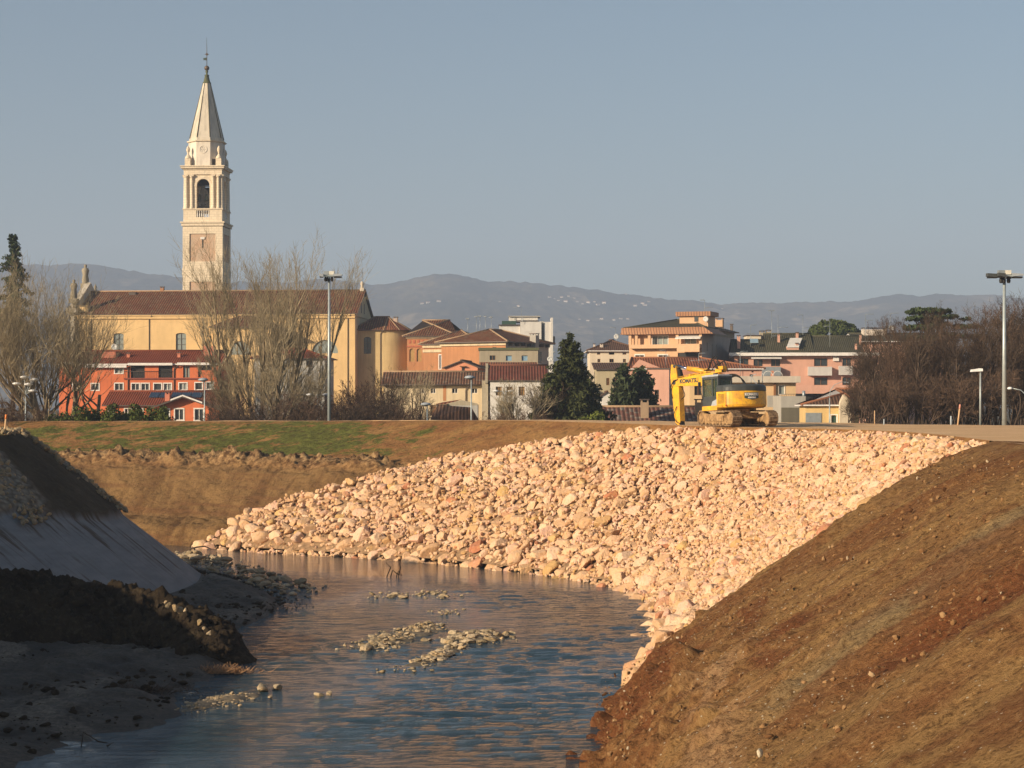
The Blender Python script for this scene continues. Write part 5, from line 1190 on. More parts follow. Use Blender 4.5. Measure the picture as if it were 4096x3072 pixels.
b = Bld("white_outbuilding", "little white outbuilding wall at the foot of the small evergreen", "outbuilding", C5(2085, 0)[0], C6(122, 0)[0], 250, 0, 5); H = b.z(C6(0, 1065)[1], 3); Hr = b.z(C6(0, 1022)[1], 3); b.walls(M_WH, H, 'y', Hr - .1); b.roof('gy', H + .05, Hr, T_BRN, .2)

# ---- long low roof right behind the levee
b = Bld("low_tiled_house", "long low lichen covered tile roof with two brick chimneys just beyond the levee", "farm building", C5(1975, 0)[0], C6(1010, 0)[0], 180, 0, 7)
H = b.z(C6(0, 1330)[1], 8); Hr = b.z(C6(0, 1172)[1], 8, 3.5); b.walls(M_OR, max(H, .5)); b.roof('gx', max(H, .5) + .05, Hr, tiles("lichen_tiles", (.24, .105, .075), (.13, .075, .055), (.34, .30, .25), .42, .85, .3), .4, cap=M_CAP)
M_OLDCH = stucco("stained_chimney", (.44, .31, .20), .6)
b.chim_px(C6, 401, 1098, 476, 1300, 1.0, M_OLDCH, True, .2); b.chim_px(C6, 936, 1098, 1012, 1290, 1.4, M_OLDCH, True, .2)

# ---- peach apartment block with copper roof band
b = Bld("apartment_block", "peach apartment block with copper coloured roof band, loggia and shaded right side", "apartment block", C6(287, 0)[0], C6(1000, 0)[0], 300, -20, 15)
b.W = abs(b.v_side(C6(1320, 0)[0])); print('apt', b.L, b.W)
H = b.z(C6(0, 462)[1], b.L / 2)
M_COP = NM("copper_cladding", .6, .3); w_ = M_COP.math('MULTIPLY_ADD', M_COP.math('SINE', M_COP.math('MULTIPLY', M_COP.math('ADD', M_COP.sep(M_COP.co())[0], M_COP.sep(M_COP.co())[1]), 14.)), .5, .5)
M_COP.col(M_COP.mix(M_COP.ramp(w_, [(.05, 1.), (.3, 0.)]), M_COP.mix(M_COP.noise(M_COP.co(), 1.2, 4), (.30, .13, .06), (.44, .22, .10)), (.12, .05, .025))); M_COP = M_COP.m
zl0, zl1 = b.z(C6(0, 562)[1], 5), H - .25
b.win(C6, 300, 470, 475, 560, 'dark', None, 0); b.holes['f'].pop(); b.wins.pop()
b.win(C6, 516, 478, 668, 565, 'curtain', .1, 2); b.win(C6, 832, 478, 945, 558, 'curtain', .08, 1); b.win(C6, 348, 665, 432, 760, 'dark', .15, 1); b.win(C6, 576, 665, 660, 760, 'dark', .15, 1); b.win(C6, 765, 642, 975, 760, 'dark', None, 0)
for v in (3.2, 6.5, 9.2): b.hole(v, v + .5, H - 2.6 - (v > 5) * 1.0, H - 1.2 - (v > 5) * .2, 'dark', None, 0, 'r')
b.hole(3.2, 3.6, H - 8.4, H - 7.0, 'dark', None, 0, 'r')
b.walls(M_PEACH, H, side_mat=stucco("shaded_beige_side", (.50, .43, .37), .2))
zt_ = b.z(C6(0, 395)[1], b.L / 2)
MB().box(-.9, b.L + .25, -1.3, b.W * .35, H, zt_ - .05).mesh([(-1.0, -1.5, H), (b.L + 2.2, -1.5, H), (b.L + .6, -1.2, zt_), (-.8, -1.2, zt_), (-1.0, -1.2, H), (b.L + 2.2, b.W * .35, H), (b.L + .6, b.W * .35, zt_), (-.8, -1.1, zt_)], [(0, 1, 2, 3), (1, 5, 6, 2), (0, 4, 7, 3)]).build("roof_band", M_COP, b.e)
b.roof('hip', zt_ - .02, b.z(C6(0, 306)[1], b.L / 2, 7), T_GRN, .7, a=5.5, b=5.5)
MB().box(b.L - .3, b.L + .02, b.W * .35 + .01, b.W + .02, H, zt_ + .2).build("parapet", M_BEIGE, b.e)
u0, u1 = b.u(C6(284, 0)[0], -1.2), b.u(C6(980, 0)[0], -1.2); MB().box(u0, u1, -1.2, -.05, b.z(C6(0, 600)[1], 5), zl0).build("balcony", M_PEACH, b.e)
u0, u1 = b.u(C6(755, 0)[0], -1.6), b.u(C6(978, 0)[0], -1.6); MB().box(u0, u1, -1.6, -1.21, b.z(C6(0, 636)[1], 9), zl0 + .02).build("balcony", M_PEACH, b.e)
for x in (296, 358, 485, 760, 988): uu = b.u(C6(x, 0)[0], -1.0); MB().box(uu - .22, uu + .22, -1.1, -.8, zl0, H).build("pillar", M_PEACH, b.e)
u0, z1 = b.uz(C6(742, 462), -1.6); u1, z0 = b.uz(C6(990, 494), -1.6); mb = MB().mesh([(u0, -1.9, z0), (u1, -1.9, z0), (u1, -.2, z1), (u0, -.2, z1), (u0, -1.9, z0 - .15), (u1, -1.9, z0 - .15)], [(0, 1, 2, 3), (4, 5, 1, 0)]); mb.build("awning", M_WHITE, b.e)
u0, z1 = b.uz(C6(782, 284), 5); u1, z0 = b.uz(C6(1062, 400), 5); MB().box(u0, u1, 5, 9.5, z0 - 1, z1).build("stair_tower", M_PEACH, b.e); MB().box(u0 - .5, u1 + .5, 4.5, 10, z1, z1 + (b.z(C6(0, 240)[1], u0, 5) - z1)).build("tower_cap", M_COP, b.e)
u2, z2 = b.uz(C6(928, 282), 5); u3, z3 = b.uz(C6(966, 335), 5); MB().box(u2, u3, 4.93, 4.998, z3, z2).build("window", M_GLASS, b.e)
b.dish(C6(1040, 0)[0], C6(0, 310)[1], 4.4, .95); b.antenna(C6(1030, 0)[0], C6(0, 125)[1], 6, z1, ((-.7, 0), (1.3, -1.2)))
b.chimney(b.L - 1.0, b.W * .72, H, b.z(C6(0, 318)[1], b.L, b.W * .7), 1.2, .9, M_PEACH); b.chimney(b.L - .3, b.W - .6, H, b.z(C6(0, 378)[1], b.L, b.W), .4, .4, M_GUTTER)

# ---- peach house with orange tiles behind the excavator boom
b = Bld("tiled_house", "pink and peach house with bright orange tiled roof right behind the excavator boom", "house", C6(300, 0)[0], C6(1590, 0)[0], 262, 0, 9)
H = b.z(C6(0, 800)[1], 10); Hr = b.z(C6(0, 690)[1], 10, 4.5)
b.win(C6, 1490, 822, 1512, 835, 'dark', None, 0); b.walls(M_PINK, H); b.roof('hip', H + .05, Hr, T_ORG, .45, cap=T_ORG, a=.9, b=8.5, fascia=M_FASC)
MB().prism([(0, H), (4.5, H), (1.2, H + (Hr - H) * .8)], -.02, .0).build("gable", M_PINK, b.e)
g = Bld("pink_wing", "plain pink wing with one dark window standing in front of the orange tiled house", "house wing", C6(470, 0)[0], C6(680, 0)[0], 254, -12, 6)
H2 = g.z(C6(0, 806)[1], 2); g.win(C6, 537, 1005, 580, 1100, 'glass', None, 1); g.walls(M_PINK, H2, side_mat=M_GRW); MB().box(-.1, g.L + .1, -.1, 6, H2 + .01, H2 + .2).build("roof", M_GUTTER, g.e)  # shade of the right side is painted in as grey render
u0, z1 = b.uz(C6(755, 780), -.05); u1, z0 = b.uz(C6(970, 905), -.05); MB().box(u0, u1, -.4, -.003, z0, z1).build("red_panel", M_SALM, b.e)
b.antenna(C6(648, 0)[0], C6(0, 620)[1], 1, H, ((-.8, 0), (.5, -.8))); b.antenna(C6(970, 0)[0], C6(0, 650)[1], 2, H, ((-1.1, -1.0), (1.1, -.9), (.9, 0))); b.antenna(C6(1378, 0)[0], C6(0, 632)[1], -.3, H - 1, ((1.0, 0), (-.6, -.4)))
b.chim_px(C6, 634, 770, 658, 800, .8, M_BEIGE, True, .5)

# ---- terrace building right behind the excavator
b = Bld("terrace_building", "low peach building with long concrete roof terrace parapet behind the excavator", "building", C6(880, 0)[0], C6(1925, 0)[0], 236, 0, 10)
H = b.z(C6(0, 935)[1], 8); zp = b.z(C6(0, 872)[1], 8)
b.win(C6, 1758, 962, 1815, 1050, 'curtain', .05, 0); b.win(C6, 928, 945, 1000, 1060, 'dark', None, 1); b.walls(M_YLW if False else stucco("light_peach", (.72, .50, .28), .2), H)
u1 = b.u(C6(1972, 0)[0], -.8); MB().box(-.5, u1, -.8, -.45, H, zp).box(-.5, u1, -.44, 10, H, H + .25).build("terrace_parapet", stucco("pale_concrete", (.62, .54, .44), .35), b.e)
u0, z1 = b.uz(C6(1645, 1062), -1.5); u1, z0 = b.uz(C6(1782, 1176), -1.5); MB().box(u0, u1, -1.6, -1.3, z0, z1).build("balcony", M_CONC, b.e)
u2, _ = b.uz(C6(1922, 0), -1.5); MB().box(u1 + .01, u2, -1.3, -.02, z0, z0 + .3).build("terrace_floor", M_CONC, b.e)
mb = MB()
for k in range(9): uu = u1 + (u2 - u1) * k / 8; mb.tube([(uu, -1.45, z0 + .3), (uu, -1.45, z0 + 1.6)], .02, 4)
mb.tube([(u1, -1.45, z0 + 1.6), (u2, -1.45, z0 + 1.6)], .025, 4).build("railing", M_GUTTER, b.e)
u1, z1 = b.uz(C6(1707, 940), -.1); u2, z2 = b.uz(C6(1727, 1062), -.1); MB().box(u1, u2, -.3, -.003, z2, z1).build("tree_support", M_WOOD, b.e)
u1, z1 = b.uz(C6(1680, 818), -.3); u2, z2 = b.uz(C6(1712, 870), -.3); MB().box(u1, u2, -.4, -.1, zp - .02, z1 - .35).box(u1 + .05, u2 - .05, -.38, -.12, z1 - .35, z1).build("parapet_box", M_SALM, b.e)
mb = MB()
for cx_ in (1653, 1747):
    uu = b.u(C6(cx_, 0)[0], -.6); mb.tube([(uu + .58 * math.cos(a), -.6, zp + .62 * math.sin(a)) for a in np.linspace(0, math.pi, 9)], .035, 5)
mb.build("terrace_hoop", M_WHITE, b.e)
b = Bld("garage_block", "shaded grey garage block right of the excavator tracks", "garage", C6(1780, 0)[0], C6(2022, 0)[0], 225, 0, 7); H = b.z(C6(0, 1068)[1], 2); b.walls(M_CONC, H)
u0, z1 = 0, b.z(C6(0, 1180)[1], 2); MB().box(.02, b.L - .02, -.04, -.002, .02, z1).build("garage_door", stucco("olive_door", (.16, .14, .10), .3), b.e); u, z = b.uz(C6(2003, 1015), 1); MB().tube([(u, 1, H - .3), (u, 1, z)], .18, 8).build("flue", M_GREY, b.e)

# ---- pink apartment building right
b = Bld("pink_apartments", "pink apartment building with mossy roofs, white fascia and grey balconies", "apartment building", C6(1322, 0)[0], C7(640, 0)[0], 300, -3, 13)
H = b.z(C7(0, 825)[1], 30); 
for w in ((C6, 1510, 705, 1600, 775), (C6, 1682, 705, 1772, 775), (C6, 1362, 698, 1460, 775), (C7, 125, 847, 244, 918), (C7, 375, 846, 452, 916), (C7, 125, 1016, 244, 1085), (C7, 375, 1016, 452, 1085), (C6, 1510, 880, 1600, 900), (C7, 560, 860, 630, 930)): b.win(w[0], *w[1:], kind='glass', frame=None, mull=1)
b.walls(M_PINK, H)
MB().box(-.9, b.L + .9, -1.1, -.7, H, b.z(C7(0, 797)[1], 30)).box(-.9, b.L + .9, -.69, -.004, H + .2, H + .4).build("fascia_board", M_FASC, b.e)
zt = b.z(C7(0, 797)[1], 30)
seg = [(C6, 1330, 1640, 515), (C6, 1655, 2050, 455), (C7, 110, 515, 652)]
prev = -.6
for i, (C, xa, xb, yt) in enumerate(seg):
    ua, ub = b.u(C(xa, 0)[0], 3), b.u(C(xb, 0)[0], 3); zr = b.z(C(0, yt)[1], ua, 6.5)
    r_ = b.roof('gx', zt - .05, zr, T_GRN, .55, x0=ua, x1=ub, name="roof")
    mb = MB(); 
    for xx in (ua - .3, ub + .3): mb.poly([(xx, -.3, zt - .2), (xx, 13.3, zt - .2), (xx, 6.5, zr - .15)])
    mb.build("gable_wall", M_GRW, b.e)
for (C, x0, y0, x1, y1, off) in ((C6, 1348, 470, 1378, 570, 2), (C6, 1745, 455, 1768, 515, 3.5), (C6, 1925, 440, 1950, 490, 5), (C6, 1922, 545, 1950, 640, 1), (C7, 525, 636, 544, 682, 3), (C7, 486, 714, 504, 768, 1)): b.chim_px(C, x0, y0, x1, y1, off, M_PINK)
u0, z1 = b.uz(C6(1835, 580), .6); u1, z0 = b.uz(C6(1955, 640), .6); MB().box(u0, u1, .6, 3, z0, z1).build("dormer", M_PINK, b.e); zr = b.z(C6(0, 495)[1], u0, 3)
MB().mesh([(u0, .4, z1), (u1, .4, z1), (u1 + .8, 3.5, zr), (u0 + .8, 3.5, zr), (u0, .4, z1 - .15), (u1, .4, z1 - .15), (u1 + .8, 3.5, zr - .15), (u0 + .8, 3.5, zr - .15)], [(0, 1, 2, 3), (0, 4, 5, 1), (1, 5, 6, 2), (3, 7, 4, 0)]).build("dormer_cover", M_WH, b.e)
u0, z1 = b.uz(C6(1476, 530), 2); u1, z0 = b.uz(C6(1556, 560), 2); sl_ = 1; MB().obox(((u0 + u1) / 2, 2.2, (z0 + z1) / 2 + .35), ((u1 - u0) / 2, 0, 0), (0, .5, .3), (0, 0, .05)).build("skylight", plain("sky_glass", (.25, .35, .42), .1, spec=.8), b.e)
for (C, x0, y0, x1, y1) in ((C6, 1595, 780, 1778, 868), (C7, 75, 922, 283, 1000), (C7, 348, 916, 470, 995)):
    u0, z1 = b.uz(C(x0, y0), -1.3); u1, z0 = b.uz(C(x1, y1), -1.3); bal = MB().box(u0, u1, -1.3, -1.2, z0, z1).box(u0, u1, -1.19, -.003, z0, z0 + .2).box(u0, u0 + .1, -1.19, -.003, z0 + .21, z1).box(u1 - .1, u1, -1.19, -.003, z0 + .21, z1).build("balcony", M_GREY if C is C6 else stucco("pale_balcony", (.60, .56, .52), .2), b.e)
u0, z1 = b.uz(C6(1925, 962), -2.5); u1, z0 = b.uz(C7(560, 1160), -2.5); MB().box(u0, u1, -2.5, -2.3, z0, b.z(C7(0, 1085)[1], 30, -2.5)).box(u0, u1, -2.29, -.01, z0 + .5, z0 + .7).build("terrace_parapet", M_PINK, b.e); MB().box(u0, u1, -.06, -.003, z0 - 1.6, z0 + .4).build("ground_floor_dark_sheet", M_DARKW, b.e)  # flat dark sheet on the ground floor wall, without any depth
u0, z1 = b.uz(C6(1485, 680), -.9); u1, z0 = b.uz(C6(1785, 702), -.9); MB().mesh([(u0, -1.5, z0), (u1, -1.5, z0), (u1, -.1, z1 + .1), (u0, -.1, z1 + .1)], [(0, 1, 2, 3)]).build("awning", M_WH, b.e)
u0, z1 = b.uz(C7(293, 835), -.3); MB().box(u0, u0 + .9, -.4, -.003, z1 - .65, z1).build("air_conditioner", M_WHITE, b.e)
for (px, py, off, arms) in ((C6(1480, 0)[0], C6(0, 370)[1], 3, ((.9, 0), (-.6, -1.4), (.7, -1.4))), (C6(1688, 0)[0], C6(0, 230)[1], 5, ((-.5, 0), (.4, 0), (1.4, -4.0))), (C6(1750, 0)[0], C6(0, 270)[1], 6, ((1.6, -2),)), (C6(1995, 0)[0], C6(0, 270)[1], 6, ((-.9, 0), (1.2, -2))), (C7(264, 0)[0], C7(0, 510)[1], 2, ((-1.0, -1),)), (C7(578, 0)[0], C7(0, 458)[1], 9, ((1.3, 0), (1.2, -1))), (C7(802, 0)[0], C7(0, 450)[1], 9, ((1.2, 0), (-.8, -2)))):
    b.antenna(px, py, off, zt, arms)
b2 = Bld("rear_apartments", "pink apartments with low mossy roof half hidden by the bare wood", "apartment building", C7(520, 0)[0], C7(1300, 0)[0], 318, 0, 14)
H = b2.z(C7(0, 698)[1], 8)
for x in range(545, 1400, 95): b2.win(C7, x, 705, x + 42, 740, 'wood', None, 0); b2.win(C7, x, 850, x + 42, 905, 'glass', None, 1)
b2.walls(M_PINK, H); b2.roof('gx', H + .03, b2.z(C7(0, 628)[1], 8, 7), T_GRN, .6, fascia=M_FASC); u, z = b2.uz(C7(560, 590), 4); b2.chimney(u + 2.2, 6, H + 1, z, 4.0, 2.0, stucco("pale_chimney", (.7, .6, .5))); b2.dish(C7(808, 0)[0], C7(0, 580)[1], 5, 1.1)
b = Bld("stair_house", "small flat pale roof housing above the dark mossy roofs", "roof housing", C6(1442, 0)[0], C6(1582, 0)[0], 325, 0, 4); H = b.z(C6(0, 475)[1], 2); b.walls(stucco("pale_cream", (.74, .63, .48), .15), H); b.roof('flat', H + .01, H + .15, M_GUTTER, .2); b.chimney(b.L + .4, 1.5, H - 3, b.z(C6(0, 440)[1], b.L), .9, .9, M_BEIGE); b.chimney(b.L + 1.5, 1.5, H - 3, b.z(C6(0, 432)[1], b.L), .8, .8, M_BEIGE)

# ---- small yellow house with green door, right
b = Bld("yellow_cottage", "small yellow cottage with green arched door and hipped tile roof at the wood's edge", "cottage", C7(48, 0)[0], C7(520, 0)[0], 205, -4, 8)
H = b.z(C7(0, 1262)[1], 4); 
u0, z1 = b.uz(C7(275, 1350)); u1, z0 = b.uz(C7(326, 1430)); b.hole(u0, u1, z0, z1, 'green', .1, 0, 'f', 0, M_WHITE, .9)
b.walls(M_YLW, H); b.roof('hip', H + .05, b.z(C7(0, 1118)[1], 5, 4), T_BRN, .5, cap=T_ORG, fascia=M_FASC, a=7.0, b=2.5)
b.e.children[-1].name
for o_ in b.e.children:
    if o_.name.startswith("window") and o_.children: pass
u0, z1 = b.uz(C7(50, 1330), -.1); u1, z0 = b.uz(C7(190, 1430), -.1); MB().box(u0, u1, -.08, -.002, max(z0, .02), z1).build("garage_door", M_GREY, b.e)
ua, zb_ = b.uz(C7(355, 1265), -1.6); ub, _ = b.uz(C7(450, 1265), -1.6); zp = b.z(C7(0, 1168)[1], ua, -1.6); MB().prism([(ua, 0), (ub, 0), (ub, zb_ + .5), ((ua + ub) / 2 - .1, zp), (ua, zb_ + .2)], -1.6, .5).build("gable_wing", stucco("pale_gable", (.70, .58, .42), .6), b.e)
mb = MB(); um = (ua + ub) / 2 - .1; sface(mb, [(um, -1.9, zp + .08), (ub + 1.0, -1.9, zb_ - .4), (ub + 1.0, 2, zb_ - .4), (um, 2, zp + .08)]); mb.build("wing_roof", T_ORG, b.e)
# ================================================================ the excavator
M_CY = NM("excavator_yellow", .42, .45); n_ = M_CY.noise(M_CY.co(), 1.6, 6, .65); n2_ = M_CY.noise(M_CY.co(), 7, 5, .7)
M_CY.col(M_CY.mix(M_CY.ramp(n2_, [(.52, 0.), (.68, .7)]), M_CY.mix(M_CY.ramp(n_, [(.4, 0.), (.65, .9)]), (.80, .43, .022), (.55, .27, .04)), (.26, .15, .06))); M_CY = M_CY.m
M_DG = plain("dark_grey_paint", (.055, .06, .06), .45, var=.25); M_LG = plain("light_grey_paint", (.33, .35, .37), .45); M_BLK = plain("black_rubber", (.018, .016, .015), .6); M_CHR = plain("chrome_rod", (.30, .34, .50), .2, .9)
M_MUDDY = NM("muddy_steel", .95, .1); n_ = M_MUDDY.noise(M_MUDDY.co(), 2.5, 7, .7)
M_MUDDY.col(M_MUDDY.mix(M_MUDDY.ramp(n_, [(.38, 0.), (.6, 1.)]), (.15, .09, .045), (.40, .25, .12))); M_MUDDY.bump(n_, 1., .06); M_MUDDY = M_MUDDY.m
M_TRK = NM("track_steel", .9, .2); n_ = M_TRK.noise(M_TRK.co(), 6, 6, .7); M_TRK.col(M_TRK.mix(M_TRK.ramp(n_, [(.4, 0.), (.6, 1.)]), (.12, .075, .042), (.36, .24, .14))); M_TRK = M_TRK.m
M_CGL = plain("cab_glass", (.05, .075, .05), .08, spec=.8, var=.4, scale=2.); M_CGL.node_tree.nodes['Principled BSDF'].inputs['Alpha'].default_value = .45
EXD = 110.0; EX = world_pt(C8(1205, 0)[0], 0, EXD)
ex = empty("excavator", (EX[0], EX[1], 7.84), R(122), "yellow tracked excavator with dark engine hood parked on top of the stone slope", "excavator")
TILT = R(2.6)
def up(mb):
    c, s = math.cos(TILT), math.sin(TILT); mb.v = [(x * c + z * s, y, -x * s + z * c) for x, y, z in mb.v]; return mb
def plan(x_front, w, r, n=22, grow=1.0):
    a0 = math.asin(min(w / r, 1)); pts = [(x_front, w), (-r * math.cos(a0) * .0 - .55, w)]
    a1 = math.pi - math.asin(w / r); xs = []
    for k in range(n + 1):
        a = math.pi / 2 + .28 + (math.pi - .56) * k / n; xs.append((r * math.cos(a), max(-w, min(w, r * math.sin(a)))))
    pts += xs + [(-.55, -w), (x_front, -w)]
    return [(x * grow if x < 0 else x, y * grow) for x, y in pts]
def stack(mb, levels, mi=0, top=True):
    rings = []
    for outline, z in levels: b = len(mb.v); mb.v += [(x, y, z) for x, y in outline]; rings.append((b, len(outline)))
    for (a, n), (b, _) in zip(rings[:-1], rings[1:]):
        for i in range(n): mb.f.append((a + i, a + (i + 1) % n, b + (i + 1) % n, b + i)); mb.uv.append([(0, 0)] * 4); mb.mi.append(mi); mb.sm.append(False)
    for (a, n), rev in ((rings[0], True), (rings[-1], False)):
        f = tuple(range(a, a + n)); mb.f.append(f[::-1] if rev else f); mb.uv.append([(0, 0)] * n); mb.mi.append(mi); mb.sm.append(False)
    return mb
P_ = lambda g, xf=.02: plan(xf, 1.45, 1.70, grow=g)
up(stack(MB(), [(P_(.90), 1.02), (P_(.97), 1.08), (P_(1.0), 1.2), (P_(1.0), 1.93), (P_(.985), 1.96)])).build("counterweight", M_CY, ex)
up(stack(MB(), [(P_(.99), 1.965), (P_(1.003), 2.0), (P_(1.0), 2.2), (P_(.97), 2.30), (P_(.90), 2.35)])).build("engine_hood", M_DG, ex)
up(MB().box(.03, 1.42, -1.45, 1.42, .93, 1.19)).build("deck", M_CY, ex)
up(MB().box(.03, 1.0, -1.42, -.62, 1.141, 1.95)).build("tank", M_CY, ex)
g = up(MB().box(-.80, -.08, 1.451, 1.475, 1.22, 1.88)).build("side_panel", M_CY, ex)
mb = MB()
for k in range(9): mb.box(-.72, -.16, 1.4755, 1.495, 1.29 + k * .062, 1.315 + k * .062)
up(mb).build("louver", plain("louver_brown", (.09, .05, .015), .7), g)
up(MB().box(-.875, -.865, 1.43, 1.458, 1.1, 1.94)).build("panel_gap", M_DG, ex); up(MB().box(-.9, -.78, 1.46, 1.475, 1.13, 1.18)).build("reflector", plain("red_reflector", (.5, .05, .02), .4), ex)
# cab
cx0, cx1, cy0, cy1, cz0, cz1 = .1, 1.5, .3, 1.22, 1.2, 2.86
mb = MB(); t = .09
for (x, y) in ((cx0, cy0), (cx0, cy1), (cx1, cy0), (cx1, cy1), (.62, cy1)): mb.box(x - .05, x + .05, y - .05, y + .05, cz0, cz1)
mb.box(cx0 - .049, cx1 + .049, cy0 - .049, cy1 + .049, cz1 - .12, cz1 + .02).box(cx0 - .045, cx0 + .03, cy0, cy1, cz0, cz0 + .85).box(cx0, cx1, cy1 - .02, cy1 + .045, cz0, cz0 + .55)
cab = up(mb).build("cab", M_DG, ex)
up(MB().box(cx0 - .055, cx1 + .08, cy0 - .055, cy1 + .055, cz1 + .021, cz1 + .10).prism([(cx0, cz1 + .101), (cx1, cz1 + .101), (cx1 - .1, cz1 + .14), (cx0 + .1, cz1 + .14)], cy0 + .05, cy1 - .05)).build("cab_roof", M_LG, cab)
up(MB().prism([(.05, 1.2), (.75, 1.2), (.62, 1.45), (.05, 1.62)], cy1 + .046, cy1 + .06)).build("door_sill", M_LG, cab)
for bx_ in ((.15, .57, cy1 - .01, cy1 + .01, cz0 + .55, cz1 - .12), (.67, 1.45, cy1 - .01, cy1 + .01, cz0 + .55, cz1 - .12), (cx0 - .01, cx0 + .01, cy0 + .05, cy1 - .05, cz0 + .86, cz1 - .13), (cx1 - .01, cx1 + .01, cy0 + .05, cy1 - .05, cz0 + .05, cz1 - .12), (.15, 1.45, cy0 - .01, cy0 + .01, cz0 + .5, cz1 - .12)):
    up(MB().box(*bx_)).build("cab_window", M_CGL, cab)
up(MB().box(.45, .95, .5, .95, 1.25, 1.75).box(.4, .5, .5, .95, 1.75, 2.3)).build("seat", M_BLK, cab)
# boom in the plane y=-.15
yb0, yb1 = -.42, .02
boom = up(MB().prism([(.25, 1.35), (.75, 1.45), (2.1, 2.45), (5.75, 2.62), (6.0, 2.80), (5.9, 3.02), (5.5, 3.05), (3.6, 3.18), (2.0, 3.22), (1.35, 3.05), (.2, 1.7)], yb0, yb1)).build("boom", M_CY, ex)
up(MB().prism([(5.75, 3.85), (6.2, 3.95), (6.32, 3.3), (6.28, 2.7), (5.95, .45), (5.6, .2), (5.45, .5), (5.5, 2.4), (5.62, 3.1)], -.38, -.02)).build("arm", M_CY, ex)
up(MB().tube([(3.0, -.2, 3.34), (4.75, -.2, 3.62)], .15, 12).tube([(2.8, -.2, 3.30), (3.05, -.2, 3.34)], .2, 10)).build("arm_cylinder", M_CY, ex)
up(MB().tube([(4.75, -.2, 3.62), (5.8, -.2, 3.82)], .075, 10)).build("cylinder_rod", M_CHR, ex)
up(MB().tube([(5.85, -.45, 3.82), (5.85, .05, 3.82)], .1, 8).tube([(5.88, -.45, 2.85), (5.88, .06, 2.85)], .14, 10)).build("pivot_pin", M_DG, ex)
up(MB().prism([(5.8, 3.75), (5.5, 3.6), (5.35, 3.15), (5.75, 3.0)], -.3, -.1)).build("arm_bracket", M_BLK, ex)
for yy in (.16, -.6): up(MB().tube([(1.2, yy, 1.3), (2.3, yy, 2.1)], .12, 10).tube([(2.3, yy, 2.1), (3.0, yy, 2.6)], .06, 8)).build("boom_cylinder", M_CY, ex)
def hose(pts, r=.028, n=14):
    pts = np.array(pts, float); t = np.linspace(0, len(pts) - 1, n); Q = smooth_poly(pts, 0, t); return up(MB().tube(Q, r, 5)).build("hose", M_BLK, ex)
hose([(3.0, -.1, 3.4), (2.6, -.1, 3.5), (2.35, -.1, 4.0), (1.95, -.1, 4.1), (1.6, -.1, 3.6), (1.3, -.1, 3.2)], .04); hose([(2.9, .05, 3.4), (2.5, .05, 3.45), (2.25, .05, 3.85), (1.95, .05, 3.9), (1.6, .05, 3.4)], .035)
hose([(2.3, -.3, 3.3), (2.0, -.3, 3.6), (1.5, -.3, 3.85), (1.25, -.3, 3.65), (1.1, -.3, 3.2)], .035); hose([(2.5, -.2, 3.35), (2.2, -.2, 3.6), (1.8, -.2, 3.7), (1.7, -.2, 3.3)], .03)
for k in range(5): hose([(1.3, -.4 - .05 * k, 3.05 - .05 * k), (.8, -.5 - .04 * k, 3.05 - .03 * k), (.3, -.55 - .05 * k, 2.85 - .04 * k), (.0 - .05 * k, -.6, 2.35)], .03)
for k in range(3): hose([(5.5 + .1 * k, .03, 3.0), (5.9 + .08 * k, .1, 2.9 - .1 * k), (6.2 + .04 * k, .08, 2.4), (6.1, .05, 1.9)], .026)
hose([(5.2, .05, 2.6), (4.9, .1, 2.3), (4.8, .08, 2.0), (5.2, .03, 1.8)], .026); hose([(5.7, .02, 1.4), (5.9, .1, .9), (5.75, .06, .5), (5.4, .02, .35)], .024)
mb = MB()
for zz in (3.12, 3.2): mb.tube([(2.0, .0, zz + .1), (3.6, .0, zz + .08), (5.5, .0, zz - .06)], .022, 5)
mb.box(4.3, 4.4, -.4, .03, 3.1, 3.27).box(3.2, 3.3, -.4, .03, 3.17, 3.34).box(1.4, 2.0, -.4, -.05, 3.2, 3.42).box(1.2, 1.7, -.35, .0, 3.35, 3.55); up(mb).build("boom_pipe", M_CY, ex)
up(MB().prism([(5.45, .5), (5.95, .5), (5.85, .05), (5.6, -.12), (5.3, -.05)], -.33, -.07)).build("bucket_link", M_BLK, ex)
up(MB().tube([(.3, -1.35, 2.35), (.3, -1.35, 2.95)], .025, 5).tube([(-.3, -1.35, 2.35), (.1, -1.35, 2.7), (.3, -1.35, 2.95), (-.2, -1.35, 3.0)], .025, 5).tube([(-.9, -1.2, 2.35), (-.9, -1.2, 2.95), (-1.0, -1.2, 3.0)], .03, 5)).build("handrail", M_LG, ex)
up(MB().box(.28, .36, -1.5, -1.3, 2.9, 3.02).tube([(1.5, 1.3, 1.6), (1.62, 1.42, 2.6)], .02, 5).box(1.55, 1.66, 1.36, 1.5, 2.4, 2.62).box(1.1, 1.3, .45, .65, 3.0, 3.12)).build("mirror", M_DG, ex)
up(MB().tube([(-.95, -.9, 2.33), (-.95, -.9, 2.62)], .05, 8)).build("exhaust_pipe", M_BLK, ex)
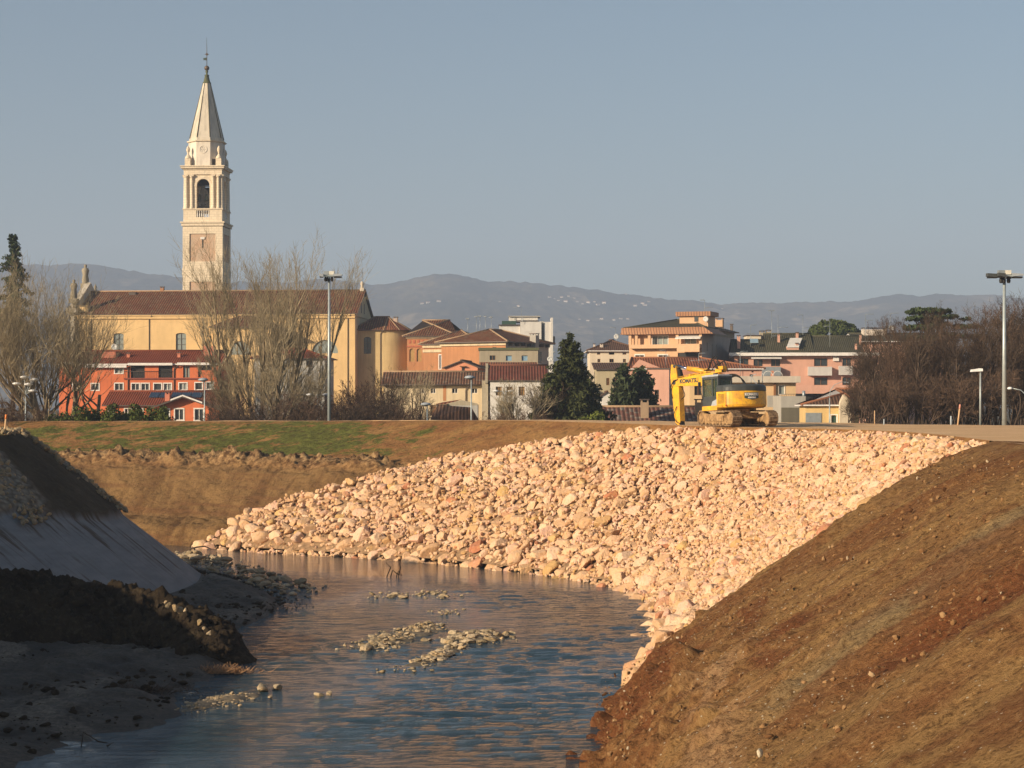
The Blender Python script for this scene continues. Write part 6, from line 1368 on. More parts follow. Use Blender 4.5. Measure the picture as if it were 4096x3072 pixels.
# lettering
def text_mesh(txt, size, bold=.012):
    cu = bpy.data.curves.new("lettering", 'FONT'); cu.body = txt; cu.size = size; cu.offset = bold; cu.extrude = .004; cu.align_x = 'CENTER'; cu.align_y = 'CENTER'
    o = bpy.data.objects.new("lettering_tmp", cu); COL.objects.link(o); dg = bpy.context.evaluated_depsgraph_get(); me = bpy.data.meshes.new_from_object(o.evaluated_get(dg))
    bpy.data.objects.remove(o); bpy.data.curves.remove(cu)
    vs = [tuple(v.co) for v in me.vertices]; fs = [tuple(p.vertices) for p in me.polygons]; bpy.data.meshes.remove(me); return vs, fs
def bent(vs, ang0, zc, r): return [((r + z) * math.cos(ang0 - x / r) , (r + z) * math.sin(ang0 - x / r), zc + y) for x, y, z in vs]
def bent2(vs, ang0, zc, r):   # text reads left to right for a viewer outside
    return [((r + z) * math.cos(ang0 + x / r), (r + z) * math.sin(ang0 + x / r), zc + y) for x, y, z in vs]
A0 = math.pi - R(8)
mb = MB(); n = 12
for k in range(n):
    xa, xb = -.47 + .94 * k / n, -.47 + .94 * (k + 1) / n; lo = lambda x: -.12 - .09 * (1 - abs(x) / .47)
    mb.mesh(bent2([(xa, lo(xa), 0), (xb, lo(xb), 0), (xb, .2, 0), (xa, .2, 0)], A0, 1.66, 1.715), [(0, 1, 2, 3)])
pl = up(mb).build("badge", plain("badge_green_grey", (.05, .075, .065), .5), ex)
for txt, s, z, mt in (("KOMATSU", .19, 1.75, M_WHITE), ("PC228USLC", .10, 1.57, M_WHITE)):
    vs, fs = text_mesh(txt, s); vs = bent2(vs, A0, z, 1.722); up(MB().mesh(vs, fs)).build("lettering", mt, pl)
vs, fs = text_mesh("KOMATSU", .34, .014); vs = [(4.42 - x * 1.15, .026 + z, 2.86 + y - x * .01) for x, y, z in vs]; up(MB().mesh(vs, fs)).build("lettering", M_DG, ex)
vs, fs = text_mesh("CARE", .08, .006); vs = bent2(vs, A0, 2.12, 1.722); up(MB().mesh(vs, fs)).build("lettering", M_WHITE, ex) if False else None
# undercarriage
UY = R(-8.5)
def und(mb): c, s = math.cos(UY), math.sin(UY); mb.v = [(x * c - y * s, x * s + y * c, z) for x, y, z in mb.v]; return mb
def stadium(n, L, r, zc):
    per = 2 * L + 2 * math.pi * r; out = []
    for k in range(n):
        s = per * k / n
        if s < L: p = (-L / 2 + s, zc + r); t = (1, 0)
        elif s < L + math.pi * r: a = (s - L) / r; p = (L / 2 + r * math.sin(a), zc + r * math.cos(a)); t = (math.cos(a), -math.sin(a))
        elif s < 2 * L + math.pi * r: q = s - L - math.pi * r; p = (L / 2 - q, zc - r); t = (-1, 0)
        else: a = (s - 2 * L - math.pi * r) / r; p = (-L / 2 - r * math.sin(a), zc - r * math.cos(a)); t = (-math.cos(a), math.sin(a))
        out.append((p, t))
    return out
for sy in (1, -1):
    y = sy * 1.19; mb = MB()
    for (p, t) in stadium(48, 3.25, .40, .46):
        nx, nz = -t[1], t[0]
        mb.obox((p[0], y, p[1]), (t[0] * .09, 0, t[1] * .09), (0, .30, 0), (nx * .022, 0, nz * .022)); mb.obox((p[0] + nx * .04, y, p[1] + nz * .04), (t[0] * .018, 0, t[1] * .018), (0, .298, 0), (nx * .024, 0, nz * .024))
    tr = und(mb).build("track", M_TRK, ex)
    und(MB().prism([(-1.6, .18), (1.6, .18), (1.75, .45), (1.3, .70), (-1.3, .70), (-1.75, .45)], y - .2, y + .2).box(-.9, .9, y + .2, y + .27, .3, .6)).build("track_frame", M_MUDDY, tr)
    for xx in (-1.63, 1.63): und(MB().tube([(xx, y - .24, .46), (xx, y + .24, .46)], .34, 18)).build("sprocket", M_MUDDY, tr)
    for k in range(7): und(MB().tube([(-1.2 + .4 * k, y - .23, .19), (-1.2 + .4 * k, y + .23, .19)], .1, 10)).build("roller", M_MUDDY, tr)
und(MB().box(-.7, .7, -1.0, 1.0, .45, .8).lathe([(.75, .8), (.75, 1.0)], n=20)).build("chassis", M_MUDDY, ex)

# ================================================================ trees
def seg_mesh(S, n):
    """S rows: x0 y0 z0 x1 y1 z1 r0 r1 -> prism mesh arrays"""
    S = np.asarray(S, float); a, b = S[:, :3], S[:, 3:6]; t = b - a; t /= np.linalg.norm(t, axis=1, keepdims=True) + 1e-9
    ref = np.where(np.abs(t[:, 2:3]) < .9, [[0, 0, 1.]], [[1., 0, 0]]); u = np.cross(ref, t); u /= np.linalg.norm(u, axis=1, keepdims=True) + 1e-9; w = np.cross(t, u)
    ang = 2 * math.pi * np.arange(n) / n; ring = u[:, None] * np.cos(ang)[None, :, None] + w[:, None] * np.sin(ang)[None, :, None]
    V = np.concatenate([a[:, None] + ring * S[:, 6][:, None, None], b[:, None] + ring * S[:, 7][:, None, None]], 1)
    base = (np.arange(len(S)) * 2 * n)[:, None, None]; k = np.arange(n); f = np.stack([k, (k + 1) % n, n + (k + 1) % n, n + k], -1)[None]
    return V.reshape(-1, 3), (base + f).reshape(-1, 4)
def grow(rs, starts, spec):
    """spec per level: nseg, wiggle, up, nchild, spread, ratio, r_end"""
    out = [[] for _ in spec]; stack_ = [(np.array(p, float), np.array(d, float), L, r, 0) for p, d, L, r in starts]
    while stack_:
        p, d, L, r, lv = stack_.pop(); ns, wig, upw, nch, spr, rat, rend = spec[lv]; d = d / np.linalg.norm(d); pts = [p]; dirs = [d]
        for i in range(ns):
            d = d + rs.normal(size=3) * wig; d[2] += upw; d /= np.linalg.norm(d); q = pts[-1] + d * L / ns; pts.append(q); dirs.append(d)
        rr = r * (1 - (1 - rend) * np.linspace(0, 1, ns + 1))
        for i in range(ns): out[lv].append([*pts[i], *pts[i + 1], rr[i], rr[i + 1]])
        if lv + 1 < len(spec):
            for _ in range(rs.poisson(nch) if nch > 3 else int(nch)):
                t = rs.uniform(.22, 1.0) ** .8; i = min(int(t * ns), ns - 1); f = t * ns - i; q = pts[i] + (pts[i + 1] - pts[i]) * f; dd = dirs[i + 1]
                o = rs.normal(size=3); o -= dd * o.dot(dd); o /= np.linalg.norm(o); a = spr * rs.uniform(.6, 1.3); nd = dd * math.cos(a) + o * math.sin(a)
                stack_.append((q, nd, L * rat * rs.uniform(.6, 1.2) * (1.15 - .45 * t), max(rr[i] * (.5 if lv == 0 else .42), .009), lv + 1))
    return out
def bark(name, c, c2):
    m = NM(name, .95, .1); n = m.noise(m.map(m.co(), (3, 3, .8)), 1.2, 5, .6); m.col(m.mix(m.ramp(n, [(.35, 0.), (.65, 1.)]), c, c2)); return m.m
M_BK = bark("grey_bark", (.14, .105, .065), (.30, .235, .15)); M_TWG = bark("olive_twigs", (.22, .175, .105), (.38, .31, .20)); M_TWD = bark("dark_twigs", (.05, .036, .027), (.10, .07, .05)); M_TWR = bark("reddish_twigs", (.075, .048, .034), (.14, .09, .06))
def bare_tree(name, loc, seed, starts, spec, label, cat="tree", group=None, mats=(M_BK, M_TWG), thick=1, rz=0):
    rs = np.random.default_rng(seed); out = grow(rs, starts, spec); e = empty(name, loc, rz, label, cat, group)
    roots = [[0, 0, -.35, *(np.array(p, float) + [0, 0, .05]), .12, r] for p, d, L_, r in starts] if len(starts) > 1 else []
    V, Fc = seg_mesh(roots + sum(out[:thick], []), 7); np_mesh("trunk" if cat == "tree" else "stem", V, Fc, mats[0], e, smooth=True)
    V, Fc = seg_mesh(sum(out[thick:], []), 3); np_mesh("crown" if cat == "tree" else "twigs", V, Fc, mats[1], e)
    return e
def copy_thing(o, loc, rz, sc, label=None, group=None, parts=True):
    c = o.copy(); COL.objects.link(c); c.location = loc; c.rotation_euler = (0, 0, rz); c.scale = sc if hasattr(sc, '__len__') else (sc, sc, sc)
    if label: c['label'] = label
    if group: c['group'] = group
    for ch in list(o.children): d = ch.copy(); COL.objects.link(d); d.parent = c
    return c
def g_at(px, d, z=GZ): return ((px - 512) / F * d, d, z)
def starts_vase(rs, n, L, r, lean, base=1.4, z0=0.):
    return [((rs.normal() * base * .3, rs.normal() * base * .3, z0), (math.cos(a) * l_, math.sin(a) * l_, 1), L * rs.uniform(.8, 1.1), r * rs.uniform(.7, 1.1)) for a, l_ in ((2 * math.pi * k / n + rs.uniform(-.3, .3), lean * rs.uniform(.5, 1.3)) for k in range(n))]
# big tree left: short trunk, heavy limbs, long straight upright shoots
rs = np.random.default_rng(21)
st = [((0, 0, 0), (.0, 0, 1), 5.0, .42), ((1.6, .6, 0), (.12, 0, 1), 4.6, .26), ((-1.4, .8, 0), (-.18, 0, 1), 4.4, .24), ((3.4, .4, 0), (.3, 0, 1), 4.2, .2)] + starts_vase(rs, 7, 5.6, .16, .75, 4.5)
sp_big = [(6, .09, .05, 7, .85, 1.4, .62), (8, .13, .11, 11, .62, .85, .38), (7, .08, .17, 5, .48, .55, .25), (4, .10, .10, 3.2, .55, .5, .4), (3, .1, .06, 0, 0, 0, .5)]
bare_tree("bare_tree", g_at(44, 163, 5.2), 22, st, sp_big, "big spreading bare tree at the left edge before the cedar", thick=2).scale = (1.12, 1.12, 1.16)
# big tree in the middle, many stems from the ground, tall narrow tops
rs = np.random.default_rng(31)
st = starts_vase(rs, 9, 12.5, .2, .42, 4.4) + starts_vase(rs, 15, 7.5, .13, 1.5, 5.2) + [((x_, 0, 0), (x_ * .035, 0, 1), 13.6, .2) for x_ in (-3.4, -1.2, .9, 3.4)]
sp_mid = [(8, .06, .06, 14, .52, .48, .30), (7, .08, .14, 10, .5, .52, .35), (5, .08, .13, 6, .5, .55, .35), (3, .12, .06, 0, 0, 0, .5)]
bare_tree("bare_tree", g_at(268, 170, 5.2), 32, st, sp_mid, "tall many stemmed bare tree before the church beside the light mast", thick=1)
# row of low bare bushes behind the levee
sp_bush = [(5, .12, .05, 8, .6, .6, .5), (4, .14, .05, 7, .65, .55, .5), (3, .16, .03, 4, .6, .5, .5), (2, .15, 0, 0, 0, 0, .5)]
BG = "bare bushes along the far side of the levee"; protos = []
for k in range(4):
    rs = np.random.default_rng(50 + k); protos.append(bare_tree("bare_bush", (0, 0, -50), 60 + k, starts_vase(rs, 13, 2.6, .06, .6, 2.2), sp_bush, "bare dark bush tangled at the foot of the levee", "bush", BG, (M_TWD, M_TWR if k % 2 else M_TWD)))
used_p = set()
def place_bush(px, d, s, k, label, z=5.2):
    loc = g_at(px, d, z); p = protos[k]; rz = (px * 1.7) % 6
    if k not in used_p: used_p.add(k); p.location = loc; p.rotation_euler = (0, 0, rz); p.scale = (s, s, s); p['label'] = label; return p
    return copy_thing(p, loc, rz, s, label, BG)
for i, (px, d, s) in enumerate(((218, 160, 1.2), (238, 166, 1.35), (258, 160, 1.1), (300, 160, 1.3), (318, 166, 1.4), (341, 164, 1.45), (354, 158, 1.25), (368, 166, 1.6), (382, 160, 1.3), (398, 158, 1.05), (412, 164, 1.3), (428, 170, .8), (488, 160, .75), (505, 164, .9), (520, 160, .8), (533, 166, .95), (546, 160, .8), (8, 158, 1.2), (25, 164, 1.1), (68, 160, .9), (868, 142, .9), (886, 141, 1.1), (903, 142, .95), (921, 141, 1.15), (938, 142, 1.05), (958, 141, 1.2), (978, 142, 1.1), (997, 141, 1.25), (1018, 142, 1.2))):
    w = "left of the tall light mast" if px < 325 else ("between light mast and cream house" if px < 440 else "in front of the white cottage")
    if px < 80: w = "under the big left tree"
    if px > 800: w = "along the front of the right wood"
    place_bush(px, d, s, i % 4, "bare tangled bush behind the levee " + w, 5.2 if px < 800 else 7.0)
sp_sm = [(7, .08, .08, 9, .5, .6, .4), (5, .12, .12, 7, .55, .55, .4), (4, .14, .08, 4, .5, .5, .5), (2, .1, 0, 0, 0, 0, .5)]
for i, (px, d, H, lb) in enumerate(((414, 168, 5.2, "small bare tree with upright twigs in front of the cream house"), (390, 172, 4.6, "bare multi stem tree right of the apse, before the cream roof"), (524, 168, 4.6, "bare tree in front of the white cottage's middle shutter"), (545, 170, 4.2, "thin bare tree between white cottage and fir"), (503, 172, 3.8, "low bare tree left before the white cottage"))):
    rs = np.random.default_rng(80 + i); bare_tree("bare_tree", g_at(px, d, 5.2), 90 + i, starts_vase(rs, 5, H, .10, .3, 1.0), sp_sm, lb, mats=(M_TWD, M_TWR if i % 2 else M_TWG))

# dark bare wood on the right
WG = "bare trees of the dark wood on the right"; wp = []
sp_w = [(8, .035, .03, 26, .62, .36, .35), (5, .10, .10, 10, .6, .55, .4), (4, .14, .06, 6, .6, .55, .5), (2, .16, .02, 0, 0, 0, .5)]
for k in range(4):
    rs = np.random.default_rng(120 + k); wp.append(bare_tree("woodland_tree", (0, 0, -60), 130 + k, [((0, 0, 0), (rs.normal() * .05, rs.normal() * .05, 1), 9.4, .17), ((.5, .3, 0), (.16, .05, 1), 7.6, .10)], sp_w, "dark bare tree in the dense wood on the right", "tree", WG, (M_TWD, M_TWR if k == 3 else M_TWD)))
wl_ = [(862, 150, .70), (872, 146, .82), (884, 152, .95), (893, 145, .88), (905, 150, 1.0), (915, 144, .92), (926, 152, 1.05), (936, 146, .98), (947, 150, 1.03), (957, 144, .95), (967, 152, 1.08), (976, 147, 1.0), (986, 150, 1.08), (996, 145, 1.05), (1006, 150, 1.14), (1016, 146, 1.12), (1026, 151, 1.2), (1037, 146, 1.2),
       (880, 165, .95), (900, 168, 1.05), (922, 166, 1.12), (944, 170, 1.15), (962, 166, 1.15), (984, 168, 1.25), (1004, 170, 1.36), (1022, 166, 1.36), (1040, 166, 1.4), (853, 158, .6)]
for i, (px, d, s) in enumerate(wl_):
    s *= (.86 if px < 930 else .80)
    k = i % 4; loc = g_at(px, d, 6.2); lb = "dark bare tree standing in the dense wood behind the right hand posts"
    if i < 4: o_ = wp[k]; o_.location = loc; o_.scale = (s, s, s); o_.rotation_euler = (0, 0, i * 1.3)
    else: o_ = copy_thing(wp[k], loc, i * 1.3, s, None, WG)
    o_['label'] = lb if i not in (0, 27) else ("low bare tree at the left end of the dark wood beside the yellow cottage" if i == 0 else "smallest bare tree right behind the yellow cottage")

# leafy things
def leaves(rs, C, size, asp=1.8, droop=0.):
    """C (n,3) centres -> quads"""
    n = len(C); a = rs.normal(size=(n, 3)); a[:, 2] -= droop; a /= np.linalg.norm(a, axis=1, keepdims=True); b = rs.normal(size=(n, 3)); b -= a * (a * b).sum(1, keepdims=True); b /= np.linalg.norm(b, axis=1, keepdims=True)
    s = size * rs.uniform(.6, 1.3, (n, 1)); a, b = a * s * asp, b * s
    V = np.stack([C - a, C + b * .8, C + a, C - b * .8], 1).reshape(-1, 3); return V, np.arange(4 * n).reshape(-1, 4)
def foliage(name, c, c2):
    m = NM(name, .8, .15); n = m.noise(m.co(), .9, 4, .6); wn2 = m.new("ShaderNodeNewGeometry")
    m.col(m.mix(m.math('ADD', m.math('MULTIPLY', wn2.outputs['Random Per Island'], .5), m.math('MULTIPLY', n, .5)), c, c2)); return m.m
M_FIR = foliage("fir_needles", (.018, .026, .010), (.075, .08, .025)); M_EVG = foliage("evergreen_leaves", (.02, .032, .014), (.07, .085, .035)); M_CED = foliage("cedar_needles", (.02, .035, .015), (.065, .085, .03))
M_HDG = foliage("hedge_leaves", (.03, .045, .01), (.10, .12, .025)); M_IVY = foliage("ivy_leaves", (.05, .07, .012), (.16, .18, .035)); M_PIN = foliage("pine_needles", (.03, .042, .012), (.09, .11, .03))
def conifer(name, loc, seed, H, Rb, label, mat, n_lv=26, droop=.35, size=.11, per=46, z0=.8, power=.85, cat="tree"):
    rs = np.random.default_rng(seed); e = empty(name, loc, 0, label, cat); np_mesh("trunk", *seg_mesh([[0, 0, 0, 0, 0, H * .6, .25, .12], [0, 0, H * .6, 0, 0, H, .12, .02]], 7), M_TWD, e)
    C, S = [], []
    for k in range(n_lv):
        f = k / (n_lv - 1); z = z0 + (H - z0) * (1 - (1 - f) ** 1.0); rad = Rb * (1 - f) ** power * rs.uniform(.85, 1.1) + .12
        for j in range(max(4, int(11 * (1 - f) + 4))):
            a = rs.uniform(0, 2 * math.pi); L_ = rad * rs.uniform(.65, 1.12); nn = max(8, int(per * L_ / Rb * 1.6)); t = rs.uniform(.12, 1, nn) ** .7
            x, y = np.cos(a) * L_ * t, np.sin(a) * L_ * t; zz = z + L_ * (.25 * t - droop * t * t) + rs.normal(size=nn) * .10; sp = .10 + .16 * L_ * (1 - t)
            C.append(np.stack([x + rs.normal(size=nn) * sp, y + rs.normal(size=nn) * sp, zz - np.abs(rs.normal(size=nn)) * .16], -1)); S.append([0, 0, z, math.cos(a) * L_, math.sin(a) * L_, z + L_ * (.25 - droop), .035, .01])
    np_mesh("branches", *seg_mesh(S, 3), M_TWD, e); V, Fc = leaves(rs, np.concatenate(C), size, 2.2, .6); np_mesh("crown", V, Fc, mat, e); return e
conifer("fir_tree", g_at(570, 172, 5.1), 3, 10.4, 4.4, "dense dark fir tree standing behind the levee in the middle", M_FIR, 34, .42, .12, 72, .8, .72)
conifer("fir_tree", g_at(549, 178, 5.1), 4, 5.6, 1.6, "small dark fir top pressed against the left side of the big fir", M_FIR, 16, .4, .11, 30)
for px, d, H, rb, lb in ((624, 196, 8.1, 1.75, "small evergreen left half of the pair by the pink wing"), (642, 198, 7.9, 2.0, "rounded small evergreen beside the pink wing, right of the pair")):
    conifer("evergreen_tree", g_at(px, d, 5.1), int(px), H, rb, lb, M_EVG, 20, -.15, .14, 40, .4, .45)
def blob_tree(name, loc, seed, clumps, n, size, mat, label, H, cat="tree", trunk=True):
    rs = np.random.default_rng(seed); e = empty(name, loc, 0, label, cat); C = []
    for (x, y, z, rx, rz_) in clumps:
        q = rs.normal(size=(n, 3)); q /= np.linalg.norm(q, axis=1, keepdims=True); q *= rs.uniform(.5, 1.05, (n, 1)) ** .5; C.append(np.stack([x + q[:, 0] * rx, y + q[:, 1] * rx, z + q[:, 2] * rz_], -1))
    if trunk: np_mesh("trunk", *seg_mesh([[0, 0, 0, 0, 0, H * .75, .35, .2]] + [[0, 0, H * .6, c[0], c[1], c[2], .12, .04] for c in clumps[:30]], 6), M_TWD, e)
    V, Fc = leaves(rs, np.concatenate(C), size, 1.6); np_mesh("crown", V, Fc, mat, e); return e
# cedar, left edge
rs = np.random.default_rng(77); cl = []
for k in range(30):
    f = k / 29; z = 13 + 14.0 * f; rad = 3.6 * (1 - f) ** .8 + .2
    for j in range(4 if f < .8 else 2):
        a = rs.uniform(0, 6.28); L_ = rad * rs.uniform(.4, 1.05)
        for t in (.35, .7, 1.0): cl.append((math.cos(a) * L_ * t, math.sin(a) * L_ * t, z + .35 * L_ * t - .32 * L_ * t * t + rs.normal() * .15, .55, .22))
blob_tree("cedar", g_at(13, 260, 5), 7, cl, 20, .15, M_CED, "tall dark cedar with horizontal branches rising above the left bare tree", 30)
cl = []; rs = np.random.default_rng(78)
for lay, (z, r_) in enumerate(((14.6, 2.2), (13.9, 3.4), (13.0, 4.1), (11.8, 4.2))):
    for k in range(26): a = rs.uniform(0, 6.28); q = r_ * rs.uniform(.2, 1) ** .6; cl.append((math.cos(a) * q + .6 * lay - .6, math.sin(a) * q, z - .06 * q + rs.normal() * .12, .75, .16))
blob_tree("cedar", g_at(936, 213, 5.0), 8, cl, 60, .15, M_CED, "flat topped layered cedar rising over the dark wood on the right", 14)
cl = []; rs = np.random.default_rng(79)
for k in range(110): a = rs.uniform(0, 6.28); q = rs.uniform(0, 1) ** .5; cl.append((math.cos(a) * q * 5.3, math.sin(a) * q * 4, 14.9 + 4.0 * math.sqrt(max(0, 1 - q * q)) + rs.normal() * .15, .85, .5))
blob_tree("stone_pine", g_at(834, 345, 5.0), 9, cl, 70, .24, M_PIN, "umbrella shaped stone pine behind the mossy roofs of the pink apartments", 15)
HGp = "evergreen hedge bushes under the left tree"
hb = None
for i, px in enumerate((52, 62, 74, 83, 92, 101, 110, 119, 128, 137, 146, 154, 162, 169)):
    H = (2.0 if px < 65 else 2.7) + .6 * math.sin(i * 2.3); loc = g_at(px, 157 + (i % 3), 5.9)
    if i < 3 :
        rs = np.random.default_rng(300 + i); cl = [(rs.normal() * .45, rs.normal() * .45, rs.uniform(.3, 2.3), .5, .55) for _ in range(22)]
        o_ = blob_tree("hedge_bush", loc, 310 + i, cl, 110, .075, M_HDG, "x", 2.0, "bush", False); o_.scale = (1, 1, H / 2.6); hb = (hb or []) + [o_]
    else: o_ = copy_thing(hb[i % 3], loc, i * 1.1, (1, 1, H / 2.6), None, HGp)
    o_['group'] = HGp; o_['label'] = "dense green bamboo like hedge bush in the row before the red house"
cl = [(np.random.default_rng(5).normal() * 0 + math.cos(k) * .7, math.sin(k * 2.1) * .5, .6 + k * .16, .6, .5) for k in range(14)]
blob_tree("ivy_bush", g_at(591, 165, 5.4), 55, cl, 130, .08, M_IVY, "yellow green ivy bush at the right foot of the fir", 2, "bush", False)
blob_tree("evergreen_bush", g_at(358, 170, 6.0), 56, [(math.cos(k) * .8, 0, 1 + k * .22, .55, .4) for k in range(8)], 90, .09, M_EVG, "grey green bush showing among bare bushes right of the light mast", 2, "bush", False)

# ================================================================ lamps, masts, posts
M_POLE = plain("galvanised_pole", (.36, .40, .40), .45, .35); M_LAMPH = plain("lamp_housing", (.30, .33, .36), .4); M_WLAMP = plain("white_lamp", (.75, .75, .74), .4)
def street_lamp(px, yt, d, label, kind='dome', zb=None, ytilt=0):
    zb = zb if zb is not None else GZ; p = world_pt(px, yt, d); h = p[2] - zb
    e = empty("street_lamp", (p[0], p[1], zb), 0, label, "street lamp", "street lamps along the river path")
    MB().tube([(0, 0, 0), (0, 0, h)], [.075, .05], 8).build("pole", M_POLE, e)
    if kind == 'dome': MB().lathe([(.06, -.12), (.2, -.06), (.42, 0), (.45, .06), (.34, .17), (.12, .22), (0, .23)], (-.12, 0, h), 16).build("lamp_head", M_LAMPH, e)
    if kind == 'flat': MB().prism([(-.62, -.08), (-.58, .06), (-.1, .14), (.12, .12), (.12, -.04), (-.3, -.06)], -.16, .16).build("lamp_head", M_WLAMP, e).location.z = h
    if kind == 'twin':
        MB().tube([(-.7, 0, h), (.7, 0, h)], .03, 6).build("arm", M_POLE, e)
        for s in (-.7, .7): MB().lathe([(.05, -.1), (.3, -.02), (.33, .05), (.15, .14), (0, .15)], (s, 0, h), 12).build("lamp_head", M_WLAMP, e)
    if kind == 'multi':
        for k, (dx, dz) in enumerate(((-.75, .55), (.25, .5), (.75, .9), (.6, -.05), (-.1, 1.1))):
            MB().tube([(0, 0, h - .3), (dx, 0, h + dz)], .025, 5).build("arm", M_POLE, e); MB().lathe([(.05, -.1), (.36, -.02), (.38, .05), (.15, .14), (0, .15)], (dx, 0, h + dz), 12).build("lamp_head", M_WLAMP, e)
    if kind == 'curve': 
        MB().tube([(0, 0, h - .05), (.05, 0, h + .6), (.4, 0, h + 1.1), (1.0, 0, h + 1.35), (1.4, 0, h + 1.35)], .03, 6).build("arm", M_POLE, e); MB().box(1.2, 1.6, -.1, .1, h + 1.25, h + 1.34).build("lamp_head", M_LAMPH, e)
    return e
street_lamp(204.6, 380.5, 161, "grey domed street lamp in front of the gabled red wing")
street_lamp(471.3, 378.2, 157, "domed grey street lamp before the cream house's right windows")
street_lamp(317.5, 395, 166, "small twin headed white street lamp left of the tall light mast", 'twin')
street_lamp(503.4, 391.4, 172, "twin headed white street lamp before the white cottage shutters", 'twin')
street_lamp(427.2, 405, 163, "thin short lamp post before the garden shed", 'dome')
street_lamp(25.6, 390.5, 160, "cluster lamp with several white discs under the big left tree", 'multi')
street_lamp(980.4, 370.6, 121, "white flat headed street lamp standing at the wood's edge on the right", 'flat', 7.75)
street_lamp(829.6, 398, 160, "thin dark curved street lamp by the yellow cottage", 'curve', 6.0)
e = empty("street_lamp", world_pt(1030, 424, 124), 0, "white curved arm street lamp reaching in from the right edge", "street lamp"); MB().tube([(0, 0, 0), (0, 0, 1.2), (-.1, 0, 1.75), (-.6, 0, 2.2), (-1.15, 0, 2.32)], .035, 6).build("arm", M_POLE, e); MB().lathe([(.04, -.08), (.16, -.04), (.18, .03), (.08, .1), (0, .11)], (-1.3, 0, 2.3), 12).build("lamp_head", M_WLAMP, e)
def light_mast(px, yt, d, zb, label, w=.14, spread=1.0):
    p = world_pt(px, yt, d); h = p[2] - zb; e = empty("light_mast", (p[0], p[1], zb), 0, label, "light mast", "tall sports light masts")
    MB().tube([(0, 0, 0), (0, 0, h)], [w, w * .62], 12).build("pole", M_POLE, e)
    s = d / 165. * (.85 if spread < 1 else 1.0)
    MB().box(-.75 * s, .75 * s, -.45 * s, -.38 * s, h - .1, h + .02).box(-.75 * s, .75 * s, .38 * s, .45 * s, h - .1, h + .02).box(-.05, .05, -.45 * s, .45 * s, h - .25, h - .1).build("crossbar", M_POLE, e)
    MB().box(-.55 * s, -.02, -.34 * s, .3 * s, h + .05, h + .42 * s).build("ballast_box", M_GREY, e); MB().box(.0, .52 * s, -.34 * s, .3 * s, h + .05, h + .42 * s).build("ballast_box", plain("cream_box", (.62, .60, .52), .5), e)
    arr = ((.45, 1.35, -.2), (-.5, -.95, -.5)) if spread < 1 else ((.6, 1.55, -.1), (-.6, -1.55, -.1), (-.15, -.75, -.55), (.2, .8, .5))
    for x0, x1, y in arr:
        a, b = sorted((x0 * s, x1 * s)); mb = MB().prism([(a, h - .12 * s), (b, h - (.05 if x1 > 0 else .2) * s), (b, h + .1 * s), (a, h + .16 * s)], y - .25, y + .25)
        fl = mb.build("floodlight", M_LAMPH if x1 > 0 and spread >= 1 or spread < 1 else M_DG, e); MB().box(a + .05, b - .05, y - .2, y + .2, h - .26 * s, h - .13 * s).build("lamp_glass", M_BLK, fl)
    for x in (-.35, -.1, .3): MB().lathe([(.09, -.5), (.13, -.35), (.08, -.12), (0, -.11)], (x * s, -.2, h), 8).build("lamp_driver", M_BLK, e)
light_mast(329.2, 275.5, 156.5, 6.0, "tall grey light mast with boxes in front of the church roof", .15, .9)
light_mast(1004.3, 275.3, 119, 7.7, "tall light mast with four spread floodlights before the right wood", .15, 1.0)
M_STK = plain("stake_wood", (.55, .36, .20), .9); M_STKP = plain("pink_painted_stake", (.70, .30, .22), .8); M_STG = plain("grey_post", (.33, .36, .38), .7)
def stake(px, yt, yb, d, r, mat, label, lean=0., cap=None):
    p = world_pt(px, yb, d); h = (yb - yt) / F * d; e = empty("survey_stake", (p[0], p[1], p[2] - .25), 0, label, "stake", "survey stakes on the banks")
    MB().tube([(0, 0, 0), (lean, 0, h + .25)], r, 6).build("post", mat, e)
    if cap: MB().tube([(lean * .8, 0, h * .8 + .25), (lean * 1.001, 0, h + .252)], r * 1.08, 6).build("painted_tip", cap, e)
stake(4.4, 414.5, 437, 88, .045, M_STK, "pale wooden stake with orange tip on the left bank crest", .08, plain("orange_paint", (.7, .22, .06), .7))
stake(874.6, 410.5, 424.5, 118, .03, M_STK, "thin plain wooden stake beside the gravel track")
stake(884, 419, 424.5, 118, .05, M_STG, "short grey marker post left by the gravel track")
stake(951, 416, 425.5, 118, .055, M_STG, "short pale grey marker post near the leaning stake")
stake(957.2, 404.5, 425.5, 117, .05, M_STK, "leaning wooden stake with pink tip at the wood's edge", .18, M_STKP)

# ================================================================ river details
def wp_(dx, dy, z=0.0):
    px, py = dx * .46294, dy * .46294; d = (CZ - z) * F / (py - HY); return np.array([(px - 512) / F * d, d, z])
rs = np.random.default_rng(91)
def stones(name, label, cat, spots, n, rlo, rhi, mat, spread, hmax=.25, sub=1, zoff=0., kind='stuff'):
    L = []; spots = [wp_(*s_) for s_ in spots]
    for _ in range(n):
        i = rs.integers(len(spots) - 1) if len(spots) > 1 else 0; t = rs.random(); p = spots[i] * (1 - t) + spots[min(i + 1, len(spots) - 1)] * t
        off = rs.normal(size=2) * spread; k = math.exp(-(off @ off) / (2 * spread * spread)); r = rlo + (rhi * 1.15 - rlo) * rs.random() ** 4.5
        q, f = rock_verts(2 if r > .16 else sub, r, rs, np.array([0, 0, 1.]), .5); L.append((q + np.array([p[0] + off[0], p[1] + off[1] * 1.7, zoff + hmax * k * rs.random() + r * .1]), f, rs.random()))
    o = merge_rocks(name, L, mat)
    o['label'] = label; o['category'] = cat; o['kind'] = kind; return o
stones("gravel_bar", "left pale gravel bar of small stones in mid river", "gravel bar", [(800, 1400), (850, 1378), (930, 1352)], 1100, .025, .19, M_STONE2, .42, .10)
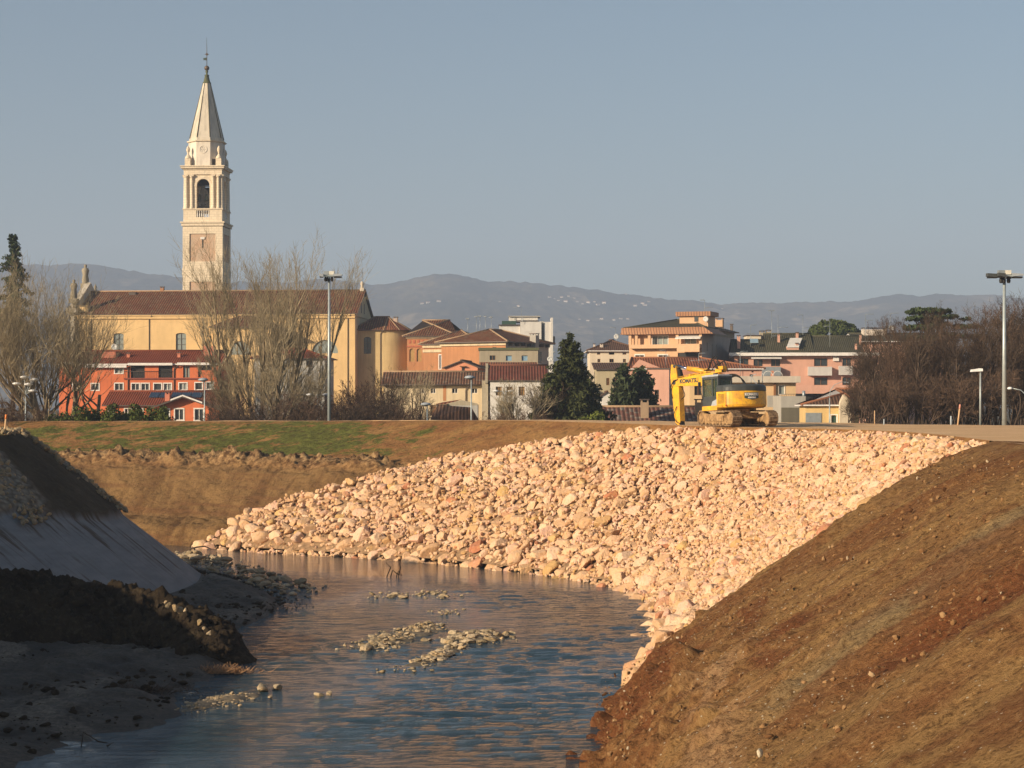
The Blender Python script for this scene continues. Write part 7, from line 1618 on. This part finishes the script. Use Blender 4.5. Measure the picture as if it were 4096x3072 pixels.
stones("gravel_bar", "right heap of larger stones in mid river", "gravel bar", [(985, 1385), (1030, 1376), (1065, 1375)], 520, .03, .32, M_STONE2, .42, .16)
stones("gravel_bar", "narrow line of stones trailing from the right mid river heap", "gravel bar", [(905, 1432), (950, 1415), (995, 1395)], 300, .03, .22, M_STONE2, .2, .08)
stones("gravel_bar", "low stones breaking the water left of the trail of stones", "gravel bar", [(830, 1442), (870, 1450), (920, 1440)], 26, .06, .16, M_STONE2, .3, .05)
stones("gravel_bar", "wet dark stones and pale pebbles in the riffle", "gravel bar", [(815, 1285), (850, 1290), (930, 1278), (975, 1290)], 70, .08, .24, M_STONE2, .5, .1)
stones("gravel_bar", "little stones below the riffle", "gravel bar", [(950, 1325), (980, 1322)], 24, .06, .14, M_STONE2, .35, .08)
stones("gravel_bar", "muddy gravel spit near the left shore", "gravel bar", [(415, 1532), (470, 1512), (520, 1505)], 900, .015, .09, M_STONE2, .3, .08)
for k, (x, y, r_) in enumerate(((565, 1493, .28), (598, 1490, .22), (690, 1504, .22), (712, 1500, .13), (790, 1405, .3), (583, 1508, .12), (745, 1395, .12), (500, 1500, .1))):
    p = wp_(x, y); q, f = rock_verts(2, r_, rs, np.array([0, 0, 1.]), .3); o_ = np_mesh("river_stone", q, f, M_STONE2, attr={'tint': np.full(len(q), .7)}); o_.location = p + [0, 0, r_ * .25]
    tag(o_, ["larger pale stone of the pair near the muddy spit", "smaller flat stone of the pair near the muddy spit", "lone brown stone in the middle of the lower river", "small pale stone right beside the lone brown stone", "pointed brown stone left of the gravel bar", "tiny stone below the pair by the spit", "tiny stone just left of the pointed brown stone", "tiny dark stone at the spit's right tip"][k], "stone", "single stones in the river")
stones("toe_rocks", "grey shaded rocks lining the foot of the left bank by the water", "rocks", [(395, 1203), (450, 1218), (520, 1240), (580, 1262), (640, 1280)], 330, .12, .36, M_STONE2, .8, .4)
stones("toe_rocks", "dark gravel along the left shore below the concrete", "gravel", [(470, 1245), (540, 1280), (600, 1312)], 500, .05, .16, M_DARK, .7, .2)
L = []
for k in range(16):
    xx_ = -12.9 + .14 * k; p = np.array([xx_, float(np.interp(xx_, RIDGE[:, 0], RIDGE[:, 1])) - .1, 0]); hh_ = float(np.interp(xx_, RIDGE[:, 0], RIDGE[:, 2])); r_ = rs.uniform(.12, .25); q, f = rock_verts(2, r_, rs); L.append((q + np.array([p[0], p[1] - rs.uniform(0, .5), hh_ + .42 + rs.uniform(-.25, .08)]), f, rs.random() * .7))
o_ = merge_rocks("clay_lumps", L, M_STONE2); tag(o_, "row of sunlit clay lumps on the end of the dark soil heap", "clay lumps", kind='stuff')
# mud lenses under the gravel bars and clods over the mud
def mud_lens(label, a, b, w, h):
    a, b = wp_(*a), wp_(*b); c = (a + b) / 2; ax = (b - a)[:2]; L_ = np.linalg.norm(ax); ax /= L_; n_ = np.array([-ax[1], ax[0]])
    U, V_ = np.meshgrid(np.linspace(-.75, .75, 60), np.linspace(-1, 1, 40), indexing='ij'); x = c[0] + ax[0] * U * L_ + n_[0] * V_ * w; y = c[1] + ax[1] * U * L_ + n_[1] * V_ * w
    r2 = (U / .6) ** 2 + V_ ** 2; z = h * (1 - r2) + .10 * fbm(x * 1.5, y * 1.5, 0, 7, 4) - .03
    o = np_mesh("mud_bar", np.dstack([x, y, z]).reshape(-1, 3), grid_faces(60, 40), M_BAR, smooth=True); tag(o, label, kind='stuff')
M_BAR = plain("bar_gravel", (.16, .125, .08), .8, var=.5, scale=9.)
mud_lens("low muddy gravel under the left mid river bar", (795, 1398), (935, 1355), .9, .10); mud_lens("low muddy gravel under the right mid river heap", (985, 1385), (1070, 1375), 1.3, .12)
mud_lens("narrow muddy strip trailing from the right heap", (900, 1435), (1000, 1397), .45, .07); mud_lens("muddy spit off the left shore", (400, 1535), (540, 1502), .7, .09)
L = []
for _ in range(1500):
    t = rs.uniform(1.2, 9.5); P0 = smooth_poly(LB, 0, np.array([t]))[0]; q_ = rs.uniform(.02, .95); base = P0[0:2] * (1 - q_) + P0[2:4] * q_; r_ = .03 + .2 * rs.random() ** 4
    q, f = rock_verts(1, r_, rs, np.array([0, 0, 1.]), .4); L.append((q + np.array([base[0], base[1], float(np.interp(q_, [0, .12, 1], [0, .22, .75])) + .03]), f, rs.random()))
o_ = merge_rocks("mud_clods", L, M_DARK); tag(o_, "dark clods scattered over the shaded mud of the left shore", kind='stuff')
# clods over the dark heap
L = []
for _ in range(1700):
    i = rs.integers(len(RIDGE) - 1); t = rs.random(); a = RIDGE[i] * (1 - t) + RIDGE[i + 1] * t; o2 = rs.uniform(-1, .6); x, y = a[0] + rs.normal() * .4, a[1] + o2 * a[3]; zz = a[2] * (1 - abs(o2)) ** .8 + .35
    r_ = rs.uniform(.05, .38) * rs.random() + .05; q, f = rock_verts(1 if r_ < .2 else 2, r_, rs); L.append((q + np.array([x, y, zz + rs.uniform(-.1, .12)]), f, rs.random()))
o_ = merge_rocks("soil_clods", L, M_DARK); tag(o_, "dark clods of soil strewn over the shaded heap", "soil clods", kind='stuff')
# white rubble on the left bank crest and edges
L = []
Pl = smooth_poly(LB, 0, rs.uniform(6.4, 9.6, 700))
for k in range(520):
    P0 = Pl[k]; s_ = rs.uniform(.42, 1.03) if k > 90 else rs.uniform(.97, 1.08); base = P0[2:4] * (1 - s_) + P0[4:6] * s_
    if k > 90:
        tk = 8.95 + .35 * rs.normal(); P1 = smooth_poly(LB, 0, np.array([min(tk, 10)]))[0]; base = P1[2:4] * (1 - s_) + P1[4:6] * s_
    zz = .75 + 6.75 * min(s_, 1) + .3; r_ = rs.uniform(.06, .22); q, f = rock_verts(1, r_, rs); L.append((q + np.array([base[0], base[1], zz]), f, rs.random() * .4))
for k in range(260):
    s_ = rs.uniform(.45, .98); P1 = smooth_poly(LB, 0, np.array([5.5 + (s_ - .5) * .9 + .12 * rs.normal()]))[0]; base = P1[2:4] * (1 - s_) + P1[4:6] * s_; q, f = rock_verts(1, rs.uniform(.05, .2), rs); L.append((q + np.array([base[0], base[1], .75 + 6.75 * s_ + .3]), f, rs.random() * .4))
o_ = merge_rocks("bank_rubble", L, M_STONE2); tag(o_, "bands of pale rubble stones lying on the shaded left bank", "rubble", kind='stuff')
# tuft of dead reeds at the left shore
def tuft(name, label, dx, dy, n, w, h, mat, z=.05, cat="reeds"):
    p = wp_(dx, dy); S = []
    for _ in range(n):
        x, y = rs.normal() * w, rs.normal() * w * .4; a = rs.uniform(0, 6.28); l_ = h * rs.uniform(.4, 1.2); S.append([x, y, 0, x + math.cos(a) * l_ * .9, y + math.sin(a) * l_ * .9, l_ * rs.uniform(.1, .8), .012, .006])
    V, Fc = seg_mesh(S, 3); o = np_mesh(name, V, Fc, mat); o.location = p + [0, 0, z]; o['label'] = label; o['category'] = cat; o['kind'] = 'stuff'; return o
tuft("dead_reeds", "sunlit clump of dead brown reeds at the left shore", 478, 1455, 420, .55, .35, M_STK if False else plain("dead_reed", (.32, .18, .09), .9))
tuft("dead_reeds", "shaded dead weeds on the dark mud", 300, 1500, 300, .8, .3, M_TWD, .1); tuft("dead_reeds", "shaded dead weeds left on the lowest mud", 215, 1525, 260, .6, .3, M_TWD, .1)
def twig_thing(name, label, dx, dy, segs, r=.03, cat="branch"):
    p = wp_(dx, dy); e_ = MB()
    for s_ in segs: e_.tube([(a, 0.1 * a, b) for a, b in s_], [r] * (len(s_) - 1) + [r * .4], 5)
    o = e_.build(name, M_TWD); o.location = p; tag(o, label, cat); return o
twig_thing("driftwood", "forked dead branch sticking out of the water near the stone slope", 848, 1246, [[(-.3, 0), (-.1, .5), (-.35, .75)], [(-.1, 0), (0, .35), (.25, .15), (.5, .05)], [(.3, 0), (.42, .5), (.35, .75)], [(.2, 0), (.3, .3), (.5, .1)]], .03)
twig_thing("driftwood", "thin twig standing in the water at the lower left", 205, 1612, [[(-.35, 0), (-.3, .38), (.1, .12), (.35, .08)], [(.3, 0), (.5, .1)]], .02)
twig_thing("driftwood", "thin branch lying in the water by the tip of the stone slope", 432, 1187, [[(-.6, .05), (-.2, .15), (.3, .2), (.7, .02)], [(-.3, 0), (-.5, .2)]], .05)
# pebbles, scraps on the right bank
def bank_pt(t, s, lift=.45):
    G, P = outer_bank(np.array([t]), np.array([s])); return G[0, 0] + np.array([-.25, 0, lift])

def slope_hit(px, py):
    """point of the right bank seen at a picture position"""
    ks = np.linspace(25, 75, 1500); X_ = (px - 512) / F * ks; Z_ = CZ + (HY - py) / F * ks
    zs = np.interp((X_ - np.interp(ks, [32, 42, 50, 59.7], [2.0, 2.4, 2.4, 3.0])) / 12.8, [0, .94, 1], [0, 7.5, 7.8]) + .42
    j = np.argmax(Z_ < zs); return np.array([X_[j], ks[j], zs[j]])
rs = np.random.default_rng(140); L = []
for _ in range(2000):
    t = rs.uniform(1.2, 3.93); s_ = rs.uniform(0, .88); p = bank_pt(t, s_, .42 + .1 * rs.random()); r_ = .018 + .085 * rs.random() ** 5; q, f = rock_verts(1, r_, rs); L.append((q + p, f, rs.random()))
m = NM("soil_clod", .95, .05); m.col(m.ramp(m.attr('tint'), [(0., (.11, .05, .022)), (.5, (.24, .13, .055)), (.92, (.30, .18, .085)), (1., (.5, .42, .3))])); m.bump(m.noise(m.co(), 12, 4), .6, .03)
o_ = merge_rocks("soil_clods", L, m.m); tag(o_, "crumbs of brown soil and pebbles strewn over the sunlit right bank", "soil clods", kind='stuff')
def scrap(name, label, px, py, poly, mat, cat="litter"):
    p = slope_hit(px, py); mb = MB(); n = len(poly); up_ = [(a, .15 * b, b * .6 + a * .35 + .06 * math.sin(7 * a + 3 * b)) for a, b in poly]; mb.poly(up_); mb.poly([(a, b + .02, c - .03) for a, b, c in up_][::-1])
    o = mb.build(name, mat); o.location = p; tag(o, label, cat); return o
scrap("plastic_scrap", "crumpled white plastic scrap on the right soil bank", 760, 665, [(-.12, -.1), (.02, -.13), (.14, .02), (.08, .16), (-.06, .12)], M_WHITE)
scrap("plastic_sheet", "pale grey blue strip of sheet half buried low on the right bank", 717, 719, [(-.35, -.2), (-.1, -.16), (.35, .12), (.3, .22), (-.05, .08)], plain("grey_sheet", (.33, .38, .42), .5))
scrap("red_scrap", "small red plastic piece near the bottom of the right bank", 649, 750, [(-.1, -.06), (.12, -.05), (.14, .05), (-.08, .07)], plain("red_plastic", (.5, .06, .05), .5))
for k, (px, py) in enumerate(((795, 590), (823, 640), (905, 628), (880, 700), (655, 655), (940, 560))):
    p = slope_hit(px, py); r_ = .12 + .05 * (k % 3); q, f = rock_verts(2, r_, rs, np.array([0, 0, 1.]), .3); o_ = np_mesh("soil_lump", q, f, M_DARK if k in (0, 4) else M_STONE2, attr={'tint': np.full(len(q), .6)}); o_.location = p
    tag(o_, ["dark earth lump high on the right bank", "brown stone midway down the right bank", "pale stone in the olive streak of the right bank", "stone low on the right bank near the frame's bottom", "black earth clump at the lower left rim of the right bank", "stone near the upper right edge of the right bank"][k], "lump")
